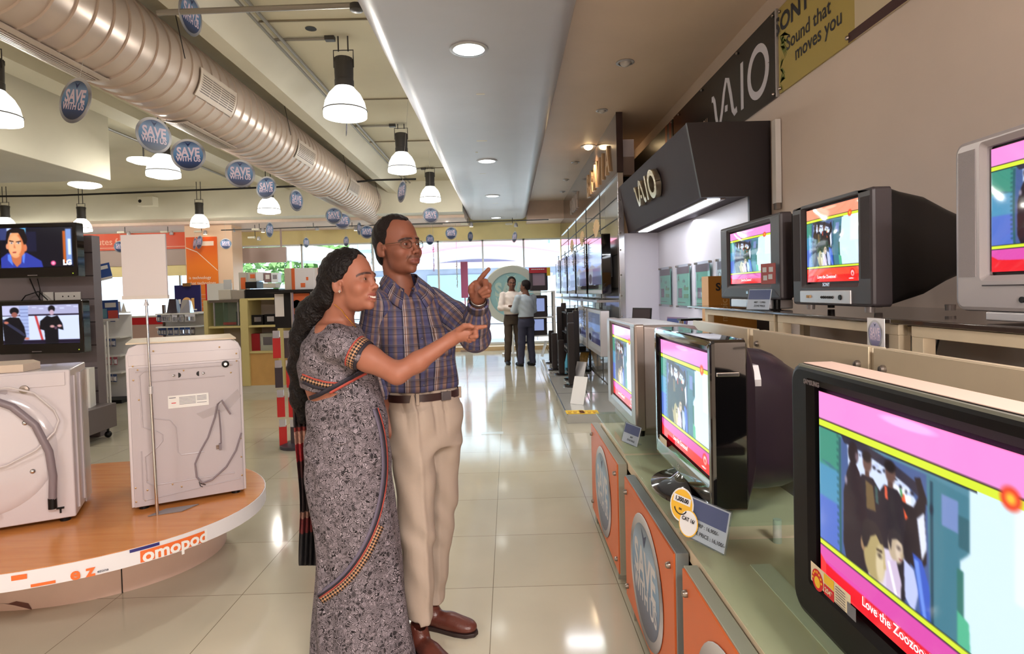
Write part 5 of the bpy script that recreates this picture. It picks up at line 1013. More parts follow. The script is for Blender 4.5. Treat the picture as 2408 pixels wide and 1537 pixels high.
one(MB().loft([[(x, y, z) for x, y in ((-.62, .02), (-.18, .02), (-.14, .14), (-.20, .30), (-.62, .32))] for z in (0, .035)]), 'foam_block', mat('foam_beige', (206, 188, 170), .8, bump=.2, bs=40), 'beige foam block lying on the left washing machine', 'foam', loc=(-2.12, 2.83, 1.108)).rotation_euler = (0, 0, math.radians(27))
# --- price board stand
t = thing('sign_stand', 'blank white board on a thin chrome pole stand before the washing machine', 'sign stand', (-1.755, 2.872, .373))
MB().loft([[(x, y, z) for x, y in ((-.035, -.02), (.10, .035), (.135, .13), (-.0, .075))] for z in (0, .004)]).build('base_plate', mat('plate_grey', (140, 134, 136), .35, .4), t)
MB().tube([(0, 0, 0), (-.004, -.004, .62)], .0078, 12).build('lower_pole', CHR, t, smooth=True); MB().tube([(-.004, -.004, .60), (-.006, -.006, 1.06)], .0055, 12).build('upper_pole', CHR, t, smooth=True); MB().lathe([(.012, -.02), (.006, .0)], (-.006, -.006, 1.05), 14).build('pole_cone', SIL2, t, smooth=30); MB().lathe([(.0105, 0), (.0105, .035)], (-.004, -.004, .60), 14).build('pole_collar', SIL2, t, smooth=30)
MB().box((-.112, -.016, 1.078), (.103, -.004, 1.375)).build('board_panel', mat('board_white', (208, 200, 200), .35), t, bevel=.002)
MB().box((-.115, -.019, 1.062), (.105, -.002, 1.08)).build('board_ledge', mat('board_ledge', (206, 198, 192), .4), t)
# --- partition with wall televisions
p0 = at(215, 553, 6.25)
pt = thing('partition_wall', 'dark grey slatted partition carrying two wall televisions at far left', 'partition', (p0.x, 6.25, 0))
GW = mat('slat_grey', (120, 110, 114), .45, var=.04, vs=3)
q = MB().mi_(0).box((-4.2, 0, 0), (0, .12, p0.z)); q.mi_(1)
for k in range(1, 9): q.box((-4.2, -.002, k*.245-.006), (0.002, .0, k*.245+.006))
q.build('slat_panel', [GW, mat('slat_groove', (58, 50, 54), .6)], pt)
def hpic1():
    p = Pic(150, 90, (8, 8, 22)); p.rect(.0, 0, .36, .3, (50, 60, 110), 4); p.rect(.1, .0, .17, .18, (200, 220, 255), 3); p.rect(.28, .0, .36, .45, (90, 170, 210), 4); p.rect(.36, .1, .5, .6, (20, 22, 50), 3)
    p.poly([(-.02, .78), (.1, .62), (.2, .66), (.36, .62), (.56, .84), (.58, 1), (0, 1)], (46, 60, 160), 3); p.poly([(.1, .66), (.14, .66), (.17, .95), (.1, .8)], (90, 130, 240), 1); p.poly([(.3, .6), (.34, .66), (.32, .9), (.3, .85)], (90, 130, 240), 1)
    p.poly([(.14, .62), (.3, .62), (.28, .88), (.22, .98), (.16, .84)], (196, 110, 70), 1)
    p.ell(.21, .42, .105, .33, (236, 160, 110)); p.ell(.285, .42, .07, .28, (206, 116, 70), .05); p.ell(.21, .44, .085, .26, (240, 172, 124), .05); p.poly([(.08, .36), (.1, .08), (.2, -.03), (.34, .04), (.38, .3), (.34, .5), (.31, .3), (.26, .12), (.15, .12), (.11, .3)], (20, 10, 12), 1)
    p.ell(.1, .46, .02, .07, (230, 150, 110)); p.ell(.345, .5, .025, .09, (214, 120, 80)); p.poly([(.13, .30), (.19, .33), (.19, .35), (.13, .33)], (30, 14, 14), 1); p.poly([(.22, .34), (.29, .32), (.29, .35), (.22, .36)], (30, 14, 14), 1)
    p.ell(.16, .375, .018, .018, (220, 230, 255)); p.ell(.16, .375, .008, .018, (30, 40, 60)); p.ell(.255, .38, .02, .018, (220, 230, 255)); p.ell(.255, .38, .009, .018, (30, 40, 60)); p.poly([(.195, .38), (.185, .50), (.215, .51)], (200, 120, 80), 2); p.poly([(.165, .6), (.22, .59), (.215, .63), (.17, .63)], (160, 60, 50), 1)
    p.rect(.86, .1, .90, .9, (190, 90, 30), 3); p.rect(.9, .05, .98, .95, (120, 150, 210), 4); p.rect(.93, .3, .97, .7, (220, 235, 255), 3); p.ell(.72, .9, .035, .06, (240, 80, 140)); p.ell(.72, .9, .02, .034, (250, 170, 200)); return p.blur(5)
def hpic2():
    p = Pic(150, 90, (205, 215, 245)); p.rect(0, 0, 1, .24, (170, 170, 205), 1); 
    for k in range(8): p.rect(.3+.09*k, .02+.03*(k % 3), .36+.09*k, .05+.03*(k % 3), (200, 205, 235), 1)
    p.rect(0, .24, 1, .28, (30, 20, 40)); p.rect(.0, .0, .22, .26, (190, 190, 225), 2); p.rect(.23, .02, .34, .9, (160, 175, 220), 2)
    for k in range(8): p.rect(.23, .1+.09*k, .34, .115+.09*k, (110, 120, 170), 1)
    p.poly([(.42, .28), (.45, .28), (.53, .94), (.50, .94)], (190, 60, 60), 1); p.rect(0, .9, 1, 1, (24, 16, 40), 2)
    p.ell(.16, .15, .06, .1, (16, 14, 20)); p.ell(.16, .24, .038, .07, (150, 90, 80)); p.poly([(.1, .3), (.22, .32), (.28, .55), (.3, .8), (.24, 1), (.02, 1), (0, .5), (0, .38)], (8, 8, 16), 1); p.poly([(0, .34), (.06, .42), (.24, .66), (.3, .78), (.27, .8), (.2, .7), (.0, .42)], (44, 46, 70), 1); p.ell(.05, .44, .03, .035, (190, 110, 90)); p.ell(.31, .86, .03, .03, (200, 120, 100))
    p.ell(.645, .11, .045, .09, (14, 12, 20)); p.ell(.645, .20, .03, .07, (190, 160, 180)); p.poly([(.58, .28), (.64, .32), (.72, .28), (.78, .5), (.79, .66), (.72, .62), (.72, 1), (.55, 1), (.54, .66), (.48, .62), (.49, .42)], (8, 8, 16), 1); p.ell(.645, .56, .03, .035, (200, 150, 150)); p.ell(.74, .55, .03, .035, (210, 160, 160)); p.ell(.69, .6, .02, .04, (90, 60, 80)); return p.blur(4)
for i, (xl, xr, yt, yb, pic, l) in enumerate(((-14, 178, 522, 650, hpic1, 'upper black wall television showing a dark haired man in a blue shirt'), (-8, 193, 704, 829, hpic2, 'lower black wall television showing two figures in black'))):
    a = at(xr, yt, 5.98); c_ = at(xr, yb, 5.98); l_ = at(xl, yt, 5.98); w = a.x-l_.x; h = a.z-c_.z
    t = thing('wall_television', l, 'television', ((a.x+l_.x)/2, 5.98, c_.z), 0., 'wall televisions at left')
    b = MB(); b.loft([ring3(rr(w, h, .012, 3, 0, h/2), .10), ring3(rr(w, h, .012, 3, 0, h/2), .006), ring3(rr(w-.012, h-.012, .01, 3, 0, h/2), 0), ring3(rr(w-.08, h-.14, .004, 3, 0, h/2+.03), 0), ring3(rr(w-.09, h-.15, .003, 3, 0, h/2+.03), .008)]); b.build('housing', BLKG, t, smooth=30)
    so = pic().mesh('screen', attrmat('wall_screen_picture', emit=1.25, rough=.1), fr((0, .006, h/2+.03), (1, 0, 0), (0, 0, 1)), w-.09, h-.15, t)
    if i == 0:
        MB().text('LG', fr((w*.37, .0045, h*.5+.03-(h-.15)*.40), (1, 0, 0), (0, 0, 1)), .07, .06).build('screen_caption', emis('caption_white', (255, 250, 250), 1.6), so)
    MB().box((-.2, .10, h*.3), (.2, .268, h*.7)).build('wall_bracket', BLK, t); MB().box((-.1, -.001, .02), (.0, .0, .028)).build('maker_logo', mat('dim_logo'), t)
    MB().sphere((w*.44, -.002, .035), .006, 6, 5).build('power_light', emis('green_led', (190, 210, 60), 1.), t)
def q3(px, py, Y=6.2): return tuple(at(px, py, Y))
one(MB().tube([q3(70, 655), q3(85, 690), q3(95, 705), q3(100, 720)], .006, 6).tube([q3(40, 720), q3(60, 695), q3(90, 685), q3(112, 705)], .006, 6).tube([q3(88, 655), q3(94, 680), q3(92, 705)], .005, 6), 'power_cable', BLK, 'black cables hanging between the two wall televisions', 'cable')
for i, (x0_, x1_, nh) in enumerate(((100, 124, 1), (128, 188, 3))):
    a = at(x0_, 690, 6.23); c_ = at(x1_, 703, 6.23); t = thing('socket_plate', ['small white socket plate between the wall televisions', 'wide white socket plate above the lower wall television'][i], 'socket', ((a.x+c_.x)/2, 6.245, (a.z+c_.z)/2), group='socket plates'); MB().cbox((0, -.004, 0), (c_.x-a.x, .012, .09)).build('plate', WHT, t)
    if nh > 1:
        for k in range(nh): MB().disc((-.05+.06*k, -.0105, 0), .008, 10, 'y').build('socket_hole', BLK, t)
# --- grey trolley box with cartons
tr = thing('trolley_box', 'dark grey low trolley box on castors beside the partition', 'trolley', (-4.62, 6.02, 0), .06)
MB().box((-.25, -.28, .11), (.42, .22, .36)).build('bin', mat('trolley_grey', (104, 94, 94), .4), tr, bevel=.006)
for x_ in (-.18, .36):
    for y_ in (-.22, .16): MB().sphere((x_, y_, .035), .035, 10, 8).tube([(x_, y_, .035), (x_, y_, .12)], .012, 6).build('castor', BLK, tr)
bx = thing('carton', 'white carton with a picture of a boy in blue standing on the trolley', 'carton', (-4.60, 5.90, .361), .05)
bp_ = Pic(40, 64, (226, 220, 216)); bp_.poly([(.05, 1), (.1, .75), (.4, .68), (.9, .66), (1, .9), (1, 1)], (30, 110, 190), 1); bp_.ell(.42, .42, .2, .26, (150, 90, 70)); bp_.poly([(.18, .4), (.2, .14), (.4, .06), (.66, .16), (.66, .36), (.5, .22), (.3, .24)], (30, 20, 20), 1); bp_.poly([(.45, .6), (.6, .56), (.85, .8), (.7, .86)], (196, 190, 196), 1); bp_.ell(.35, .4, .03, .02, (30, 20, 20)); bp_.ell(.5, .4, .03, .02, (30, 20, 20)); bp_.ell(.5, .62, .1, .08, (150, 90, 70))
bpr = bp_.mesh('front_picture', attrmat('print_colours', rough=.5), fr((0.0, -.052, .175), (1, 0, 0), (0, 0, 1)), .17, .33, bx)
MB().box((-.1, -.05, 0), (.1, .02, .36)).build('box_body', WHT, bx)
bx2 = thing('carton', 'white carton with red and blue vertical lettering beside the boy carton', 'carton', (-4.38, 6.0, .361), .35)
MB().box((-.09, -.08, 0), (.09, .10, .40)).build('box_body', WHT, bx2); MB().text('TATA', fr((0, -.082, .25), (0, 0, -1), (1, 0, 0)), .07, .03).build('blue_lettering', mat('card_blue'), bx2); MB().text('sky', fr((0, -.082, .12), (0, 0, -1), (1, 0, 0)), .07, .03).build('red_lettering', mat('sticker_red'), bx2)
# --- blister racks
FOIL = mat('clear_blister', (214, 212, 220), .08, .6); 
def blister_rack(label, X, Y, rows, w=.62, h=1.25):
    t = thing('blister_rack', label, 'rack', (X, Y, 0), .12, 'blister racks'); MB().box((-w/2, 0, .05), (w/2, .03, h)).build('back_board', WHT, t); MB().box((-w/2-.03, -.02, .0), (-w/2, .04, h+.12)).build('side_post', mat('post_brown', (96, 74, 62), .5), t); MB().box((-w/2-.03, -.35, 0), (w/2, .04, .05)).build('base', BLK, t)
    for k, z_ in enumerate(rows): MB().box((-w/2, -.32, z_), (w/2, 0, z_+.018)).build('rack_shelf', WHT, t)
    return t
rks = [(-5.85, 8.6, (1.27, .92, .66, .42), 'white rack of hanging blister packs right of the partition'), (-5.1, 9.3, (1.22, 1.02), 'second rack of blister packs seen above the washing machine')]
for j, (X, Y, rows, l) in enumerate(rks): blister_rack(l, X, Y, rows)
rnd = random.Random(9); BC = [mat('pack_blue', (50, 80, 140), .3), mat('pack_pink', (190, 90, 110), .3), mat('pack_white', (226, 224, 230), .3), mat('pack_dark', (64, 54, 60), .3), mat('pack_red', (196, 40, 40), .3)]
def pack_obj(mats):
    return None
proto = {}
def blister(i, loc, rz, label, group):
    if i not in proto:
        t = thing('blister_pack', label, 'package', loc, rz, group); q = MB().box((-.035, 0, -.11), (.035, .003, 0)); q.build('card', BC[i], t)
        z = MB(); 
        for a, b2 in ((-.03, .0), (.0, .03)): z.loft([[(a, 0, -.1), (b2, 0, -.1), (b2, 0, -.03), (a, 0, -.03)], [(a+.006, -.03, -.085), (b2-.006, -.03, -.085), (b2-.006, -.03, -.04), (a+.006, -.03, -.04)]])
        z.build('blister_shell', FOIL, t); proto[i] = t; return t
    o = copy_tree(proto[i]); o.location = loc; o.rotation_euler = (0, 0, rz); tag(o, label); return o
for j, (X, Y, rows, l) in enumerate(rks):
    for k, z_ in enumerate(rows):
        for c_ in range(7):
            x = X-.27+.09*c_; ci = (2, 0, 1, 0)[k] if rnd.random() < .7 else rnd.choice([0, 2, 3])
            blister(ci, (x+rnd.uniform(-.01, .01), Y-.24-rnd.uniform(0, .06)-.035*c_*.12, z_-.002), rnd.uniform(-.3, .4), ['leftmost', 'second', 'third', 'middle', 'fifth', 'sixth', 'rightmost'][c_]+' blister pack on the '+(['top', 'second', 'third', 'lowest'][k]+' shelf of the white rack' if j == 0 else ['upper', 'lower'][k]+' row of the rack above the washing machine'), 'blister packs row %s' % ['one', 'two', 'three', 'four', 'five', 'six'][j*4+k] if True else '')
# loose clear packs on rack tops
for i, (x, y, z, s_) in enumerate(((-5.95, 8.45, 1.29, .16), (-5.75, 8.45, 1.29, .14), (-5.60, 8.45, 1.29, .15), (-5.2, 9.15, 1.24, .22), (-5.0, 9.15, 1.24, .2))):
    one(MB().loft([[(-.08, -.06, 0), (.08, -.06, 0), (.08, .06, 0), (-.08, .06, 0)], [(-.05, -.03, s_), (.06, -.04, s_), (.05, .05, s_*.9), (-.06, .04, s_*.94)]]), 'clear_package', FOIL if i != 3 else BC[3], ['leftmost clear pack on top of the white rack', 'middle clear pack on top of the white rack', 'right clear pack on top of the white rack', 'dark pack on the rack above the washing machine', 'clear pack right of the dark one above the washing machine'][i], 'package', 'packs on rack tops', loc=(x, y, z))
# --- blue price posters on stands
def poster(label, px0, py0, px1, py1, Y, rot, name='price_poster', extra=None, group='price posters at left', pole=True):
    a = at(px0, py1, Y); c_ = at(px1, py0, Y); w, h = c_.x-a.x, c_.z-a.z; t = thing(name, label, 'poster', ((a.x+c_.x)/2, Y, (a.z+c_.z)/2), 0, group)
    T = Matrix.Rotation(rot, 4, 'Y'); MB().box((-w/2, 0, -h/2), (w/2, .006, h/2), T).build('sheet', mat('poster_blue', (52, 82, 150), .4), t)
    q = MB(); q.mi_(0).box((-w/2, -.002, -h/2-.02), (w/2, 0, -h/2+.012), T).box((0, -.002, h*.12), (w*.42, 0, h*.36), T); q.mi_(1).box((-w*.46, -.002, -h*.42), (w*.06, 0, h*.06), T); q.mi_(2).box((w*.1, -.003, -h*.45), (w*.48, -.001, -.04*h), T) if extra else None; q.build('print', [WHT, mat('print_teal', (110, 160, 180), .4), mat('print_red', (214, 90, 80), .4)], t)
    if pole: MB().tube([(0, .02, -h/2), (0, .02, -(a.z+c_.z)/2+.0)], .014, 8).build('pole', WHT, t)
    return t
poster('blue price poster tilted beside the upper wall television', 203, 622, 260, 658, 7.1, -.2); poster('blue and red price poster above the blister rack', 218, 705, 277, 752, 7.6, -.02, extra=1)
t = thing('smiley_tag', 'round yellow and white tag at the edge of the partition', 'tag', tuple(at(212, 765, 6.9))); MB().disc((0, 0, 0), .07, 24, 'y').build('disc', YEL, t); MB().box((-.05, -.002, -.01), (.05, -.001, .03)).build('label_strip', WHT, t); MB().tube([(0, .01, 0), (.15, .02, .0), (.15, .02, -t.location.z)], .01, 6).build('pole', WHT, t)
# --- red and yellow counter seen above washing machine
cn = thing('service_counter', 'white service counter with a bright red band seen above the washing machine', 'counter', (-6.6, 11.6, 0)); MB().box((-.9, 0, 0), (1.0, .5, .98)).build('counter_body', mat('counter_pink', (214, 180, 170), .5), cn); MB().box((-.95, -.01, .98), (1.0, .0, 1.12)).build('red_band', mat('sticker_red'), cn); MB().box((-.9, -.03, 1.12), (1.05, .5, 1.15)).build('counter_top', WHT, cn)
# --- pillar with orange poster
a = at(434, 545, 13.4); c_ = at(545, 545, 13.4)
struct(MB().box((a.x, 13.4, 0), (c_.x, 13.9, 3.2)), 'wall_pillar', mat('peach_pillar', (236, 200, 168), .5))
a = at(445, 770, 13.38); c_ = at(509, 556, 13.38); w, h = c_.x-a.x, c_.z-a.z
t = thing('pillar_poster', 'tall orange poster with white lettering on the peach pillar', 'poster', (a.x+w/2, 13.38, a.z)); MB().box((-w/2, 0, 0), (w/2, .018, h)).build('sheet', gradmat('orange_poster', [(222, 120, 60), (240, 130, 50), (244, 128, 40), (226, 84, 36)], 2, 0, 2.1), t)
q = MB(); q.box((-.02, -.004, h-.20), (w*.40, 0, h-.10)); 
q.text('is technology', fr((-.06, -.004, h*.55), (1, 0, 0), (0, 0, 1)), .095, .01); q.text('what technology', fr((-.02, -.004, h*.49), (1, 0, 0), (0, 0, 1)), .095, .01); q.text('does?', fr((-.18, -.004, h*.43), (1, 0, 0), (0, 0, 1)), .095, .01)
for k in range(4): q.box((-w*.4, -.004, h*(.36-.045*k)), (w*(.1+.1*(k % 3)), 0, h*(.363-.045*k)))
q.add([(-w/2, -.004, h*.88), (-.1, -.004, h*.83), (w/2, -.004, h*.62), (w/2, -.004, h*.63), (-.1, -.004, h*.84), (-w/2, -.004, h*.89)], [tuple(range(6))]); q.build('lettering', mat('poster_white', (250, 226, 206), .5), t)
a = at(120, 592, 13.4); c_ = at(433, 545, 13.4)
t = thing('wall_banner', 'long orange red banner with white lettering at the far left', 'banner', (a.x, 13.42, a.z), 0, 'banners at the far left'); w, h = c_.x-a.x, c_.z-a.z
MB().box((0, 0, 0), (w, .03, h)).build('banner_sheet', mat('banner_orange_red', (216, 78, 36), .45), t); MB().text('minutes for', fr((w*.40, -.004, h*.5), (1, 0, 0), (0, 0, 1)), h*.55, .01).build('lettering', mat('banner_pale', (240, 180, 150), .5), t); MB().box((0, -.003, h*.12), (w, 0, h*.16)).build('stripe', mat('banner_pale'), t)
a2 = at(120, 655, 13.45); 
struct(MB().box((a.x, 13.45, at(300, 626, 13.45).z), (c_.x, 13.6, a.z)), 'trim_9', mat('grey_brown_band', (176, 156, 146), .5)); struct(MB().box((a.x, 13.47, a2.z), (c_.x, 13.52, at(300, 626, 13.45).z)), 'trim_10', YF)
a = at(555, 619, 14.2); c_ = at(672, 580, 14.2); one(MB().box((0, 0, 0), (c_.x-a.x, .06, c_.z-a.z)).box((-.12, -.002, 0), (-.02, .06, c_.z-a.z)).box((.1, .02, c_.z-a.z), (.14, .04, 3.14-a.z)).box((c_.x-a.x-.14, .02, c_.z-a.z), (c_.x-a.x-.1, .04, 3.14-a.z)), 'suspended_board', mat('pinkish_grey_panel', (190, 168, 162), .5), 'pinkish grey rectangular panel hanging before the cream blinds', 'panel', loc=tuple(a))
a = at(672, 612, 17); c_ = at(762, 578, 17); one(MB().add([(0, 0, .0), (2.2, .3, -.05), (1.1, 0, .36), (0, 0, .50), (0, 1.8, .0), (2.2, 2.0, -.05), (1.1, 1.8, .36), (0, 1.8, .50)], [(0, 1, 2, 3), (7, 6, 5, 4), (3, 2, 6, 7), (2, 1, 5, 6), (0, 3, 7, 4), (0, 4, 5, 1)]).tube([(.1, .1, .1), (.1, .1, -a.z-.1)], .03).tube([(2.0, .4, 0), (2.0, .4, -a.z-.1)], .03), 'canopy_tent', mat('tent_white', (250, 250, 250), .6), 'white canopy roof outside, above the orange cartons', 'canopy', loc=tuple(a))
# blue poster stand and white board
t = thing('floor_poster', 'dark blue standing poster with a golden picture above the washing machine', 'poster', tuple(onZ(448, 862, 0))); T_ = at(448, 670, t.location.y); hh = T_.z; w = at(478, 700, t.location.y).x-at(417, 700, t.location.y).x
MB().box((-w/2, 0, .05), (w/2, .03, hh)).build('board', mat('navy_board', (26, 24, 84), .4), t); q = MB().mi_(0).disc((-.02, -.004, hh-.36), .10, 20, 'y').mi_(0).box((.08, -.004, hh-.52), (.14, -.001, hh-.28)).mi_(1).box((-.2, -.004, hh-.40), (-.15, -.001, hh-.3)).mi_(1).cbox((.12, -.003, hh-.53), (.14, .003, .03)); q.build('picture', [mat('gold_print', (236, 180, 110), .4), WHT], t); MB().cbox((0, -.01, hh+.01), (.16, .06, .07)).build('clip', mat('clip_brown', (120, 84, 40), .4), t); MB().box((-.2, 0, 0), (.2, .4, .05)).build('base', BLK, t)
p = onZ(523, 868, 0); t = thing('floor_board', 'white standing board with a red edge beside the glass case', 'board', (p.x, p.y, 0)); hh = at(523, 666, p.y).z; w = at(552, 700, p.y).x-at(494, 700, p.y).x; MB().box((-w/2, 0, 0), (w/2, .03, hh)).build('board', WHT, t); MB().box((-w/2-.03, -.002, 0), (-w/2, .03, hh)).build('red_edge', mat('sticker_red'), t)
# --- shelving cabinet and glass case
CAB = mat('olive_cream_wood', (206, 190, 130), .5); BW = mat('beige_wood', (204, 160, 96), .45, var=.06, vs=6)
c0 = onZ(570, 924, 0); Yc = c0.y
def cx_(px): return at(px, 800, Yc).x
def cz_(py): return at(600, py, Yc).z
cb = thing('shelving_cabinet', 'open cream shelving cabinet with a beige wood base behind the couple', 'cabinet', (0, Yc, 0))
MB().box((cx_(480), 0, 0), (cx_(800), .5, .11)).build('plinth', mat('plinth_white', (206, 200, 182), .4), cb)
MB().box((cx_(483), .02, .11), (cx_(800), .05, cz_(828))).build('lower_panel', BW, cb); MB().box((cx_(483), .47, .11), (cx_(800), .5, cz_(700))).build('back_panel', mat('cab_back', (190, 176, 162), .5), cb)
for (xa, xb) in ((568, 586), (655, 668), (483, 492), (785, 800)): MB().box((cx_(xa), -.02, .11), (cx_(xb), .48, cz_(703))).build('upright', CAB, cb)
for py in (703, 767, 828): MB().box((cx_(483 if py > 720 else 568), 0, cz_(py)-.015), (cx_(800), .48, cz_(py)+.015)).build('cabinet_shelf', CAB, cb)
gc = thing('glass_case', 'glass display case with a brown top left of the cabinet', 'case', (0, Yc-.02, 0)); zt = cz_(706); xa, xb = cx_(505), cx_(566)
MB().box((xa-.06, .0, zt-.02), (xb, .48, zt+.02)).build('case_top', mat('brown_top', (96, 84, 74), .4), gc); MB().box((xa, .02, cz_(764)), (xb, .026, zt-.02)).build('glass_front', GLT, gc); MB().box((xa, .02, cz_(764)), (xa+.006, .46, zt-.02)).build('glass_side', GLT, gc)
for x_ in (xa, xb-.03): MB().box((x_, .01, cz_(764)), (x_+.02, .03, zt-.02)).build('corner_post', SIL, gc)
def stock(name, label, cat, px0, py0, px1, py1, dy, m, dep=.22, grp='stock on the cabinet', extra=None):
    a = at(px0, py1, Yc+dy); c_ = at(px1, py0, Yc+dy); w, h = c_.x-a.x, c_.z-a.z
    t = thing(name, label, cat, (a.x+w/2, Yc+dy, a.z), 0, grp); MB().box((-w/2, 0, 0), (w/2, dep, h)).build('case' if cat != 'carton' else 'box_body', m, t, bevel=.004)
    if extra: q = MB().box((-w*.25, -.003, h*.35), (w*.35, 0, h*.8)); q.build('front_print', extra, t)
    return t
GB = mat('grey_carton', (196, 188, 174), .5); 
stock('carton', 'grey white carton on top of the glass case', 'carton', 514, 681, 542, 704, .02, GB); stock('carton', 'second grey carton beside it on the glass case', 'carton', 543, 682, 574, 704, .06, mat('grey_carton_dark', (160, 150, 138), .5)); stock('card_holder', 'grey leaning card on the cartons on the glass case', 'card', 526, 657, 543, 680, .06, mat('card_grey'), .02)
stock('black_case', 'large black case on top of the shelving cabinet', 'case', 577, 678, 655, 703, .02, BLK, .3); stock('black_case', 'smaller black case stacked on the large black one', 'case', 577, 662, 603, 678, .06, BLK, .25)
stock('carton', 'grey carton with orange window, left one behind the black case', 'carton', 563, 640, 580, 701, .36, GB, .1, extra=mat('sticker_orange')); stock('carton', 'grey carton with orange window, right one behind the black case', 'carton', 584, 640, 602, 662, .30, GB, .12, extra=mat('sticker_orange'))
stock('coffee_maker', 'white coffee maker on the black case', 'appliance', 602, 639, 618, 660, .12, mat('appliance_white', (240, 244, 250), .2), .14); stock('coffee_maker', 'brown and white coffee maker behind the black case', 'appliance', 621, 641, 636, 664, .14, mat('appliance_brown', (140, 110, 110), .3), .14, extra=WHT); stock('blender', 'shiny white blender at the right end of the cabinet', 'appliance', 638, 641, 653, 664, .12, mat('appliance_white'), .14, extra=CHR)
stock('thin_box', 'flat grey box on the black case', 'box', 619, 665, 647, 677, .05, GB, .2)
stock('flat_iron', 'black iron on the middle cabinet shelf, left one', 'iron', 592, 740, 618, 765, .1, BLK, .12, extra=CHR); stock('flat_iron', 'black iron on the middle cabinet shelf, right one', 'iron', 622, 738, 648, 765, .12, BLK, .12, extra=SIL2)
stock('carton', 'dark red carton on the lower cabinet shelf', 'carton', 588, 784, 610, 826, .08, mat('carton_red', (150, 20, 30), .4), .2); stock('carton', 'grey printed carton beside the dark red one', 'carton', 611, 783, 645, 826, .1, mat('grey_green_carton', (170, 172, 160), .4), .2, extra=CHR)
stock('speaker_box', 'small dark grey box inside the glass case', 'box', 556, 732, 570, 764, .12, mat('pack_dark'), .1); stock('carton', 'flat red carton inside the glass case', 'carton', 525, 757, 556, 764, .12, mat('pack_red'), .15)
# --- orange carton rack behind the woman
Yr = 5.6
def rp(px, py): return at(px, py, Yr)
rk = thing('accessory_rack', 'tall rack of red and grey hanging packets behind the woman', 'rack', (rp(700, 1060).x, Yr, 0))
ox = rk.location.x
MB().lathe([(.001, 0), (.16, 0), (.16, .03), (.10, .05), (.02, .06)], n=24).build('base', mat('rack_base', (60, 56, 66), .4), rk, smooth=30); MB().tube([(0, 0, .05), (0, 0, 1.48)], .018, 8).build('pole', CHR, rk)
MB().box((-.2, -.16, 1.475), (.36, .16, 1.50)).build('top_tray', BLK, rk)
MB().box((-.17, .0, 1.14), (.17, .02, 1.475)).build('header_board', BLK, rk); kq = MB().mi_(0).box((-.0, -.004, 1.27), (.165, 0, 1.465)); kq.mi_(1).loft([[(.045+.04*math.cos(a)*s_, -.008, 1.36+.045*math.sin(a)*s_) for a in np.linspace(0, 2*PI, 14)[:-1]] for s_ in (1.,.9)]); kq.mi_(1).box((-.165, -.004, 1.25), (-.08, 0, 1.465)); kq.build('header_print', [mat('sticker_orange'), WHT], rk)
for j in range(4):
    for q_ in range(3):
        z_ = 1.12-.28*j; x_ = -.14+.11*q_+(.01*j); i_ = [4, 3, 4][(q_+j) % 3]; t = thing('hanging_packet', ['topmost', 'second', 'third', 'lowest'][j]+' row '+('left' if q_ == 0 else 'middle' if q_ == 1 else 'right')+' packet on the accessory rack', 'package', (ox+x_, Yr-.06-.02*q_, z_), (.2, -.2, .5)[q_], 'packets on the accessory rack')
        MB().box((-.035, 0, -.26), (.035, .006, -.06)).build('card', BC[i_], t); MB().box((-.03, -.012, -.07), (.03, .0, -.0)).build('clear_pouch', FOIL, t)
for i, (px0, py0, px1, py1, m_, l) in enumerate(((680, 614, 693, 656, GB, 'grey side carton left on the rack top'), (694, 609, 744, 656, mat('appliance_white'), 'white and orange appliance carton on the rack top'), (745, 611, 775, 656, mat('sticker_orange'), 'orange appliance carton behind the woman head'))):
    a = rp(px0, py1); c_ = rp(px1, py0); w = c_.x-a.x; t = thing('carton', l, 'carton', (a.x+w/2, Yr-.12+.03*i, 1.501), 0, 'cartons on the rack top'); h = .20
    MB().box((-w/2+.001, 0, 0), (w/2-.001, .2, h)).build('box_body', m_, t, bevel=.002)
    if i: MB().box((-w/2, -.003, 0), (-w/2+.03, 0, h)).box((-w*.1, -.003, h*.1), (w*.1, 0, h*.3)).cbox((w*.2, -.002, h*.5), (.02, .003, .03)).build('front_print', mat('sticker_orange') if i == 1 else WHT, t)
# --- round ring sign by the window and window hangings
p = at(1203, 690, 13.4); r_ = 64*13.4/F_
t = thing('ring_sign', 'very large round pale sign on a thick white ring before the shop window', 'sign', (p.x, 13.4, p.z-.02)); MB().lathe([(r_*.80, -.04), (r_*1.05, -.04), (r_*1.08, 0), (r_*1.05, .04), (r_*.80, .04)], n=56, T=Matrix.Rotation(PI/2, 4, 'X'), cap=False).build('ring', mat('ring_white', (216, 222, 214), .4), t, smooth=40)
MB().lathe([(.001, -.01), (r_*.82, -.01), (r_*.82, .01), (.001, .01)], n=48, T=Matrix.Rotation(PI/2, 4, 'X')).build('sign_disc', mat('disc_blue', (166, 216, 222), .4, var=.1, vs=3), t, smooth=30)
MB().text('SAVE', fr((0, -.014, .1), (1, 0, 0), (0, 0, 1)), .42, .04, .8).text('WITH US', fr((0, -.014, -.15), (1, 0, 0), (0, 0, 1)), .22, .03, .8).add([(-.12, -.014, r_*.72), (0, -.014, r_*.45), (.12, -.014, r_*.72), (0, -.014, r_*.62)], [(0, 1, 3), (1, 2, 3)]).build('lettering', mat('disc_pale', (206, 232, 226), .4), t)
MB().box((-.25, -.12, -t.location.z), (.25, .12, -t.location.z+.04)).tube([(0, 0, -t.location.z+.03), (0, 0, -r_)], .03).build('stand', WHT, t)
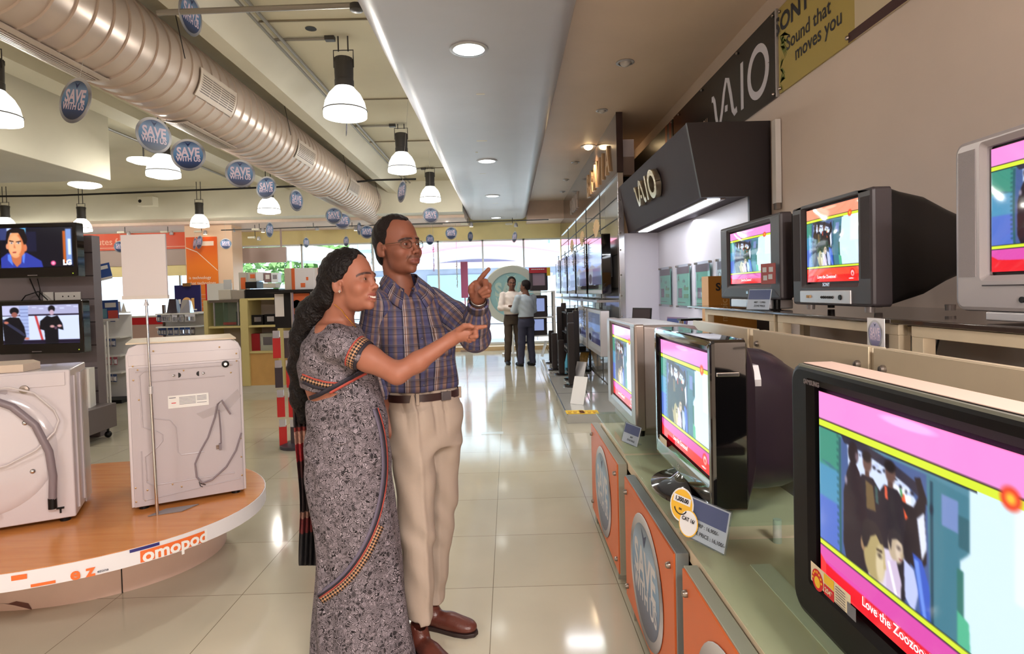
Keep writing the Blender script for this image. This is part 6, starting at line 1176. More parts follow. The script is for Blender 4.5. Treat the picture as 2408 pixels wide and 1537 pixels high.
for i, (px, y0, y1, m_, l) in enumerate(((1019, 581, 638, mat('tinsel_pink', (190, 130, 180), .4, .3), 'pinkish tinsel strand hanging right of the man spectacles'), (1074, 614, 676, GARL, 'golden tinsel strand hanging between man head and pointing finger'), (873, 565, 622, GARL, 'golden tinsel strand hanging at the back of the man head'), (897, 590, 640, mat('tinsel_pink'), 'pink tinsel strand'))[:3]):
    p = at(px, y0, 14.3); q = at(px, y1, 14.3); garland(p.x, 14.3, q.z, p.z, l, m_); 
    one(MB().tube([(p.x, 14.3, p.z), (p.x, 14.3, 3.12)], .004, 5), 'nylon_string', mat('nylon'), 'string of the '+l, 'string', 'strings of the tinsel strands')
p = at(1091, 615, 15.1); q = at(1091, 700, 15.1); one(MB().box((-.09, 0, 0), (.09, .01, p.z-q.z)).tube([(0, .02, p.z-q.z), (0, .02, -q.z-.1)], .015, 6), 'red_streamer', mat('streamer_red', (240, 110, 140), .5), 'narrow pinkish red banner standing outside the glass', 'banner', loc=(p.x, 15.11, q.z))
p = onZ(1104, 824, 0); one(MB().box((-.09, 0, 0), (.09, .12, .42)).box((-.2, -.05, 0), (.2, .17, .03)), 'low_post', mat('post_greybrown', (150, 128, 118), .5), 'short grey brown post standing before the window below the hands', 'post', loc=(p.x, p.y-.2, 0))
p = onZ(1158, 1018, 0); one(MB().add([(-.11, -.05, 0), (.11, -.05, 0), (.11, .05, 0), (-.11, .05, 0)], [(0, 1, 2, 3)]), 'floor_hatch', mat('floor_hatch', (206, 212, 206), .15), 'small rectangular cover plate in the aisle floor', 'floor plate', loc=(p.x, p.y, .002), solid=.002)
# ================================================================ PEOPLE (grown from distance fields into continuous skins)
def V3(p): return np.array(tuple(p), np.float32)
def smin(a, b, k):
    if k <= 0: return np.minimum(a, b)
    h = np.clip(.5+.5*(b-a)/k, 0, 1); return b+(a-b)*h-k*h*(1-h)
def smax(a, b, k): return -smin(-a, -b, k)
def f_cap(a, b, r0, r1):
    a, b = V3(a), V3(b); ab = b-a; L2 = float(ab@ab)+1e-9
    def f(P):
        t = np.clip((P-a)@ab/L2, 0, 1); return np.linalg.norm(P-a-t[:, None]*ab, axis=1)-(r0+(r1-r0)*t)
    return f
def f_ell(c, r, R=None):
    c, r = V3(c), V3(r); R = None if R is None else np.array(R, np.float32)
    def f(P):
        q = P-c
        if R is not None: q = q@R
        n = np.linalg.norm(q/r, axis=1); g = np.linalg.norm(q/(r*r), axis=1)+1e-6; return n*(n-1)/g
    return f
def f_chain(pts, rs, k=.004):
    fs = [f_cap(pts[i], pts[i+1], rs[i], rs[i+1]) for i in range(len(pts)-1)]
    def f(P):
        d = fs[0](P)
        for g in fs[1:]: d = smin(d, g(P), k)
        return d
    return f
def f_stack(rows, yaw=0., n=200, p=2.):
    """rows: (z, cx, cy, a, b) ; elliptical tower, smoothed"""
    rows = sorted(rows); zz = np.linspace(rows[0][0], rows[-1][0], n); T = np.array([np.interp(zz, [r[0] for r in rows], [r[i] for r in rows]) for i in range(1, 5)])
    kk = np.ones(max(3, n//14)); kk /= len(kk); pad = len(kk)//2
    T = np.array([np.convolve(np.pad(t, (pad, len(kk)-1-pad), 'edge'), kk, 'valid') for t in T])
    c, s = math.cos(yaw), math.sin(yaw); z0, z1 = zz[0], zz[-1]
    def f(P):
        z = P[:, 2]; cx, cy, a, b = [np.interp(z, zz, t) for t in T]; x, y = P[:, 0]-cx, P[:, 1]-cy; u, v = x*c+y*s, -x*s+y*c
        d = ((np.abs(u/a)**p+np.abs(v/b)**p)**(1/p)-1)*np.minimum(a, b); return smax(d, np.maximum(z-z1, z0-z), .01)
    return f
def xf(f, M, s=1.):
    Mi = np.array(M.inverted(), np.float32)
    return lambda P: f((P@Mi[:3, :3].T+Mi[:3, 3])/s)*s
def grow(f, lo, hi, h):
    lo = np.array(lo, np.float32); hi = np.array(hi, np.float32); B = 8
    n = (np.ceil((hi-lo)/h/B).astype(int))*B+1
    vol = np.ones(n, np.float32); nb = (n-1)//B
    g = np.stack(np.meshgrid(*[np.arange(k) for k in nb], indexing='ij'), -1).reshape(-1, 3)
    d = f(lo+(g+.5)*B*h); act = g[np.abs(d) < B*h*1.25+.012]
    ins = g[d <= -(B*h*1.25+.012)]
    off = np.stack(np.meshgrid(*[np.arange(B+1)]*3, indexing='ij'), -1).reshape(-1, 3)
    for q in ins: x, y, z = q*B; vol[x:x+B+1, y:y+B+1, z:z+B+1] = -1
    for i in range(0, len(act), 400):
        idx = (act[i:i+400, None, :]*B+off[None]).reshape(-1, 3); vol[idx[:, 0], idx[:, 1], idx[:, 2]] = f(lo+idx*h)
    s = vol < 0; cs = [s[i:n[0]-1+i, j:n[1]-1+j, k:n[2]-1+k] for i in (0, 1) for j in (0, 1) for k in (0, 1)]
    cnt = sum(c.astype(np.int8) for c in cs); C = np.argwhere((cnt > 0) & (cnt < 8)); vid = -np.ones(n-1, np.int64); vid[C[:, 0], C[:, 1], C[:, 2]] = np.arange(len(C))
    acc = np.zeros((len(C), 3)); num = np.zeros(len(C)); co = [(i, j, k) for i in (0, 1) for j in (0, 1) for k in (0, 1)]
    for a in range(8):
        for b in range(a+1, 8):
            A, D_ = np.array(co[a]), np.array(co[b])
            if np.abs(A-D_).sum() != 1: continue
            pa, pb = C+A, C+D_; va = vol[pa[:, 0], pa[:, 1], pa[:, 2]]; vb = vol[pb[:, 0], pb[:, 1], pb[:, 2]]; m = (va < 0) != (vb < 0)
            t = va[m]/(va[m]-vb[m]); acc[m] += pa[m]+(D_-A)*t[:, None]; num[m] += 1
    V = lo+(acc/num[:, None])*h; Q = []
    for ax in range(3):
        e = [0, 0, 0]; e[ax] = 1; a1, a2 = (ax+1) % 3, (ax+2) % 3
        s0 = s[:n[0]-e[0], :n[1]-e[1], :n[2]-e[2]]; s1 = s[e[0]:, e[1]:, e[2]:]; E = np.argwhere(s0 != s1); E = E[(E[:, a1] > 0) & (E[:, a2] > 0) & (E[:, a1] < n[a1]-1) & (E[:, a2] < n[a2]-1)]
        u1 = np.zeros(3, int); u1[a1] = 1; u2 = np.zeros(3, int); u2[a2] = 1
        q = [vid[tuple((E-x).T)] for x in (u1+u2, u2, 0*u1, u1)]; q = np.stack(q, 1); fl = s1[tuple(E.T)]; q[fl] = q[fl][:, ::-1]; Q.append(q)
    return V, np.concatenate(Q)
def smesh(name, parts, mats, parent=None, col=None, attrs=None, smooth_it=1):
    """parts: list of (V, Q)"""
    V = np.concatenate([p[0] for p in parts]); off = 0; Q = []
    for p in parts: Q.append(p[1]+off); off += len(p[0])
    Q = np.concatenate(Q)
    for _ in range(smooth_it):
        acc = np.zeros_like(V); cnt = np.zeros(len(V))
        for a, b in ((0, 1), (1, 2), (2, 3), (3, 0)):
            np.add.at(acc, Q[:, a], V[Q[:, b]]); np.add.at(cnt, Q[:, a], 1); np.add.at(acc, Q[:, b], V[Q[:, a]]); np.add.at(cnt, Q[:, b], 1)
        V = V*.45+.55*acc/np.maximum(cnt, 1)[:, None]
    me = bpy.data.meshes.new(name); me.vertices.add(len(V)); me.vertices.foreach_set('co', V.astype(np.float32).ravel())
    me.loops.add(len(Q)*4); me.loops.foreach_set('vertex_index', Q.astype(np.int32).ravel()); me.polygons.add(len(Q)); me.polygons.foreach_set('loop_start', np.arange(0, len(Q)*4, 4, dtype=np.int32))
    try: me.polygons.foreach_set('loop_total', np.full(len(Q), 4, np.int32))
    except Exception: pass
    me.polygons.foreach_set('use_smooth', [True]*len(Q)); me.update(calc_edges=True)
    for m in (mats if isinstance(mats, (list, tuple)) else [mats]): me.materials.append(m)
    if col is not None:
        c = col(V); c = np.where(c <= 10.31475, c/255/12.92, ((c/255+.055)/1.055)**2.4); ca = me.color_attributes.new('Col', 'FLOAT_COLOR', 'POINT'); ca.data.foreach_set('color', np.concatenate([c, np.ones((len(c), 1))], 1).astype(np.float32).ravel())
    for k, fn in (attrs or {}).items():
        a = me.attributes.new(k, 'FLOAT_VECTOR', 'POINT'); a.data.foreach_set('vector', fn(V).astype(np.float32).ravel())
    o = bpy.data.objects.new(name, me); COL.objects.link(o)
    if parent is not None: o.parent = parent
    return o
def headframe(c, a, tilt, s, roll=0.):
    f = Vector((math.sin(a)*math.cos(tilt), -math.cos(a)*math.cos(tilt), math.sin(tilt))); r = f.cross(Vector((0, 0, 1))).normalized(); u = r.cross(f)
    if roll: q = Matrix.Rotation(roll, 3, f); r = q@r; u = q@u
    M = Matrix((r, f, u)).transposed().to_4x4()@Matrix.Scale(s, 4); M.translation = c; return M
def f_head(fem=0, smile=0.):
    w = .94 if fem else 1.
    jw = .043 if fem else .055
    pos = [(f_ell((0, -.014, .034), (.077*w, .098, .088)), 0), (f_ell((0, .024, -.022), (.062*w if fem else .065, .070, .088)), .02), (f_ell((0, .022, -.072), (jw, .056, .044)), .02), (f_ell((0, .070, -.100), (.020, .019, .019)), .016),
           (f_ell((-.040*w, .054, -.036), (.026, .027, .026)), .016), (f_ell((.040*w, .054, -.036), (.026, .027, .026)), .016),
           (f_cap((-.030, .083, .014), (-.008, .090, .010), .010, .009), .014), (f_cap((.030, .083, .014), (.008, .090, .010), .010, .009), .014)]
    nose = [(f_cap((0, .090, .008), (0, .108, -.032), .0065, .0085), .010), (f_ell((0, .112, -.036), (.0105, .010, .009)), .007), (f_ell((-.0125, .101, -.040), (.0068, .010, .0075)), .005), (f_ell((.0125, .101, -.040), (.0068, .010, .0075)), .005)]
    mw = .024+.004*smile; mz = -.069; up = .004*smile
    lips = [(f_ell((0, .086, -.066), (.030, .020, .022)), .012),
            (f_chain([(-mw, .084, mz+up), (-.011, .100, mz+.003+.002*smile), (0, .1035, mz+.0035+.002*smile), (.011, .100, mz+.003+.002*smile), (mw, .084, mz+up)], [.003, .0052-.0012*smile, .0052-.001*smile, .0052-.0012*smile, .003]), .004),
            (f_chain([(-mw+.002, .083, mz-.002+up), (-.011, .098, mz-.009-.006*smile), (0, .101, mz-.010-.008*smile), (.011, .098, mz-.009-.006*smile), (mw-.002, .083, mz-.002+up)], [.003, .0062-.0014*smile, .0065-.0014*smile, .0062-.0014*smile, .003]), .004)]
    if fem:
        sh = lambda g, dy, dz=0.: (lambda P: g(P+np.array([0, dy, dz], np.float32)))
        lips = [(sh(g, .0085), k) for g, k in lips]; nose = [(sh(g, .004), k) for g, k in nose]
    sub = [(f_ell((-.031, .098, -.005), (.019, .018, .013)), .012), (f_ell((.031, .098, -.005), (.019, .018, .013)), .012)]
    lid = [(f_ell((-.031, .0755, -.005), (.0145, .0135, .0125)), .005), (f_ell((.031, .0755, -.005), (.0145, .0135, .0125)), .005)]
    slit = [(f_ell((-.031, .091, -.005), (.0125, .010, .0034)), .002), (f_ell((.031, .091, -.005), (.0125, .010, .0034)), .002)]
    mouth = f_chain([(-mw+.002, .094, mz+up-.001), (-.010, .107, mz-.003-.0025*smile), (.010, .107, mz-.003-.0025*smile), (mw-.002, .094, mz+up-.001)], [.0012+.0018*smile, .002+.0048*smile, .002+.0048*smile, .0012+.0018*smile])
    if fem: m0_ = mouth; mouth = lambda P: m0_(P+np.array([0, .0075, 0], np.float32))
    nost = [f_ell((-.006, .106, -.046), (.0035, .005, .004)), f_ell((.006, .106, -.046), (.0035, .005, .004))]
    fold = [f_cap((s*.017, .099, -.040), (s*(mw+.008), .080, mz+.002), .0022, .0022) for s in (-1, 1)]
    ears = []
    for s in (-1, 1):
        R = Matrix.Rotation(s*.28, 3, 'Z')@Matrix.Rotation(-.15, 3, 'X')
        ears.append((f_ell((s*.078*w, -.014, -.014), (.008, .0195, .0325), R), f_ell((s*.087*w, -.008, -.010), (.007, .011, .020), R), f_ell((s*.076*w, -.004, -.038), (.007, .009, .010)), f_ell((s*.077*w, .002, -.013), (.006, .006, .008))))
    def f(P):
        d = None
        for g, k in pos: d = g(P) if d is None else smin(d, g(P), k)
        for g, k in sub: d = smax(d, -g(P), k)
        for g, k in nose+lips+lid: d = smin(d, g(P), k)
        for g, k in slit: d = smax(d, -g(P), k)
        d = smax(d, -mouth(P), .002)
        for g in nost: d = smax(d, -g(P), .002)
        for g in fold: d = smax(d, -g(P), .006)
        for e, c, lb, tr in ears: q = smin(smax(e(P), -c(P), .004), lb(P), .006); q = smin(q, tr(P), .003); d = smin(d, q, .005)
        return d
    return f
def head_col(Mi, base, lip, brow, hair=(22, 14, 14), man=True, browz=.020, smile=0.):
    Mi = np.array(Mi.inverted(), np.float32)
    def col(V):
        P = V@Mi[:3, :3].T+Mi[:3, 3]; x, y, z = P.T; c = np.tile(np.array(base, float), (len(V), 1)); ax = np.abs(x)
        def mixc(m, k): nonlocal c; m = np.clip(m, 0, 1)[:, None]; c = c*(1-m)+np.array(k, float)*m
        inh = (z > -.14) & (y > .02)
        mixc(inh*np.exp(-((ax-.036)/.02)**2-((z+.03)/.016)**2)*.25, (min(255, base[0]+40), base[1]+6, base[2]))     # flush of cheek
        mixc(inh*np.exp(-((ax-.031)/.017)**2-((z+.006)/.012)**2)*.45, tuple(v*.62 for v in base))                     # darker eyelids
        zb = browz-.012*np.clip((ax-.034)/.02, 0, 1)**2-.003; mixc(inh*(ax > .009)*(ax < .052)*np.clip((.0052-.00005/.01*0-np.abs(z-zb))/.0022, 0, 1)*.9, brow)
        if man:
            mixc(inh*(ax < .032)*np.exp(-((z+.056)/.0065)**2)*.55, (70, 52, 46)); mixc(inh*np.clip((-.045-z)/.03, 0, 1)*np.clip((.02-np.abs(y-.05)*.0), 0, 1)*9*.25, (96, 66, 54))
        lm = inh*(y > .073)*np.clip((.027+.004*smile-ax)/.003, 0, 1)*np.clip((.0105+.004*smile-np.abs(z+.0715))/.003, 0, 1)*np.clip((.0295-ax)/.01+.1, 0, 1); mixc(lm*.85, lip)
        return c
    return col
SKIN = attrmat('skin_tone', rough=.52, spec=.35, sss=.05, bump=.04, bs=420); EYEW = mat('eye_white', (196, 182, 174), .15, coat=.5); IRIS = mat('eye_brown', (40, 22, 14), .1, coat=.8); TEETH = mat('tooth_white', (240, 232, 222), .2)
def eyes(M, par, look=(0, 0)):
    for s in (-1, 1):
        e = MB(); T = M@Matrix.Translation((s*.031, .0745, -.005))@Matrix.Rotation(look[0], 4, 'Z')@Matrix.Rotation(look[1], 4, 'X'); e.mi_(0).sphere((0, 0, 0), .0122, 16, 12, T); e.mi_(1).lathe([(.001, .0129), (.0060, .0118), (.0070, .0106)], n=16, T=T@Matrix.Rotation(-PI/2, 4, 'X')); e.build('eye', [EYEW, IRIS], par, smooth=True)
HAIRM = mat('black_hair', (22, 13, 12), .55, spec=.2, bump=.6, bs=220); HAIRW = mat('wavy_black_hair', (16, 10, 10), .5, spec=.22, bump=.8, bs=110)
def plaid():
    m = bpy.data.materials.new('plaid_shirt_cloth'); m.use_nodes = True; nt = m.node_tree; b = nt.nodes['Principled BSDF']; N = nt.nodes.new; L = nt.links.new
    a = N('ShaderNodeAttribute'); a.attribute_name = 'weave'; sp = N('ShaderNodeSeparateXYZ'); L(a.outputs['Vector'], sp.inputs[0])
    def ramp(src, per, stops, phase=0.):
        ad = N('ShaderNodeMath'); ad.operation = 'MULTIPLY_ADD'; ad.inputs[1].default_value = 1/per; ad.inputs[2].default_value = phase+50; L(src, ad.inputs[0]); fr_ = N('ShaderNodeMath'); fr_.operation = 'FRACT'; L(ad.outputs[0], fr_.inputs[0])
        r = N('ShaderNodeValToRGB'); r.color_ramp.interpolation = 'LINEAR'; els = r.color_ramp.elements
        els[0].position = stops[0][0]; els[0].color = stops[0][1]; els[1].position = stops[-1][0]; els[1].color = stops[-1][1]
        for p_, c_ in stops[1:-1]: e = els.new(p_); e.color = c_
        L(fr_.outputs[0], r.inputs[0]); return r.outputs[0]
    def C(c, al=1.): return (*lin(c), al)
    br, bl, dk, wh, gy = (130, 104, 92), (80, 80, 112), (38, 35, 50), (196, 192, 200), (90, 84, 94)
    base = ramp(sp.outputs[0], .078, [(0, C(bl)), (.10, C(bl)), (.16, C(br)), (.24, C(br)), (.30, C(bl)), (.40, C(gy)), (.46, C(br)), (.54, C(br)), (.60, C(dk)), (.66, C(bl)), (.80, C(bl)), (.86, C(br)), (.94, C(gy)), (1, C(bl))])
    h2 = ramp(sp.outputs[1], .070, [(0, C((255, 255, 255))), (.3, C((206, 206, 214))), (.42, C((150, 142, 156))), (.48, C((110, 100, 124))), (.56, C((240, 236, 240))), (.8, C((190, 186, 206))), (1, C((255, 255, 255)))])
    mx = N('ShaderNodeMix'); mx.data_type = 'RGBA'; mx.blend_type = 'MULTIPLY'; mx.inputs[0].default_value = .8; L(base, mx.inputs[6]); L(h2, mx.inputs[7])
    def line(src, per, pos, wd): return ramp(src, per, [(0, (0, 0, 0, 1)), (pos-wd-.004, (0, 0, 0, 1)), (pos-wd, (1, 1, 1, 1)), (pos+wd, (1, 1, 1, 1)), (pos+wd+.004, (0, 0, 0, 1)), (1, (0, 0, 0, 1))])
    last = mx.outputs[2]
    for (src, per, pos, wd, c, k) in ((sp.outputs[0], .078, .50, .006, wh, .8), (sp.outputs[0], .078, .57, .006, wh, .8), (sp.outputs[0], .078, .12, .012, dk, .7), (sp.outputs[1], .070, .44, .007, (150, 146, 160), .5), (sp.outputs[1], .070, .51, .007, (150, 146, 160), .5), (sp.outputs[1], .070, .08, .02, dk, .7)):
        f_ = line(src, per, pos, wd); mu = N('ShaderNodeMath'); mu.operation = 'MULTIPLY'; mu.inputs[1].default_value = k; L(f_, mu.inputs[0])
        q = N('ShaderNodeMix'); q.data_type = 'RGBA'; L(mu.outputs[0], q.inputs[0]); L(last, q.inputs[6]); q.inputs[7].default_value = C(c); last = q.outputs[2]
    L(last, b.inputs['Base Color']); b.inputs['Roughness'].default_value = .75; b.inputs['Specular IOR Level'].default_value = .25; return m
def sareemat():
    m = bpy.data.materials.new('black_white_leaf_print'); m.use_nodes = True; nt = m.node_tree; b = nt.nodes['Principled BSDF']; N = nt.nodes.new; L = nt.links.new
    tc = N('ShaderNodeAttribute'); tc.attribute_name = 'weave'
    n0 = N('ShaderNodeTexNoise'); n0.inputs['Scale'].default_value = 22; n0.inputs['Detail'].default_value = 2; L(tc.outputs['Vector'], n0.inputs[0])
    wm = N('ShaderNodeVectorMath'); wm.operation = 'MULTIPLY_ADD'; wm.inputs[1].default_value = (.045, .045, .045); L(n0.outputs[1], wm.inputs[0]); L(tc.outputs['Vector'], wm.inputs[2])
    v = N('ShaderNodeTexVoronoi'); v.feature = 'DISTANCE_TO_EDGE'; v.inputs['Scale'].default_value = 72; L(wm.outputs[0], v.inputs[0])
    vc = N('ShaderNodeTexVoronoi'); vc.inputs['Scale'].default_value = 72; L(wm.outputs[0], vc.inputs[0])
    # stripes inside every leaf, direction from the leaf's own colour
    dt = N('ShaderNodeVectorMath'); dt.operation = 'SUBTRACT'; L(vc.outputs['Color'], dt.inputs[0]); dt.inputs[1].default_value = (.5, .5, .5)
    nm = N('ShaderNodeVectorMath'); nm.operation = 'NORMALIZE'; L(dt.outputs[0], nm.inputs[0]); dp = N('ShaderNodeVectorMath'); dp.operation = 'DOT_PRODUCT'; L(nm.outputs[0], dp.inputs[0]); L(wm.outputs[0], dp.inputs[1])
    sn = N('ShaderNodeMath'); sn.operation = 'SINE'; ml = N('ShaderNodeMath'); ml.operation = 'MULTIPLY'; ml.inputs[1].default_value = 2300; L(dp.outputs['Value'], ml.inputs[0]); L(ml.outputs[0], sn.inputs[0])
    st = N('ShaderNodeMapRange'); st.inputs[1].default_value = -.5; st.inputs[2].default_value = .3; st.inputs[3].default_value = .1; st.inputs[4].default_value = 1.; L(sn.outputs[0], st.inputs[0])
    hs_ = N('ShaderNodeSeparateColor'); L(vc.outputs['Color'], hs_.inputs[0]); br = N('ShaderNodeMapRange'); br.inputs[1].default_value = .15; br.inputs[2].default_value = .85; br.inputs[3].default_value = .10; br.inputs[4].default_value = 1.; L(hs_.outputs[0], br.inputs[0])
    ed = N('ShaderNodeMapRange'); ed.inputs[1].default_value = .03; ed.inputs[2].default_value = .09; ed.inputs[3].default_value = 0.; ed.inputs[4].default_value = 1.; L(v.outputs['Distance'], ed.inputs[0])
    e2 = N('ShaderNodeMapRange'); e2.inputs[1].default_value = .10; e2.inputs[2].default_value = .15; e2.inputs[3].default_value = 1.; e2.inputs[4].default_value = 0.; L(v.outputs['Distance'], e2.inputs[0])
    mx_ = N('ShaderNodeMath'); mx_.operation = 'MAXIMUM'; m0 = N('ShaderNodeMath'); m0.operation = 'MULTIPLY'; L(st.outputs[0], m0.inputs[0]); L(br.outputs[0], m0.inputs[1]); L(m0.outputs[0], mx_.inputs[0]); L(e2.outputs[0], mx_.inputs[1])
    m1 = N('ShaderNodeMath'); m1.operation = 'MULTIPLY'; L(mx_.outputs[0], m1.inputs[0]); L(ed.outputs[0], m1.inputs[1])
    q = N('ShaderNodeMix'); q.data_type = 'RGBA'; L(m1.outputs[0], q.inputs[0]); q.inputs[6].default_value = (*lin((16, 11, 15)), 1); q.inputs[7].default_value = (*lin((152, 141, 148)), 1)
    L(q.outputs[2], b.inputs['Base Color']); b.inputs['Roughness'].default_value = .7; b.inputs['Specular IOR Level'].default_value = .25; return m
PLAID = plaid(); LEAF = sareemat()
KH = mat('khaki_cloth', (160, 144, 130), .8, spec=.2, bump=.12, bs=500); LEA = mat('brown_leather', (88, 44, 34), .35, bump=.15, bs=150); BELT = mat('dark_brown_belt', (46, 26, 24), .35); GOLD = mat('gold', (230, 180, 90), .25, 1.)
def bordermat():
    m = bpy.data.materials.new('border_triangle_print'); m.use_nodes = True; nt = m.node_tree; b = nt.nodes['Principled BSDF']; N = nt.nodes.new; L = nt.links.new
    a = N('ShaderNodeAttribute'); a.attribute_name = 'weave'; ck = N('ShaderNodeTexChecker'); ck.inputs['Scale'].default_value = 1.
    mp = N('ShaderNodeMapping'); mp.inputs['Rotation'].default_value = (0, 0, PI/4); mp.inputs['Scale'].default_value = (130, 130, 1); L(a.outputs['Vector'], mp.inputs[0]); L(mp.outputs[0], ck.inputs[0])
    ck.inputs[1].default_value = (*lin((24, 16, 22)), 1); ck.inputs[2].default_value = (*lin((168, 126, 92)), 1)
    L(ck.outputs[0], b.inputs['Base Color']); b.inputs['Roughness'].default_value = .7; return m
BORD = bordermat(); NAVY = mat('dark_navy_edge', (28, 22, 34), .7); RED = mat('rust_red_edge', (156, 62, 50), .7)
def bnd(pts, r): # bounding box of points
    A = np.array([tuple(p) for p in pts]); return A.min(0)-r, A.max(0)+r
# ---------------------------------------------------------------- THE MAN
def man():
    A = at
    hc = A(936, 577, 2.45); Mh = headframe(hc, math.radians(50), math.radians(3), 1.03, roll=math.radians(2)); fh = xf(f_head(0), Mh, 1.)
    # xf applies inverse of scaled matrix, distances come out in local units
    S = 1.03; fh2 = lambda P: fh(P)*S
    yaw = math.radians(32); fx, fy_ = math.sin(yaw), -math.cos(yaw); rt = Vector((-math.cos(yaw), -math.sin(yaw), 0)); fw = Vector((fx, fy_, 0))
    nb = A(944, 674, 2.47); C0 = A(958, 760, 2.47)
    neck0 = Mh@Vector((0, -.036, -.050)); neckf = f_chain([neck0, (neck0+nb)/2-fw*.006, nb-fw*.012+Vector((0, 0, -.03))], [.052, .055, .064])
    Rs = A(884, 716, 2.37); Ls = A(1026, 704, 2.55); Le = A(1118, 792, 2.39); Lw = A(1124, 716, 2.20); Re = A(872, 850, 2.44); Rw = A(905, 960, 2.36)
    # left pointing hand
    def H(px, py, D): return A(px, py, D)
    palm = [(f_ell(H(1122, 683, 2.165), (.030, .030, .040)), 0), (f_chain([Lw, H(1123, 700, 2.175)], [.026, .028]), .012), (f_ell(H(1131, 680, 2.165), (.026, .026, .030)), .012)]
    fing = [[(1124, 668, 2.16), (1129, 657, 2.15), (1138, 645, 2.14), (1149, 633, 2.13)], [(1131, 667, 2.15), (1141, 662, 2.12), (1143, 676, 2.095), (1128, 686, 2.10)], [(1138, 671, 2.15), (1149, 671, 2.125), (1149, 684, 2.10), (1133, 691, 2.105)],
            [(1141, 681, 2.155), (1150, 683, 2.135), (1148, 694, 2.11), (1136, 697, 2.11)], [(1112, 694, 2.15), (1108, 684, 2.13), (1108, 675, 2.12), (1112, 668, 2.115)]]
    fr_ = [[.0115, .0100, .0090, .0078], [.0115, .0112, .0098, .0085], [.0112, .0108, .0094, .0080], [.0102, .0096, .0085, .0074], [.0140, .0120, .0105, .0085]]
    FG = [f_chain([H(*p) for p in q], r, .003) for q, r in zip(fing, fr_)]
    def fhand(P):
        d = palm[0][0](P)
        for g, k in palm[1:]: d = smin(d, g(P), k)
        for g in FG: d = smin(d, g(P), .0035)
        return d
    def fskin(P): return smin(smin(fh2(P), neckf(P), .022), fhand(P), .0)
    base = (124, 76, 58)
    p1 = grow(lambda P: smin(fh2(P), neckf(P), .012), *bnd([Mh@Vector((.1, .13, .14)), Mh@Vector((-.1, -.13, -.14)), nb+Vector((0, 0, -.06))], .07), .0032)
    fa = f_chain([Le, (Le+Lw)/2, Lw], [.042, .038, .027]); p2 = grow(lambda P: smin(fa(P), fhand(P), .01), *bnd([H(*p) for q in fing for p in q]+[Lw], .05), .0026)
    # slim torso, arms and legs under the clothes keep the body whole
    tor = f_stack([(z, c.x, c.y, a, b) for z, c, a, b in ((.95, A(1000, 900, 2.47), .12, .08), (1.15, A(985, 830, 2.47), .13, .08), (1.33, A(962, 740, 2.47), .13, .075), (1.42, A(955, 700, 2.47), .07, .05))], yaw)
    legf = lambda P: np.minimum(f_chain([A(962, 940, 2.42), A(975, 1170, 2.36), A(984, 1445, 2.31)], [.07, .045, .032])(P), f_chain([A(1030, 940, 2.5), A(1034, 1160, 2.5), A(1018, 1400, 2.5)], [.07, .045, .032])(P))
    armf = lambda P: smin(f_chain([Rs, Re, Rw, Rw+Vector((.02, .0, -.10))], [.04, .036, .026, .03])(P), f_chain([Ls, Le, Lw], [.04, .034, .026])(P), .01)
    under = grow(lambda P: smin(smin(smin(tor(P), legf(P), .03), armf(P), .03), neckf(P), .03), *bnd([Rs, Ls, Le, Re, Lw, A(950, 1470, 2.2), A(1060, 1470, 2.6), nb], .10), .011)
    body = smesh('person', [under, p1, p2], SKIN, None, head_col(Mh, base, (112, 60, 52), (34, 22, 20), browz=.019))
    tag(body, 'man in a plaid shirt and beige trousers pointing with his raised hand', 'person')
    eyes(Mh, body, look=(.15, 0))
    # hair
    def fhair(P):
        Mi = np.array(Mh.inverted(), np.float32); Q = P@Mi[:3, :3].T+Mi[:3, 3]; x, y, z = Q.T
        d = f_ell((0, -.018, .036), (.083, .103, .094))(Q); d = smin(d, f_ell((0, -.045, -.03), (.066, .062, .06))(Q), .02)
        hl = np.interp(z, [-.10, -.07, -.045, -.02, 0, .03, .055, .085, .11, .125], [-.06, -.045, -.036, -.028, .008, .020, .026, .046, .055, .030]); hl = hl-.02*np.exp(-((np.abs(x)-.045)/.018)**2)*(z > .05)+.012*np.exp(-(x/.02)**2)*(z > .07)
        d = smax(d, y-hl, .006); d = smax(d, -(z+.085), .01); return (d+.0014*np.sin(x*300+z*60)*np.sin(y*170+z*120))*S
    smesh('hair', [grow(fhair, *bnd([Mh@Vector((.1, .1, .14)), Mh@Vector((-.1, -.13, -.1)), Mh@Vector((.1, -.13, .14)), Mh@Vector((-.1, .1, -.1))], .02), .0035)], HAIRM, body)
    # spectacles
    g = MB(); g.T = Mh
    for s in (-1, 1):
        P = [(s*(.033+.0245*math.cos(a)*(1 if abs(math.cos(a)) < .9 else .97)), .0985-.004*abs(math.cos(a))-.010*max(0, s*(.033+.0225*math.cos(a))*s-.035)/.02, -.007+.0155*math.sin(a)) for a in np.linspace(0, 2*PI, 25)]; g.tube(P, .0014, 6)
        g.tube([(s*.055, .092, .000), (s*.068, .075, .001), (s*.078, .03, .001), (s*.080, -.01, .002)], .0014, 6)
    g.tube([(-.011, .0995, -.003), (0, .104, .0), (.011, .0995, -.003)], .0011, 6); sp = g.build('spectacles', mat('spectacle_metal', (150, 132, 116), .25, 1.), body, smooth=True)
    L = MB(); L.T = Mh
    for s in (-1, 1): L.add([(s*.033+.0215*math.cos(a), .0975-.004*abs(math.cos(a)), -.007+.0125*math.sin(a)) for a in np.linspace(0, 2*PI, 21)[:-1]], [tuple(range(20))])
    L.build('lens', glassm('spectacle_glass', (250, 250, 250), .12), sp)
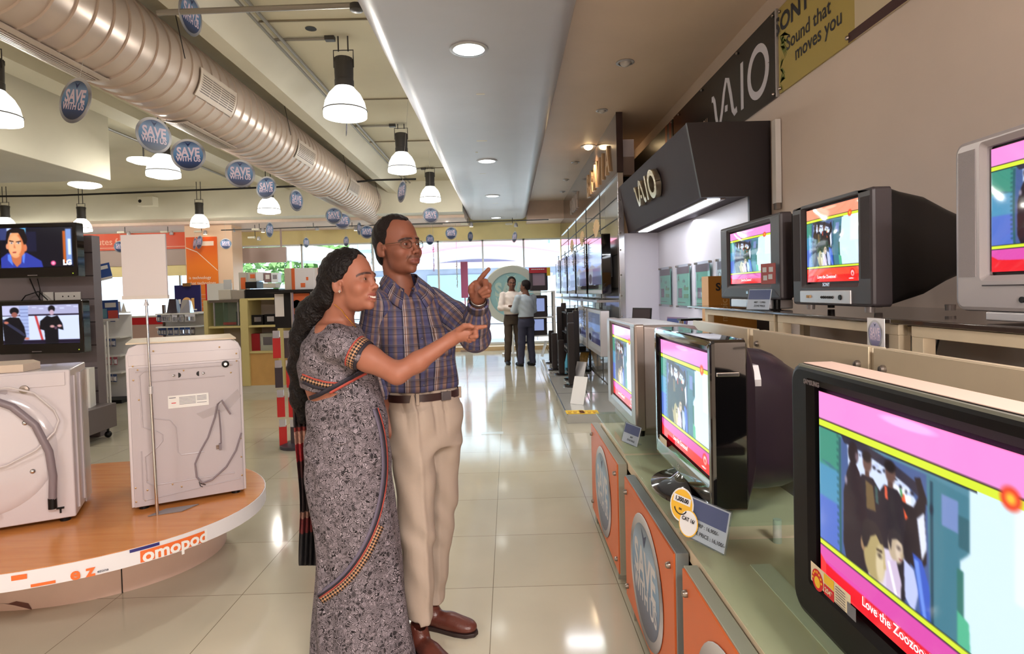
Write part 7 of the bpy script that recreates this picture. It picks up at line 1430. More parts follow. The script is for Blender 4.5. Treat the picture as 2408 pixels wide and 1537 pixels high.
    # shirt
    rows = [(z, c.x, c.y, a, b) for z, c, a, b in ((1.02, A(992, 905, 2.46), .150, .108), (1.10, A(988, 870, 2.46), .158, .116), (1.20, A(982, 815, 2.46), .168, .122), (1.30, A(968, 755, 2.47), .178, .118), (1.375, A(960, 715, 2.47), .176, .102), (1.42, A(954, 690, 2.475), .148, .088), (1.45, A(948, 672, 2.475), .105, .078), (1.48, A(944, 656, 2.475), .074, .067), (1.505, A(942, 643, 2.475), .064, .062))]
    tors = f_stack(rows, yaw, p=2.3); slL = f_chain([Ls+Vector((-.02, 0, -.005)), Ls*.5+Le*.5, Le, Le*.35+Lw*.65, Lw*.93+Le*.07], [.062, .064, .060, .050, .040], .02); slR = f_chain([Rs+Vector((.01, .01, -.005)), Rs*.5+Re*.5, Re, Re*.3+Rw*.7], [.066, .062, .056, .045], .02)
    ncut = f_chain([neck0, nb+Vector((0, 0, .02))], [.062, .064])
    def folds(P):
        x, y, z = P.T; rr_ = np.linalg.norm(P-V3(Le), axis=1); fo = .0055*np.sin(rr_*92)*np.exp(-(rr_/.12)**2)
        rs_ = np.linalg.norm(P-V3(Ls+Vector((-.02, -.06, -.08))), axis=1); return fo+.005*np.sin(rs_*70+x*30)*np.exp(-(rs_/.12)**2)
    def fshirt(P):
        x, y, z = P.T; d = tors(P); fo = folds(P)+.0035*np.sin((x*.8+z*.6)*52)*np.clip((1.25-z)/.2, 0, 1)+.003*np.sin((x-z*.5)*38+1); d = d+fo
        d = smax(d, 1.028-z, .004); d = smax(d, -ncut(P), .004)
        v = (P-V3(nb))@V3(fw); u = (P-V3(nb))@V3(rt); vcut = np.abs(u)*1.5+(1.452-z)*1.; op = smax(vcut-.045, .02-v, .004); d = smax(d, -np.where(z > 1.38, op, 1.), .003)
        return d
    def fslv(f): return lambda P: f(P)+folds(P)
    def weave(V):
        u = (V-V3(C0))@V3(rt); v = (V-V3(C0))@V3(fw); ang = np.arctan2(u, v+.12)*.17; w = np.stack([ang, V[:, 2], 0*ang], 1)
        return w
    def weaves(segs):
        def g(V):
            w = np.zeros((len(V), 3)); best = np.full(len(V), 9.); L0 = 0.
            for (a, b) in segs:
                a_, b_ = V3(a), V3(b); ln = np.linalg.norm(b_-a_); ax = (b_-a_)/ln; t = (V-a_)@ax; q = V-a_-t[:, None]*ax; e1 = np.cross(ax, [0.1, 1, .1]); e1 /= np.linalg.norm(e1); e2 = np.cross(ax, e1); dc = f_cap(a, b, .05, .05)(V.astype(np.float32)); m = dc < best
                best[m] = dc[m]; w[m] = np.stack([np.arctan2(q@e1, q@e2)*.058, t+L0, 0*t], 1)[m]; L0 += ln
            return w
        return g
    lo, hi = bnd([Rs, Ls, Le, Re, Lw, Rw, A(920, 920, 2.35), A(1075, 920, 2.6), nb], .09)
    sh = smesh('shirt', [grow(fshirt, lo, hi, .005)], PLAID, body, attrs={'weave': weave})
    smesh('sleeve', [grow(fslv(slL), *bnd([Ls, Le, Lw], .10), .005)], PLAID, sh, attrs={'weave': weaves([(Ls, Le), (Le, Lw)])}); smesh('sleeve', [grow(fslv(slR), *bnd([Rs, Re, Rw], .10), .006)], PLAID, sh, attrs={'weave': weaves([(Rs, Re), (Re, Rw)])})
    # collar flaps, placket, pocket, cuff
    def onb(u, z, extra=.0): # point on torso front surface: u along rt, z height
        p = np.array([tuple(C0+rt*u+Vector((0, 0, z-C0.z)))], np.float32); dirv = V3(fw)
        t = 0.0
        for _ in range(40):
            d = float(tors(p+dirv*t)[0]); t -= d*.8
        q = p[0]+dirv*(t+extra); return Vector(tuple(float(v) for v in q))
    def strip(pts_l, pts_r, name, m, par, th=.0025):
        mb = MB(); n_ = len(pts_l); mb.add(list(pts_l)+list(pts_r), [(i, i+1, n_+i+1, n_+i) for i in range(n_-1)]); o = mb.build(name, m, par, smooth=True, solid=th)
        a = o.data.attributes.new('weave', 'FLOAT_VECTOR', 'POINT'); a.data.foreach_set('vector', weave(np.array(mb.v)).astype(np.float32).ravel()); return o
    zs_ = np.linspace(1.03, 1.395, 18); strip([onb(.016, z, .007) for z in zs_], [onb(-.012, z, .007) for z in zs_], 'placket', PLAID, sh)
    pk = MB(); gx = [onb(u, z, .009) for z in np.linspace(1.17, 1.285, 6) for u in np.linspace(-.055, -.135, 6)]; pk.add(gx, [(r*6+c, r*6+c+1, r*6+7+c, r*6+6+c) for r in range(5) for c in range(5)]); o = pk.build('pocket', PLAID, sh, smooth=True, solid=.003); a_ = o.data.attributes.new('weave', 'FLOAT_VECTOR', 'POINT'); a_.data.foreach_set('vector', weave(np.array(pk.v)).astype(np.float32).ravel())
    nr = lambda th, z, r: nb+Vector((0, 0, z-nb.z))+(fw*math.cos(th)+rt*math.sin(th))*r
    for s in (-1, 1):
        cl = MB(); th_ = np.linspace(.22, 3.14, 12); kf = [math.exp(-(t/.95)**2) for t in th_]
        T1 = [nr(s*t, 1.512-.070*k, .066+.006*k) for t, k in zip(th_, kf)]; B1 = [nr(s*(t+.20*k), 1.512-.070*k-.036-.046*k, .090+.034*k) for t, k in zip(th_, kf)]
        def lift(p, th):
            rd = fw*math.cos(th)+rt*math.sin(th)
            for _ in range(12):
                d_ = float(tors(np.array([tuple(p)], np.float32))[0])
                if d_ < .010: p = p+rd*(.0105-d_)
            return p
        M1 = [a_.lerp(b_, .5) for a_, b_ in zip(T1, B1)]; M1 = [lift(p_, s*t) for p_, t in zip(M1, th_)]; B1 = [lift(p_, s*t) for p_, t in zip(B1, th_)]
        n_ = 12; cl.add(T1+M1+B1, [(r_*n_+i, r_*n_+i+1, (r_+1)*n_+i+1, (r_+1)*n_+i) for r_ in range(2) for i in range(n_-1)]); o = cl.build('collar', PLAID, sh, smooth=True, solid=.003)
        a_ = o.data.attributes.new('weave', 'FLOAT_VECTOR', 'POINT'); P_ = np.array(cl.v); 
        a_.data.foreach_set('vector', np.stack([np.linspace(0, .25, 12).tolist()*3, [0.]*12+[.03]*12+[.055]*12, [0.]*36], 1).astype(np.float32).ravel())
    ax = (Lw-Le).normalized(); q = ax.to_track_quat('Z', 'Y').to_matrix().to_4x4(); q.translation = Lw-ax*.03
    cf = MB().lathe([(.040, 0), (.041, .05), (.034, .052), (.033, .046)], n=28, T=q, cap=False); o = cf.build('cuff', PLAID, sh, smooth=30, solid=.002); a_ = o.data.attributes.new('weave', 'FLOAT_VECTOR', 'POINT'); P_ = np.array(cf.v); a_.data.foreach_set('vector', np.stack([np.arange(len(P_)) % 28*.0085, P_[:, 2], P_[:, 2]*0], 1).astype(np.float32).ravel())
    wt = MB().lathe([(.0285, .0), (.030, .002), (.030, .014), (.0285, .016)], n=24, T=Matrix.Translation(Lw+ax*.022-ax*0)@ax.to_track_quat('Z', 'Y').to_matrix().to_4x4(), cap=False); wt.build('watch_strap', mat('steel_strap', (150, 146, 142), .3, .9), body, smooth=30, solid=.002)
    for z in np.linspace(1.06, 1.37, 6): q_ = onb(.002, z, .010); MB().sphere(tuple(q_), (.005, .005, .005), 8, 6).build('button', mat('shirt_button', (90, 84, 96), .3), sh)
    # trousers
    rowT = [(z, c.x, c.y, a, b) for z, c, a, b in ((.80, A(1000, 1020, 2.44), .146, .112), (.90, A(998, 970, 2.45), .152, .120), (.98, A(995, 920, 2.455), .152, .114), (1.035, A(993, 900, 2.46), .150, .109))]
    hip = f_stack(rowT, yaw, p=2.3)
    def leg(pts): return f_stack([(A(px, py, D).z, A(px, py, D).x, A(px, py, D).y, a, b) for px, py, D, a, b in pts], yaw)
    # near (image left) leg and far leg
    lN = leg([(968, 960, 2.40, .088, .10), (972, 1060, 2.37, .086, .100), (978, 1180, 2.34, .074, .088), (982, 1300, 2.31, .062, .078), (984, 1450, 2.30, .056, .072)])
    lF = leg([(1030, 960, 2.48, .088, .10), (1036, 1060, 2.50, .080, .098), (1036, 1180, 2.50, .068, .086), (1026, 1290, 2.50, .058, .074), (1016, 1408, 2.50, .050, .066)])
    fz = A(984, 1443, 2.30).z; ff = A(1016, 1406, 2.50).z
    def ftr(P):
        x, y, z = P.T; d = smin(hip(P), smin(lN(P), lF(P), .016), .04); u = (P-V3(C0))@V3(rt); v = (P-V3(C0))@V3(fw)
        top = np.clip((z-.84)/.12, 0, 1)*np.clip(v/.05, 0, 1)
        for uc in (-.085, -.035, .03, .075): d = d+.009*top*np.exp(-((u-uc-.1*(1.0-z)*np.sign(uc)*.3)/.006)**2)
        d = d-.006*np.exp(-((u-.045)/.010)**2)-.005*np.exp(-((u+.07)/.010)**2)*np.clip((.85-z)/.2,0,1)*(v>0)*np.clip((.9-z)/.2, 0, 1)*(v > 0)
        d = d+.0035*np.sin((z*1.+u*.8)*46)*np.exp(-((z-.80)/.10)**2)+.004*np.sin(z*60+u*30)*np.clip((.22-z)/.12, 0, 1)+.0032*np.sin(z*30+x*50)+.004*np.sin((z*.9-u)*55)*np.exp(-((z-.45)/.08)**2)
        return smax(smax(d, z-1.03, .003), np.where((x > (A(1003, 1420, 2.4).x)), ff-z, fz-z), .002)
    smesh('trousers', [grow(ftr, *bnd([A(900, 890, 2.3), A(1090, 890, 2.65), A(950, 1470, 2.2), A(1060, 1470, 2.6)], .05), .006)], KH, body)
    # belt
    bl = MB(); N_ = 64
    def ringp(z, off): return [(A(993, 900, 2.46).x+math.cos(yaw)*(.150+off)*abs(math.cos(t))**(2/2.3)*np.sign(math.cos(t))-math.sin(yaw)*(.109+off)*abs(math.sin(t))**(2/2.3)*np.sign(math.sin(t)), A(993, 900, 2.46).y+math.sin(yaw)*(.150+off)*abs(math.cos(t))**(2/2.3)*np.sign(math.cos(t))+math.cos(yaw)*(.109+off)*abs(math.sin(t))**(2/2.3)*np.sign(math.sin(t)), z) for t in [2*PI*i/N_ for i in range(N_)]]
    bl.loft([ringp(.992, .006), ringp(.992, .010), ringp(1.022, .010), ringp(1.022, .006)], cap=False); bt_ = bl.build('belt', BELT, body, smooth=30)
    pq = C0+Vector((0, 0, 1.007-C0.z)); cc = A(993, 900, 2.46); fpt = Vector((cc.x, cc.y, 1.007))+fw*.121-rt*.05
    MB().cbox((0, 0, 0), (.042, .008, .036), Matrix.Translation(fpt)@Matrix.Rotation(yaw, 4, 'Z')).build('buckle', mat('buckle_steel', (110, 104, 104), .4, .8), bt_, bevel=.002)
    for i in (8, 20, 44, 52, 58): 
        p_ = ringp(1.006, .012)[i]; MB().cbox(p_, (.012, .012, .046)).build('belt_loop', KH, bt_)
    # shoes
    for (heel, toe, nm_) in ((onZ(985, 1462, 0.0), onZ(1012, 1508, 0.), 'r'), (onZ(1000, 1412, 0.), onZ(1104, 1426, 0.), 'l')):
        heel = Vector((A(984, 1450, 2.30).x-.03, 2.345, 0)) if nm_ == 'r' else Vector((A(1016, 1400, 2.50).x-.05, 2.50, 0)); hd = (Vector((.62, -.78, 0)) if nm_ == 'r' else Vector((.93, -.36, 0))).normalized(); sd = Vector((-hd.y, hd.x, 0)); q = lambda a, b, z: heel+hd*a+sd*b+Vector((0, 0, z))
        R3 = Matrix((hd, sd, Vector((0, 0, 1)))).transposed(); nR = np.array(R3)
        def fs(P, q=q, nR=nR):
            d = f_ell(q(.035, 0, .045), (.048, .036, .045), nR)(P); d = smin(d, f_ell(q(.13, 0, .035), (.085, .040, .042), nR)(P), .02); d = smin(d, f_ell(q(.20, .004, .028), (.060, .043, .030), nR)(P), .02); d = smin(d, f_cap(q(.05, 0, .06), q(.045, 0, .10), .038, .036)(P), .02)
            L_ = (P-V3(heel)); a_ = L_@V3(hd); d = smax(d, -f_ell(q(.05, 0, .115), (.035, .028, .03), nR)(P), .004); d = smax(d, .016-P[:, 2], .003); d = d+.0015*np.sin(a_*70)*np.exp(-((a_-.12)/.04)**2); return d
        so_ = smesh('shoe', [grow(fs, *bnd([q(-.02, -.05, 0), q(.27, .05, .12), q(-.02, .05, 0), q(.27, -.05, .1)], .02), .004)], LEA, body)
        sl_ = MB(); ol = [(.018+.0, -.036), (.10, -.038), (.18, -.046), (.23, -.042), (.262, -.02), (.266, .008), (.245, .036), (.19, .046), (.10, .038), (.02, .036), (-.012, .02), (-.016, 0), (-.012, -.02)]; sl_.add([tuple(q(a, b, z)) for z in (0, .017) for a, b in ol], [tuple(range(13))[::-1], tuple(range(13, 26))]+[(i, (i+1) % 13, 13+(i+1) % 13, 13+i) for i in range(13)]); sl_.build('shoe_sole', mat('dark_sole', (40, 24, 22), .5), so_, bevel=.003)
    return body
man()
# ---------------------------------------------------------------- THE WOMAN
def woman():
    A = at
    hc = A(826, 662, 2.13); S = .94; Mh = headframe(hc, math.radians(70), math.radians(7), S, roll=math.radians(-3)); fh = xf(f_head(1, 1.), Mh, 1.); fh2 = lambda P: fh(P)*S
    neck0 = Mh@Vector((0, -.034, -.05)); nb = A(792, 762, 2.17)
    neckf = f_chain([neck0, (neck0+nb)/2, nb], [.048, .050, .056])
    Rs = A(797, 806, 2.06); Re = A(938, 880, 2.02); Rw = A(1062, 797, 2.07); Ls = A(790, 800, 2.34)
    arm = f_chain([Rs, Rs*.5+Re*.5, Re*.97+Rs*.03, Re*.65+Rw*.35, Rw], [.050, .045, .036, .034, .0235], .02)
    def H(px, py, D): return A(px, py, D)
    FGp = [[(1102, 772, 2.06), (1116, 770, 2.055), (1129, 769, 2.05), (1142, 767, 2.045)], [(1104, 781, 2.06), (1118, 779, 2.045), (1120, 790, 2.035), (1108, 792, 2.04)], [(1102, 787, 2.07), (1115, 787, 2.055), (1114, 797, 2.045), (1103, 797, 2.05)],
           [(1098, 792, 2.08), (1109, 794, 2.065), (1106, 801, 2.055), (1097, 800, 2.06)], [(1078, 776, 2.05), (1092, 766, 2.035), (1104, 765, 2.03), (1112, 768, 2.03)]]
    FR = [[.0100, .0090, .0080, .0068], [.0102, .0096, .0086, .0075], [.0098, .0092, .0082, .0072], [.009, .0084, .0076, .0066], [.0115, .0100, .0086, .0070]]
    FG = [f_chain([H(*p) for p in q], r, .003) for q, r in zip(FGp, FR)]
    pal = [f_ell(H(1088, 785, 2.065), (.034, .018, .024)), f_chain([Rw, H(1080, 787, 2.066), H(1098, 782, 2.065)], [.0235, .024, .021])]
    def fhand(P):
        d = smin(pal[0](P), pal[1](P), .012)
        for g in FG: d = smin(d, g(P), .0035)
        return d
    chest = f_stack([(z, c.x, c.y, a, b) for z, c, a, b in ((.98, A(802, 950, 2.18), .100, .085), (1.02, A(797, 930, 2.18), .106, .092), (1.10, A(786, 890, 2.18), .114, .112), (1.18, A(782, 845, 2.18), .116, .132), (1.27, A(788, 790, 2.18), .102, .150), (1.33, A(790, 760, 2.18), .060, .12))], 0.)
    base = (146, 93, 73)
    low = f_stack([(z, c.x, c.y, a, b) for z, c, a, b in ((.04, A(860, 1500, 2.2), .08, .08), (.55, A(830, 1200, 2.2), .09, .09), (.90, A(812, 1000, 2.19), .10, .09), (1.0, A(805, 940, 2.18), .09, .08))], 0.)
    Lh = A(835, 1010, 2.42)
    def fbody(P):
        d = smin(fh2(P), neckf(P), .012); d = smin(d, chest(P)+.004, .03); d = smin(d, smin(arm(P), fhand(P), .012), .03); return d
    p1 = grow(fbody, *bnd([Mh@Vector((.1, .13, .14)), Mh@Vector((-.1, -.13, -.1)), Rs, Re, Rw, Ls, H(1145, 765, 2.05), A(700, 950, 2.0), A(850, 950, 2.3)], .05), .0030)
    p2 = grow(lambda P: smin(low(P), f_chain([Ls, A(800, 910, 2.42), Lh], [.045, .036, .026])(P), .02), *bnd([A(700, 960, 2.0), A(960, 1560, 2.4), Ls, Lh], .1), .012)
    body = smesh('person', [p1, p2], SKIN, None, head_col(Mh, base, (132, 68, 60), (46, 28, 26), man=False, browz=.020, smile=1.))
    tag(body, 'smiling woman in a black and white leaf print saree pointing right', 'person')
    eyes(Mh, body, look=(.1, .05))
    t = MB(); t.T = Mh
    for k in range(8): x = (k-3.5)*.0058; t.cbox((x, .0925-.0006*(k-3.5)**2, -.0735+.0005*abs(k-3.5)), (.0055, .004, .0085))
    t.build('teeth', TEETH, body, bevel=.001)
    # earring, chain, bangle, ring
    e = MB(); e.T = Mh
    for (a, b) in ((0, 0), (.004, 0), (-.004, 0), (0, .004), (0, -.004)): e.sphere((.0775, -.002+a, -.041+b), .0025, 8, 6)
    e.build('earring', mat('diamond_stud', (240, 236, 230), .1, .8), body)
    ch = [Mh@Vector((.055, -.045, -.085)), Mh@Vector((.062, -.012, -.110)), A(812, 741, 2.085), A(826, 757, 2.10), A(838, 770, 2.13)]
    cm = MB()
    for i in range(len(ch)-1):
        for k in range(9): cm.sphere(tuple(ch[i].lerp(ch[i+1], k/9)), .0022, 6, 5)
    cm.build('neck_chain', GOLD, body)
    ax = (Rw-Re).normalized(); T = ax.to_track_quat('Z', 'Y').to_matrix().to_4x4(); T.translation = Rw-ax*.004; MB().lathe([(.0255, 0), (.0265, .0015), (.0265, .0035), (.0255, .005)], n=28, T=T, cap=False).build('bangle', GOLD, body, smooth=True, solid=.0015)
    MB().sphere(tuple(A(1116, 791, 2.033)), .004, 8, 6).build('finger_ring', GOLD, body)
    # hair: cap, low mass at the nape, long wavy fall down the back
    fall = [A(768, 700, 2.17), A(735, 740, 2.20), A(722, 800, 2.24), A(716, 860, 2.28), A(712, 930, 2.30), A(712, 985, 2.31)]
    ff = f_chain(fall, [.052, .056, .062, .056, .045, .022], .03)
    def fhair(P):
        Mi = np.array(Mh.inverted(), np.float32); Q = P@Mi[:3, :3].T+Mi[:3, 3]; x, y, z = Q.T
        d = f_ell((0, -.022, .038), (.086, .108, .098))(Q); d = smin(d, f_ell((0, -.085, -.028), (.070, .062, .078))(Q), .03)
        hl = np.interp(z, [-.10, -.06, -.045, -.02, 0.005, .03, .06, .09, .115], [-.07, -.055, -.048, -.030, .006, .030, .048, .058, .05]); hl = hl-.002*np.abs(np.sin(x*90)); d = smax(d, y-hl, .010)
        d = smin(d*S, ff(P), .03); w = .0035*np.sin(P[:, 2]*90+P[:, 0]*60)*np.sin(P[:, 0]*110+P[:, 1]*90+P[:, 2]*25)+.0012*np.sin((P[:, 0]*.8+P[:, 2]*.3+.02*np.sin(P[:, 2]*40))*620)
        return d+w
    smesh('hair', [grow(fhair, *bnd([Mh@Vector((.1, .1, .14)), Mh@Vector((-.1, -.16, -.12)), Mh@Vector((.1, -.16, .14))]+fall, .08), .0042)], HAIRW, body)
    # blouse
    slv = f_chain([Rs+Vector((-.005, 0, 0)), Rs*.56+Re*.44], [.062, .054]); axs = (Re-Rs).normalized(); cutp = Rs*.60+Re*.40
    slvL = f_chain([Ls, Ls*.6+A(800, 910, 2.42)*.4], [.058, .052])
    chb = f_stack([(z, c.x, c.y, a, b) for z, c, a, b in ((1.06, A(788, 905, 2.18), .116, .106), (1.10, A(784, 890, 2.18), .121, .122), (1.18, A(782, 845, 2.18), .123, .140), (1.26, A(788, 797, 2.18), .110, .154), (1.32, A(794, 765, 2.18), .075, .11))], 0.)
    nk = f_ell(A(793, 738, 2.16), (.085, .095, .062)); bz = A(770, 905, 2.1)
    def fbl(P):
        x, y, z = P.T; d = smin(chb(P), slv(P), .03); d = smin(d, slvL(P), .03); t = (P-V3(cutp))@V3(axs); d = smax(d, t-.01, .003); d = smax(d, -nk(P), .006)
        d = smax(d, (1.082-.10*(x-bz.x))-z, .003); f0 = np.linalg.norm(P-V3(Rs+Vector((.03, -.02, -.09))), axis=1)
        return d+.003*np.sin(f0*80+z*30)*np.exp(-(f0/.13)**2)+.002*np.sin((x+z)*60)
    o3 = lambda V: V-np.array([0, 0, 0])
    blo = smesh('blouse', [grow(fbl, *bnd([Rs, Ls, cutp, A(690, 930, 2.0), A(880, 930, 2.4), nb], .07), .0045)], LEAF, body, attrs={'weave': o3})
    # trim bands of the sleeve
    T = axs.to_track_quat('Z', 'Y').to_matrix().to_4x4()
    def band(name, s0, s1, r0, r1, m, par, T=T, base=Rs, n=48):
        mb = MB(); rings = [[T.to_3x3()@Vector((r*math.cos(2*PI*i/n), r*math.sin(2*PI*i/n), s))+base for i in range(n)] for s, r in ((s0, r0), ((s0+s1)/2, (r0+r1)/2), (s1, r1))]; mb.loft([[tuple(p) for p in r] for r in rings], cap=False); o = mb.build(name, m, par, smooth=True, solid=.003)
        a = o.data.attributes.new('weave', 'FLOAT_VECTOR', 'POINT'); w = np.array([(2*PI*(i % n)/n*.055, s, 0) for s in (s0, (s0+s1)/2, s1) for i in range(n)]); a.data.foreach_set('vector', w.astype(np.float32).ravel()); return o
    Ls_ = (cutp-Rs).length
    band('sleeve_red_trim', Ls_-.032, Ls_-.026, .0605, .0600, RED, blo); band('sleeve_border', Ls_-.026, Ls_-.002, .0600, .0580, BORD, blo); band('sleeve_dark_hem', Ls_-.002, Ls_+.010, .0575, .0545, NAVY, blo)
    # saree skirt with pleats, and the drape across the front
    L_ = [(860, 740, 880), (900, 728, 890), (935, 722, 900), (960, 720, 905), (1000, 722, 913), (1060, 716, 919), (1120, 716, 922), (1180, 724, 928), (1250, 738, 936), (1320, 744, 944), (1400, 741, 953), (1470, 739, 964), (1537, 738, 976), (1590, 737, 984)]
    rows = []
    for py, xl, xr in L_:
        D = 2.19; a = A(xl, py, D); b = A(xr, py, D); rows.append((a.z, (a.x+b.x)/2, D, (b.x-a.x)/2*.985, (b.x-a.x)/2*(.80 if py < 1300 else .74)))
    top = A(765, 935, 2.06)
    sk = f_stack(rows, 0.)
    tz = A(728, 938, 2.12)
    def ftop(x): return tz.z+np.clip(.50*(x-tz.x), -.02, .115)
    def fsk(P):
        x, y, z = P.T; d = sk(P); r = np.interp(-z, [-v[0] for v in rows], [v[1] for v in rows]); th = np.arctan2(y-2.19, x-r)
        amp = np.clip((1.05-z)/1.0, 0, 1); d = d+amp*.007*np.sin(th*11+z*3.5)*(.5+.5*np.sin(th*2+1))+.0045*amp*np.sin(th*5-z*9+2)+.0025*np.sin((x*1.2+z)*42)*np.exp(-((z-.9)/.2)**2)
        return smax(d, z-ftop(x), .004)
    sar = smesh('saree_skirt', [grow(fsk, *bnd([A(700, 890, 2.0), A(990, 1600, 2.4), A(700, 890, 2.4), A(990, 1600, 2.0)], .04), .006)], LEAF, body, attrs={'weave': o3})
    # surface sampler : march from the camera side towards the skirt
    def surf(px, py, f, D0=1.75, off=.004):
        d = ray(px, py); t0 = D0/d.y; o = np.array([tuple(CAMP)], np.float32); dv = np.array(tuple(d), np.float32); dl = float(np.linalg.norm(dv)); t = t0
        best = (9., t)
        for _ in range(90):
            v = float(f(o+dv*t)[0])
            if v < best[0]: best = (v, t)
            if v < .0006 or t*dl > 3.2: break
            t += max(v, .0006)*.7/dl
        t = best[1]; return Vector(tuple((o+dv*t)[0].tolist()))-Vector(tuple(dv.tolist())).normalized()*off
    def ribbon(name, pts, w0, w1, m, par, f, off=.003):
        """pts: pixel points; w0..w1 offsets in px perpendicular to the run"""
        P = np.array(pts, float); n_ = 26; s = np.concatenate([[0], np.cumsum(np.linalg.norm(np.diff(P, axis=0), axis=1))]); u = np.linspace(0, s[-1], n_); X = np.stack([np.interp(u, s, P[:, 0]), np.interp(u, s, P[:, 1])], 1)
        for _ in range(3): X[1:-1] = (X[:-2]+X[1:-1]*2+X[2:])/4
        T_ = np.gradient(X, axis=0); T_ /= np.linalg.norm(T_, axis=1)[:, None]; Nn = np.stack([-T_[:, 1], T_[:, 0]], 1); mb = MB(); W_ = [w0, (w0+w1)/2, w1]; vs = []; wv = []
        for k, wd in enumerate(W_):
            for i in range(n_): q = X[i]+Nn[i]*wd; vs.append(surf(q[0], q[1], f, off=off)); wv.append((u[i]*.00155, wd*.00155, 0))
        mb.add(vs, [(k*n_+i, k*n_+i+1, (k+1)*n_+i+1, (k+1)*n_+i) for k in range(2) for i in range(n_-1)]); o = mb.build(name, m, par, smooth=True, solid=.0015)
        a = o.data.attributes.new('weave', 'FLOAT_VECTOR', 'POINT'); a.data.foreach_set('vector', np.array(wv, np.float32).ravel()); return o
    run = [(884, 960), (898, 1000), (906, 1050), (908, 1110), (900, 1170), (885, 1230), (858, 1290), (825, 1340), (790, 1375), (748, 1402)]
    ribbon('drape_grey_edge', run, 2, 9, mat('grey_violet_edge', (92, 84, 100), .7), sar, fsk); ribbon('drape_dark_edge', run, -3, 2, NAVY, sar, fsk); ribbon('drape_red_edge', run, -6, -3, RED, sar, fsk); ribbon('drape_border', [(x+0, y) for x, y in run[5:]], -20, -6, BORD, sar, fsk)
    fall_f = lambda P: np.minimum(fbl(P), np.minimum(fsk(P), chest(P)))
    # lower blouse hem bands and the drape line from the waist to under the arm
    ribbon('blouse_red_hem', [(708, 886), (735, 897), (765, 905), (800, 908)], -9, -5, RED, blo, fbl); ribbon('blouse_border', [(708, 886), (735, 897), (765, 905), (800, 908)], -5, 6, BORD, blo, fbl)
    ribbon('blouse_dark_hem', [(712, 897), (735, 908), (762, 914), (778, 914)], -3, 4, NAVY, blo, lambda P: np.minimum(fbl(P)-.002, chest(P)))
    ribbon('waist_dark_edge', [(728, 936), (752, 927), (775, 914), (800, 902), (835, 882), (862, 868)], -5, 5, NAVY, sar, lambda P: np.minimum(fbl(P)-.006, np.minimum(fsk(P), chest(P)-.004))); ribbon('waist_red_edge', [(775, 924), (800, 910), (835, 891), (862, 877)], -3, 3, RED, sar, lambda P: np.minimum(fbl(P)-.006, np.minimum(fsk(P), chest(P)-.004)))
    # front cloth rising from the waist to the far shoulder
    fr0 = f_stack([(z, c.x, c.y, a, b) for z, c, a, b in ((.90, A(830, 1000, 2.2), .105, .14), (1.02, A(830, 920, 2.2), .08, .12), (1.10, A(826, 885, 2.22), .072, .11), (1.2, A(820, 840, 2.27), .06, .08), (1.27, A(812, 800, 2.32), .04, .05))], 0.)
    def ffr(P): x, y, z = P.T; return fr0(P)+.004*np.sin((x*.7+z+y*.5)*70)
    smesh('saree_front', [grow(ffr, *bnd([A(780, 790, 2.05), A(900, 1010, 2.05), A(780, 790, 2.4), A(900, 1010, 2.4)], .04), .006)], LEAF, body, attrs={'weave': o3})
    # pallu hanging behind
    def pal_mat():
        m = bpy.data.materials.new('pallu_stripe_print'); m.use_nodes = True; nt = m.node_tree; b = nt.nodes['Principled BSDF']; N = nt.nodes.new; Lk = nt.links.new
        tc = N('ShaderNodeTexCoord'); sp = N('ShaderNodeSeparateXYZ'); Lk(tc.outputs['Object'], sp.inputs[0]); mr = N('ShaderNodeMapRange'); mr.inputs[1].default_value = .40; mr.inputs[2].default_value = 1.25; Lk(sp.outputs[2], mr.inputs[0]); r = N('ShaderNodeValToRGB'); r.color_ramp.interpolation = 'CONSTANT'
        st = [(0, (14, 8, 12)), (.10, (96, 22, 24)), (.17, (150, 110, 96)), (.20, (30, 12, 16)), (.36, (60, 20, 20)), (.44, (150, 26, 34)), (.52, (176, 130, 112)), (.58, (120, 36, 30)), (.60, (24, 12, 12)), (.66, (50, 24, 14)), (.80, (22, 10, 10)), (.84, (160, 120, 104)), (.89, (120, 30, 34)), (.95, (70, 24, 22))]
        els = r.color_ramp.elements; els[0].position = 0; els[0].color = (*lin(st[0][1]), 1); els[1].position = st[-1][0]; els[1].color = (*lin(st[-1][1]), 1)
        for p_, c_ in st[1:-1]: e = els.new(p_); e.color = (*lin(c_), 1)
        Lk(mr.outputs[0], r.inputs[0]); wv = N('ShaderNodeTexWave'); wv.wave_type = 'BANDS'; wv.bands_direction = 'DIAGONAL'; wv.inputs['Scale'].default_value = 30; wv.inputs['Distortion'].default_value = 6; Lk(tc.outputs['Object'], wv.inputs[0])
        mx = N('ShaderNodeMix'); mx.data_type = 'RGBA'; mx.blend_type = 'MULTIPLY'; mx.inputs[0].default_value = .25; Lk(r.outputs[0], mx.inputs[6]); Lk(wv.outputs[0], mx.inputs[7]); Lk(mx.outputs[2], b.inputs['Base Color']); b.inputs['Roughness'].default_value = .75; return m
    pl = [(835, 694, 760), (880, 690, 755), (940, 688, 752), (1010, 690, 758), (1100, 698, 758), (1180, 706, 762), (1260, 702, 765), (1332, 700, 765)]
    pm = MB(); n1 = 22; rings = []
    for py, xl, xr in pl:
        for k in range(1):
            rings.append([tuple(A(xl+(xr-xl)*i/(n1-1), py, 2.31+.018*math.sin(i*1.7+py*.01)+.05*(i/(n1-1)))) for i in range(n1)])
    pm.loft(rings, cap=False, closed=False); pm.build('saree_pallu', pal_mat(), body, smooth=True, solid=.004, sub=2)
    return body
woman()
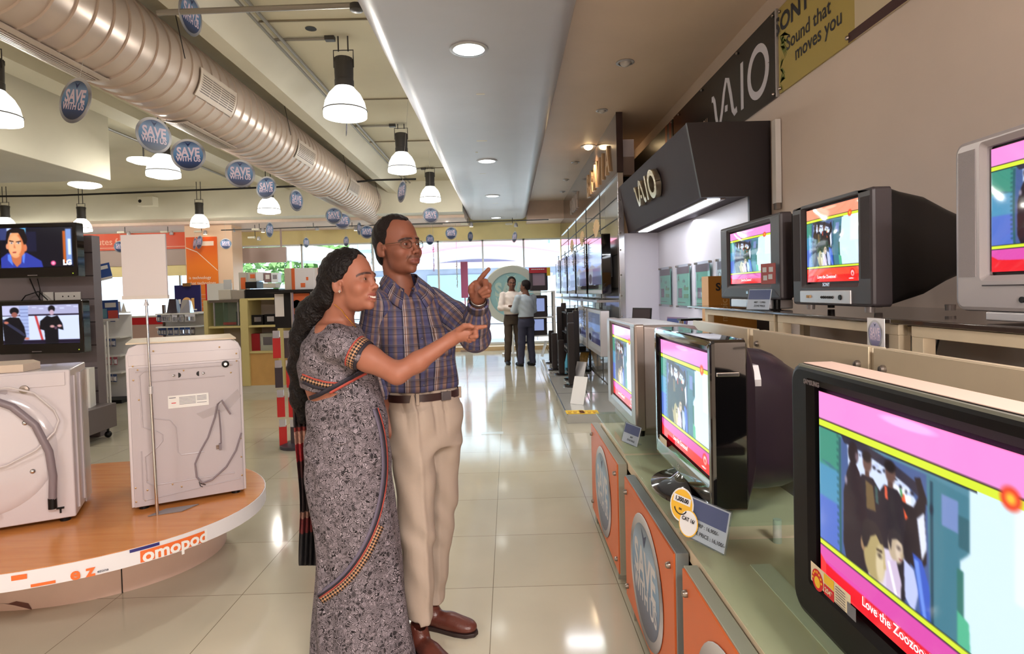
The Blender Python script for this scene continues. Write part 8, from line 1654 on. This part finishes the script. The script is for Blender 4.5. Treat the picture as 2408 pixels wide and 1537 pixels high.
# ---------------------------------------------------------------- TWO MEN FAR BACK
def farman(label, px, feet, Y, head_a, body_a, shirt, trou, arms, h=1.70, hairc=HAIRM, base=(110, 74, 58), shoe=LEA):
    p = onZ(px, feet, 0); Y = p.y; X = p.x; s = h/1.75; B = Vector((X, Y, 0)); f = Vector((math.sin(body_a), -math.cos(body_a), 0)); r = Vector((-math.cos(body_a), -math.sin(body_a), 0))
    W = lambda a, b, z: B+r*(a*s)+f*(b*s)+Vector((0, 0, z*s))
    Mh = headframe(W(0, .01, 1.615), head_a, 0, s); fh = xf(f_head(0), Mh, 1.); neck = f_cap(W(0, -.01, 1.55), W(0, -.01, 1.42), .052*s, .062*s)
    Al = [W(-.185, 0, 1.39), arms[0](W), arms[1](W)]; Ar = [W(.185, 0, 1.39), arms[2](W), arms[3](W)]
    aL = f_chain(Al, [.046, .040, .028], .01); aR = f_chain(Ar, [.046, .040, .028], .01); hL = f_chain([Al[2], Al[2]+(Al[2]-Al[1]).normalized()*.10], [.03, .022]); hR = f_chain([Ar[2], Ar[2]+(Ar[2]-Ar[1]).normalized()*.10], [.03, .022])
    def fb(P):
        d = smin(fh(P)*s, neck(P), .02); d = smin(d, np.minimum(aL(P), aR(P)), .01); d = smin(d, np.minimum(hL(P), hR(P)), .01)
        tor = f_ell(W(0, 0, 1.2), (.13, .09, .28))(P); return smin(d, tor, .04)
    lo, hi = bnd([W(-.3, .3, 1.8), W(.3, -.3, 1.8), W(.3, .3, .85), W(-.3, -.3, .85)], .1)
    body = smesh('person', [grow(fb, lo, hi, .008)], SKIN, None, head_col(Mh, base, (110, 60, 56), (30, 20, 20))); tag(body, label, 'person')
    def fhair(P):
        Mi = np.array(Mh.inverted(), np.float32); Q = P@Mi[:3, :3].T+Mi[:3, 3]; x, y, z = Q.T; d = smin(f_ell((0, -.018, .04), (.088, .108, .098))(Q), f_ell((0, -.05, -.03), (.066, .062, .06))(Q), .02); hl = np.interp(z, [-.08, -.03, 0, .05, .09, .12], [-.05, -.03, .012, .04, .06, .07]); return smax(smax(d, y-hl, .006), -(z+.075), .01)*s
    smesh('hair', [grow(fhair, *bnd([Mh@Vector((.1, .12, .15)), Mh@Vector((-.1, -.14, -.1)), Mh@Vector((.1, -.14, -.1)), Mh@Vector((-.1, .12, .15))], .02), .008)], hairc, body)
    st = f_stack([(z*s, B.x, B.y, a*s, b*s) for z, a, b in ((.94, .165, .125), (1.05, .165, .125), (1.2, .175, .125), (1.34, .19, .115), (1.42, .14, .08), (1.46, .075, .065))], body_a)
    sL = f_chain(Al, [.062, .058, .046], .02); sR = f_chain(Ar, [.062, .058, .046], .02)
    def cutw(P, Aq): a = V3(Aq[2]); n = V3((Aq[2]-Aq[1]).normalized()); return (P-a)@n+.06
    def fs(P):
        d = smin(st(P), np.minimum(smax(sL(P), cutw(P, Al), .004), smax(sR(P), cutw(P, Ar), .004)), .03); d = smax(d, -f_cap(W(0, 0, 1.6), W(0, 0, 1.45), .06*s, .062*s)(P), .004); x, y, z = P.T; return smax(d, .97*s-z, .003)+.004*np.sin(z*50+x*40)*np.exp(-((z-1.05)/.12)**2)+.003*np.sin((x+y+z)*45)
    smesh('shirt', [grow(fs, lo, hi, .009)], shirt, body)
    hipf = f_stack([(z*s, B.x, B.y, a*s, b*s) for z, a, b in ((.80, .165, .125), (.90, .168, .128), (1.0, .160, .122))], body_a)
    ftL, ftR = W(-.13, .03, 0), W(.12, -.02, 0)
    lL = f_chain([W(-.085, 0, .88), W(-.10, .03, .48), ftL+Vector((0, 0, .07))], [.090, .074, .062], .02); lR = f_chain([W(.085, 0, .88), W(.10, .01, .48), ftR+Vector((0, 0, .07))], [.090, .074, .062], .02)
    def ft(P): d = smin(hipf(P), np.minimum(lL(P), lR(P)), .03); z = P[:, 2]; return smax(smax(d, z-.99*s, .003), .045-z, .003)+.003*np.sin(z*40+P[:, 0]*30)
    smesh('trousers', [grow(ft, *bnd([W(-.25, .2, .02), W(.25, -.2, 1.05), W(-.25, -.2, 1.0), W(.25, .2, 1.)], .06), .010)], trou, body)
    MB().lathe([(.165*s, 0), (.17*s, 0), (.17*s, .03), (.165*s, .03)], n=32, cap=False, T=Matrix.Translation(W(0, 0, .97))@Matrix.Rotation(body_a, 4, 'Z')@Matrix.Diagonal((1, .77, 1, 1))).build('belt', BELT, body)
    for q in (ftL, ftR): 
        n_ = np.array(Matrix((f, r, Vector((0, 0, 1)))).transposed()); c = q+f*.05
        smesh('shoe', [grow(lambda P: smax(f_ell(c+Vector((0, 0, .035)), (.14, .05, .05), n_)(P), .002-P[:, 2], .003), *bnd([c+f*.16, c-f*.16], .09), .008)], shoe, body)
farman('man in a white shirt and dark trousers with folded arms far down the aisle', 1208, 856, 11.4, math.radians(8), math.radians(12), mat('white_shirt', (226, 214, 206), .7), mat('olive_brown_trousers', (70, 58, 48), .8),
       (lambda W: W(-.25, .06, 1.14), lambda W: W(.02, .19, 1.16), lambda W: W(.25, .06, 1.13), lambda W: W(-.02, .17, 1.12)), 1.74, shoe=BLK)
farman('man in a pale blue shirt and navy trousers seen from behind down the aisle', 1240, 860, 11.1, math.radians(-118), math.radians(-150), mat('pale_blue_shirt', (178, 192, 204), .7), mat('navy_trousers', (52, 54, 76), .8),
       (lambda W: W(-.24, .08, 1.14), lambda W: W(-.02, .2, 1.12), lambda W: W(.24, .08, 1.12), lambda W: W(.04, .2, 1.10)), 1.66, shoe=BLK)
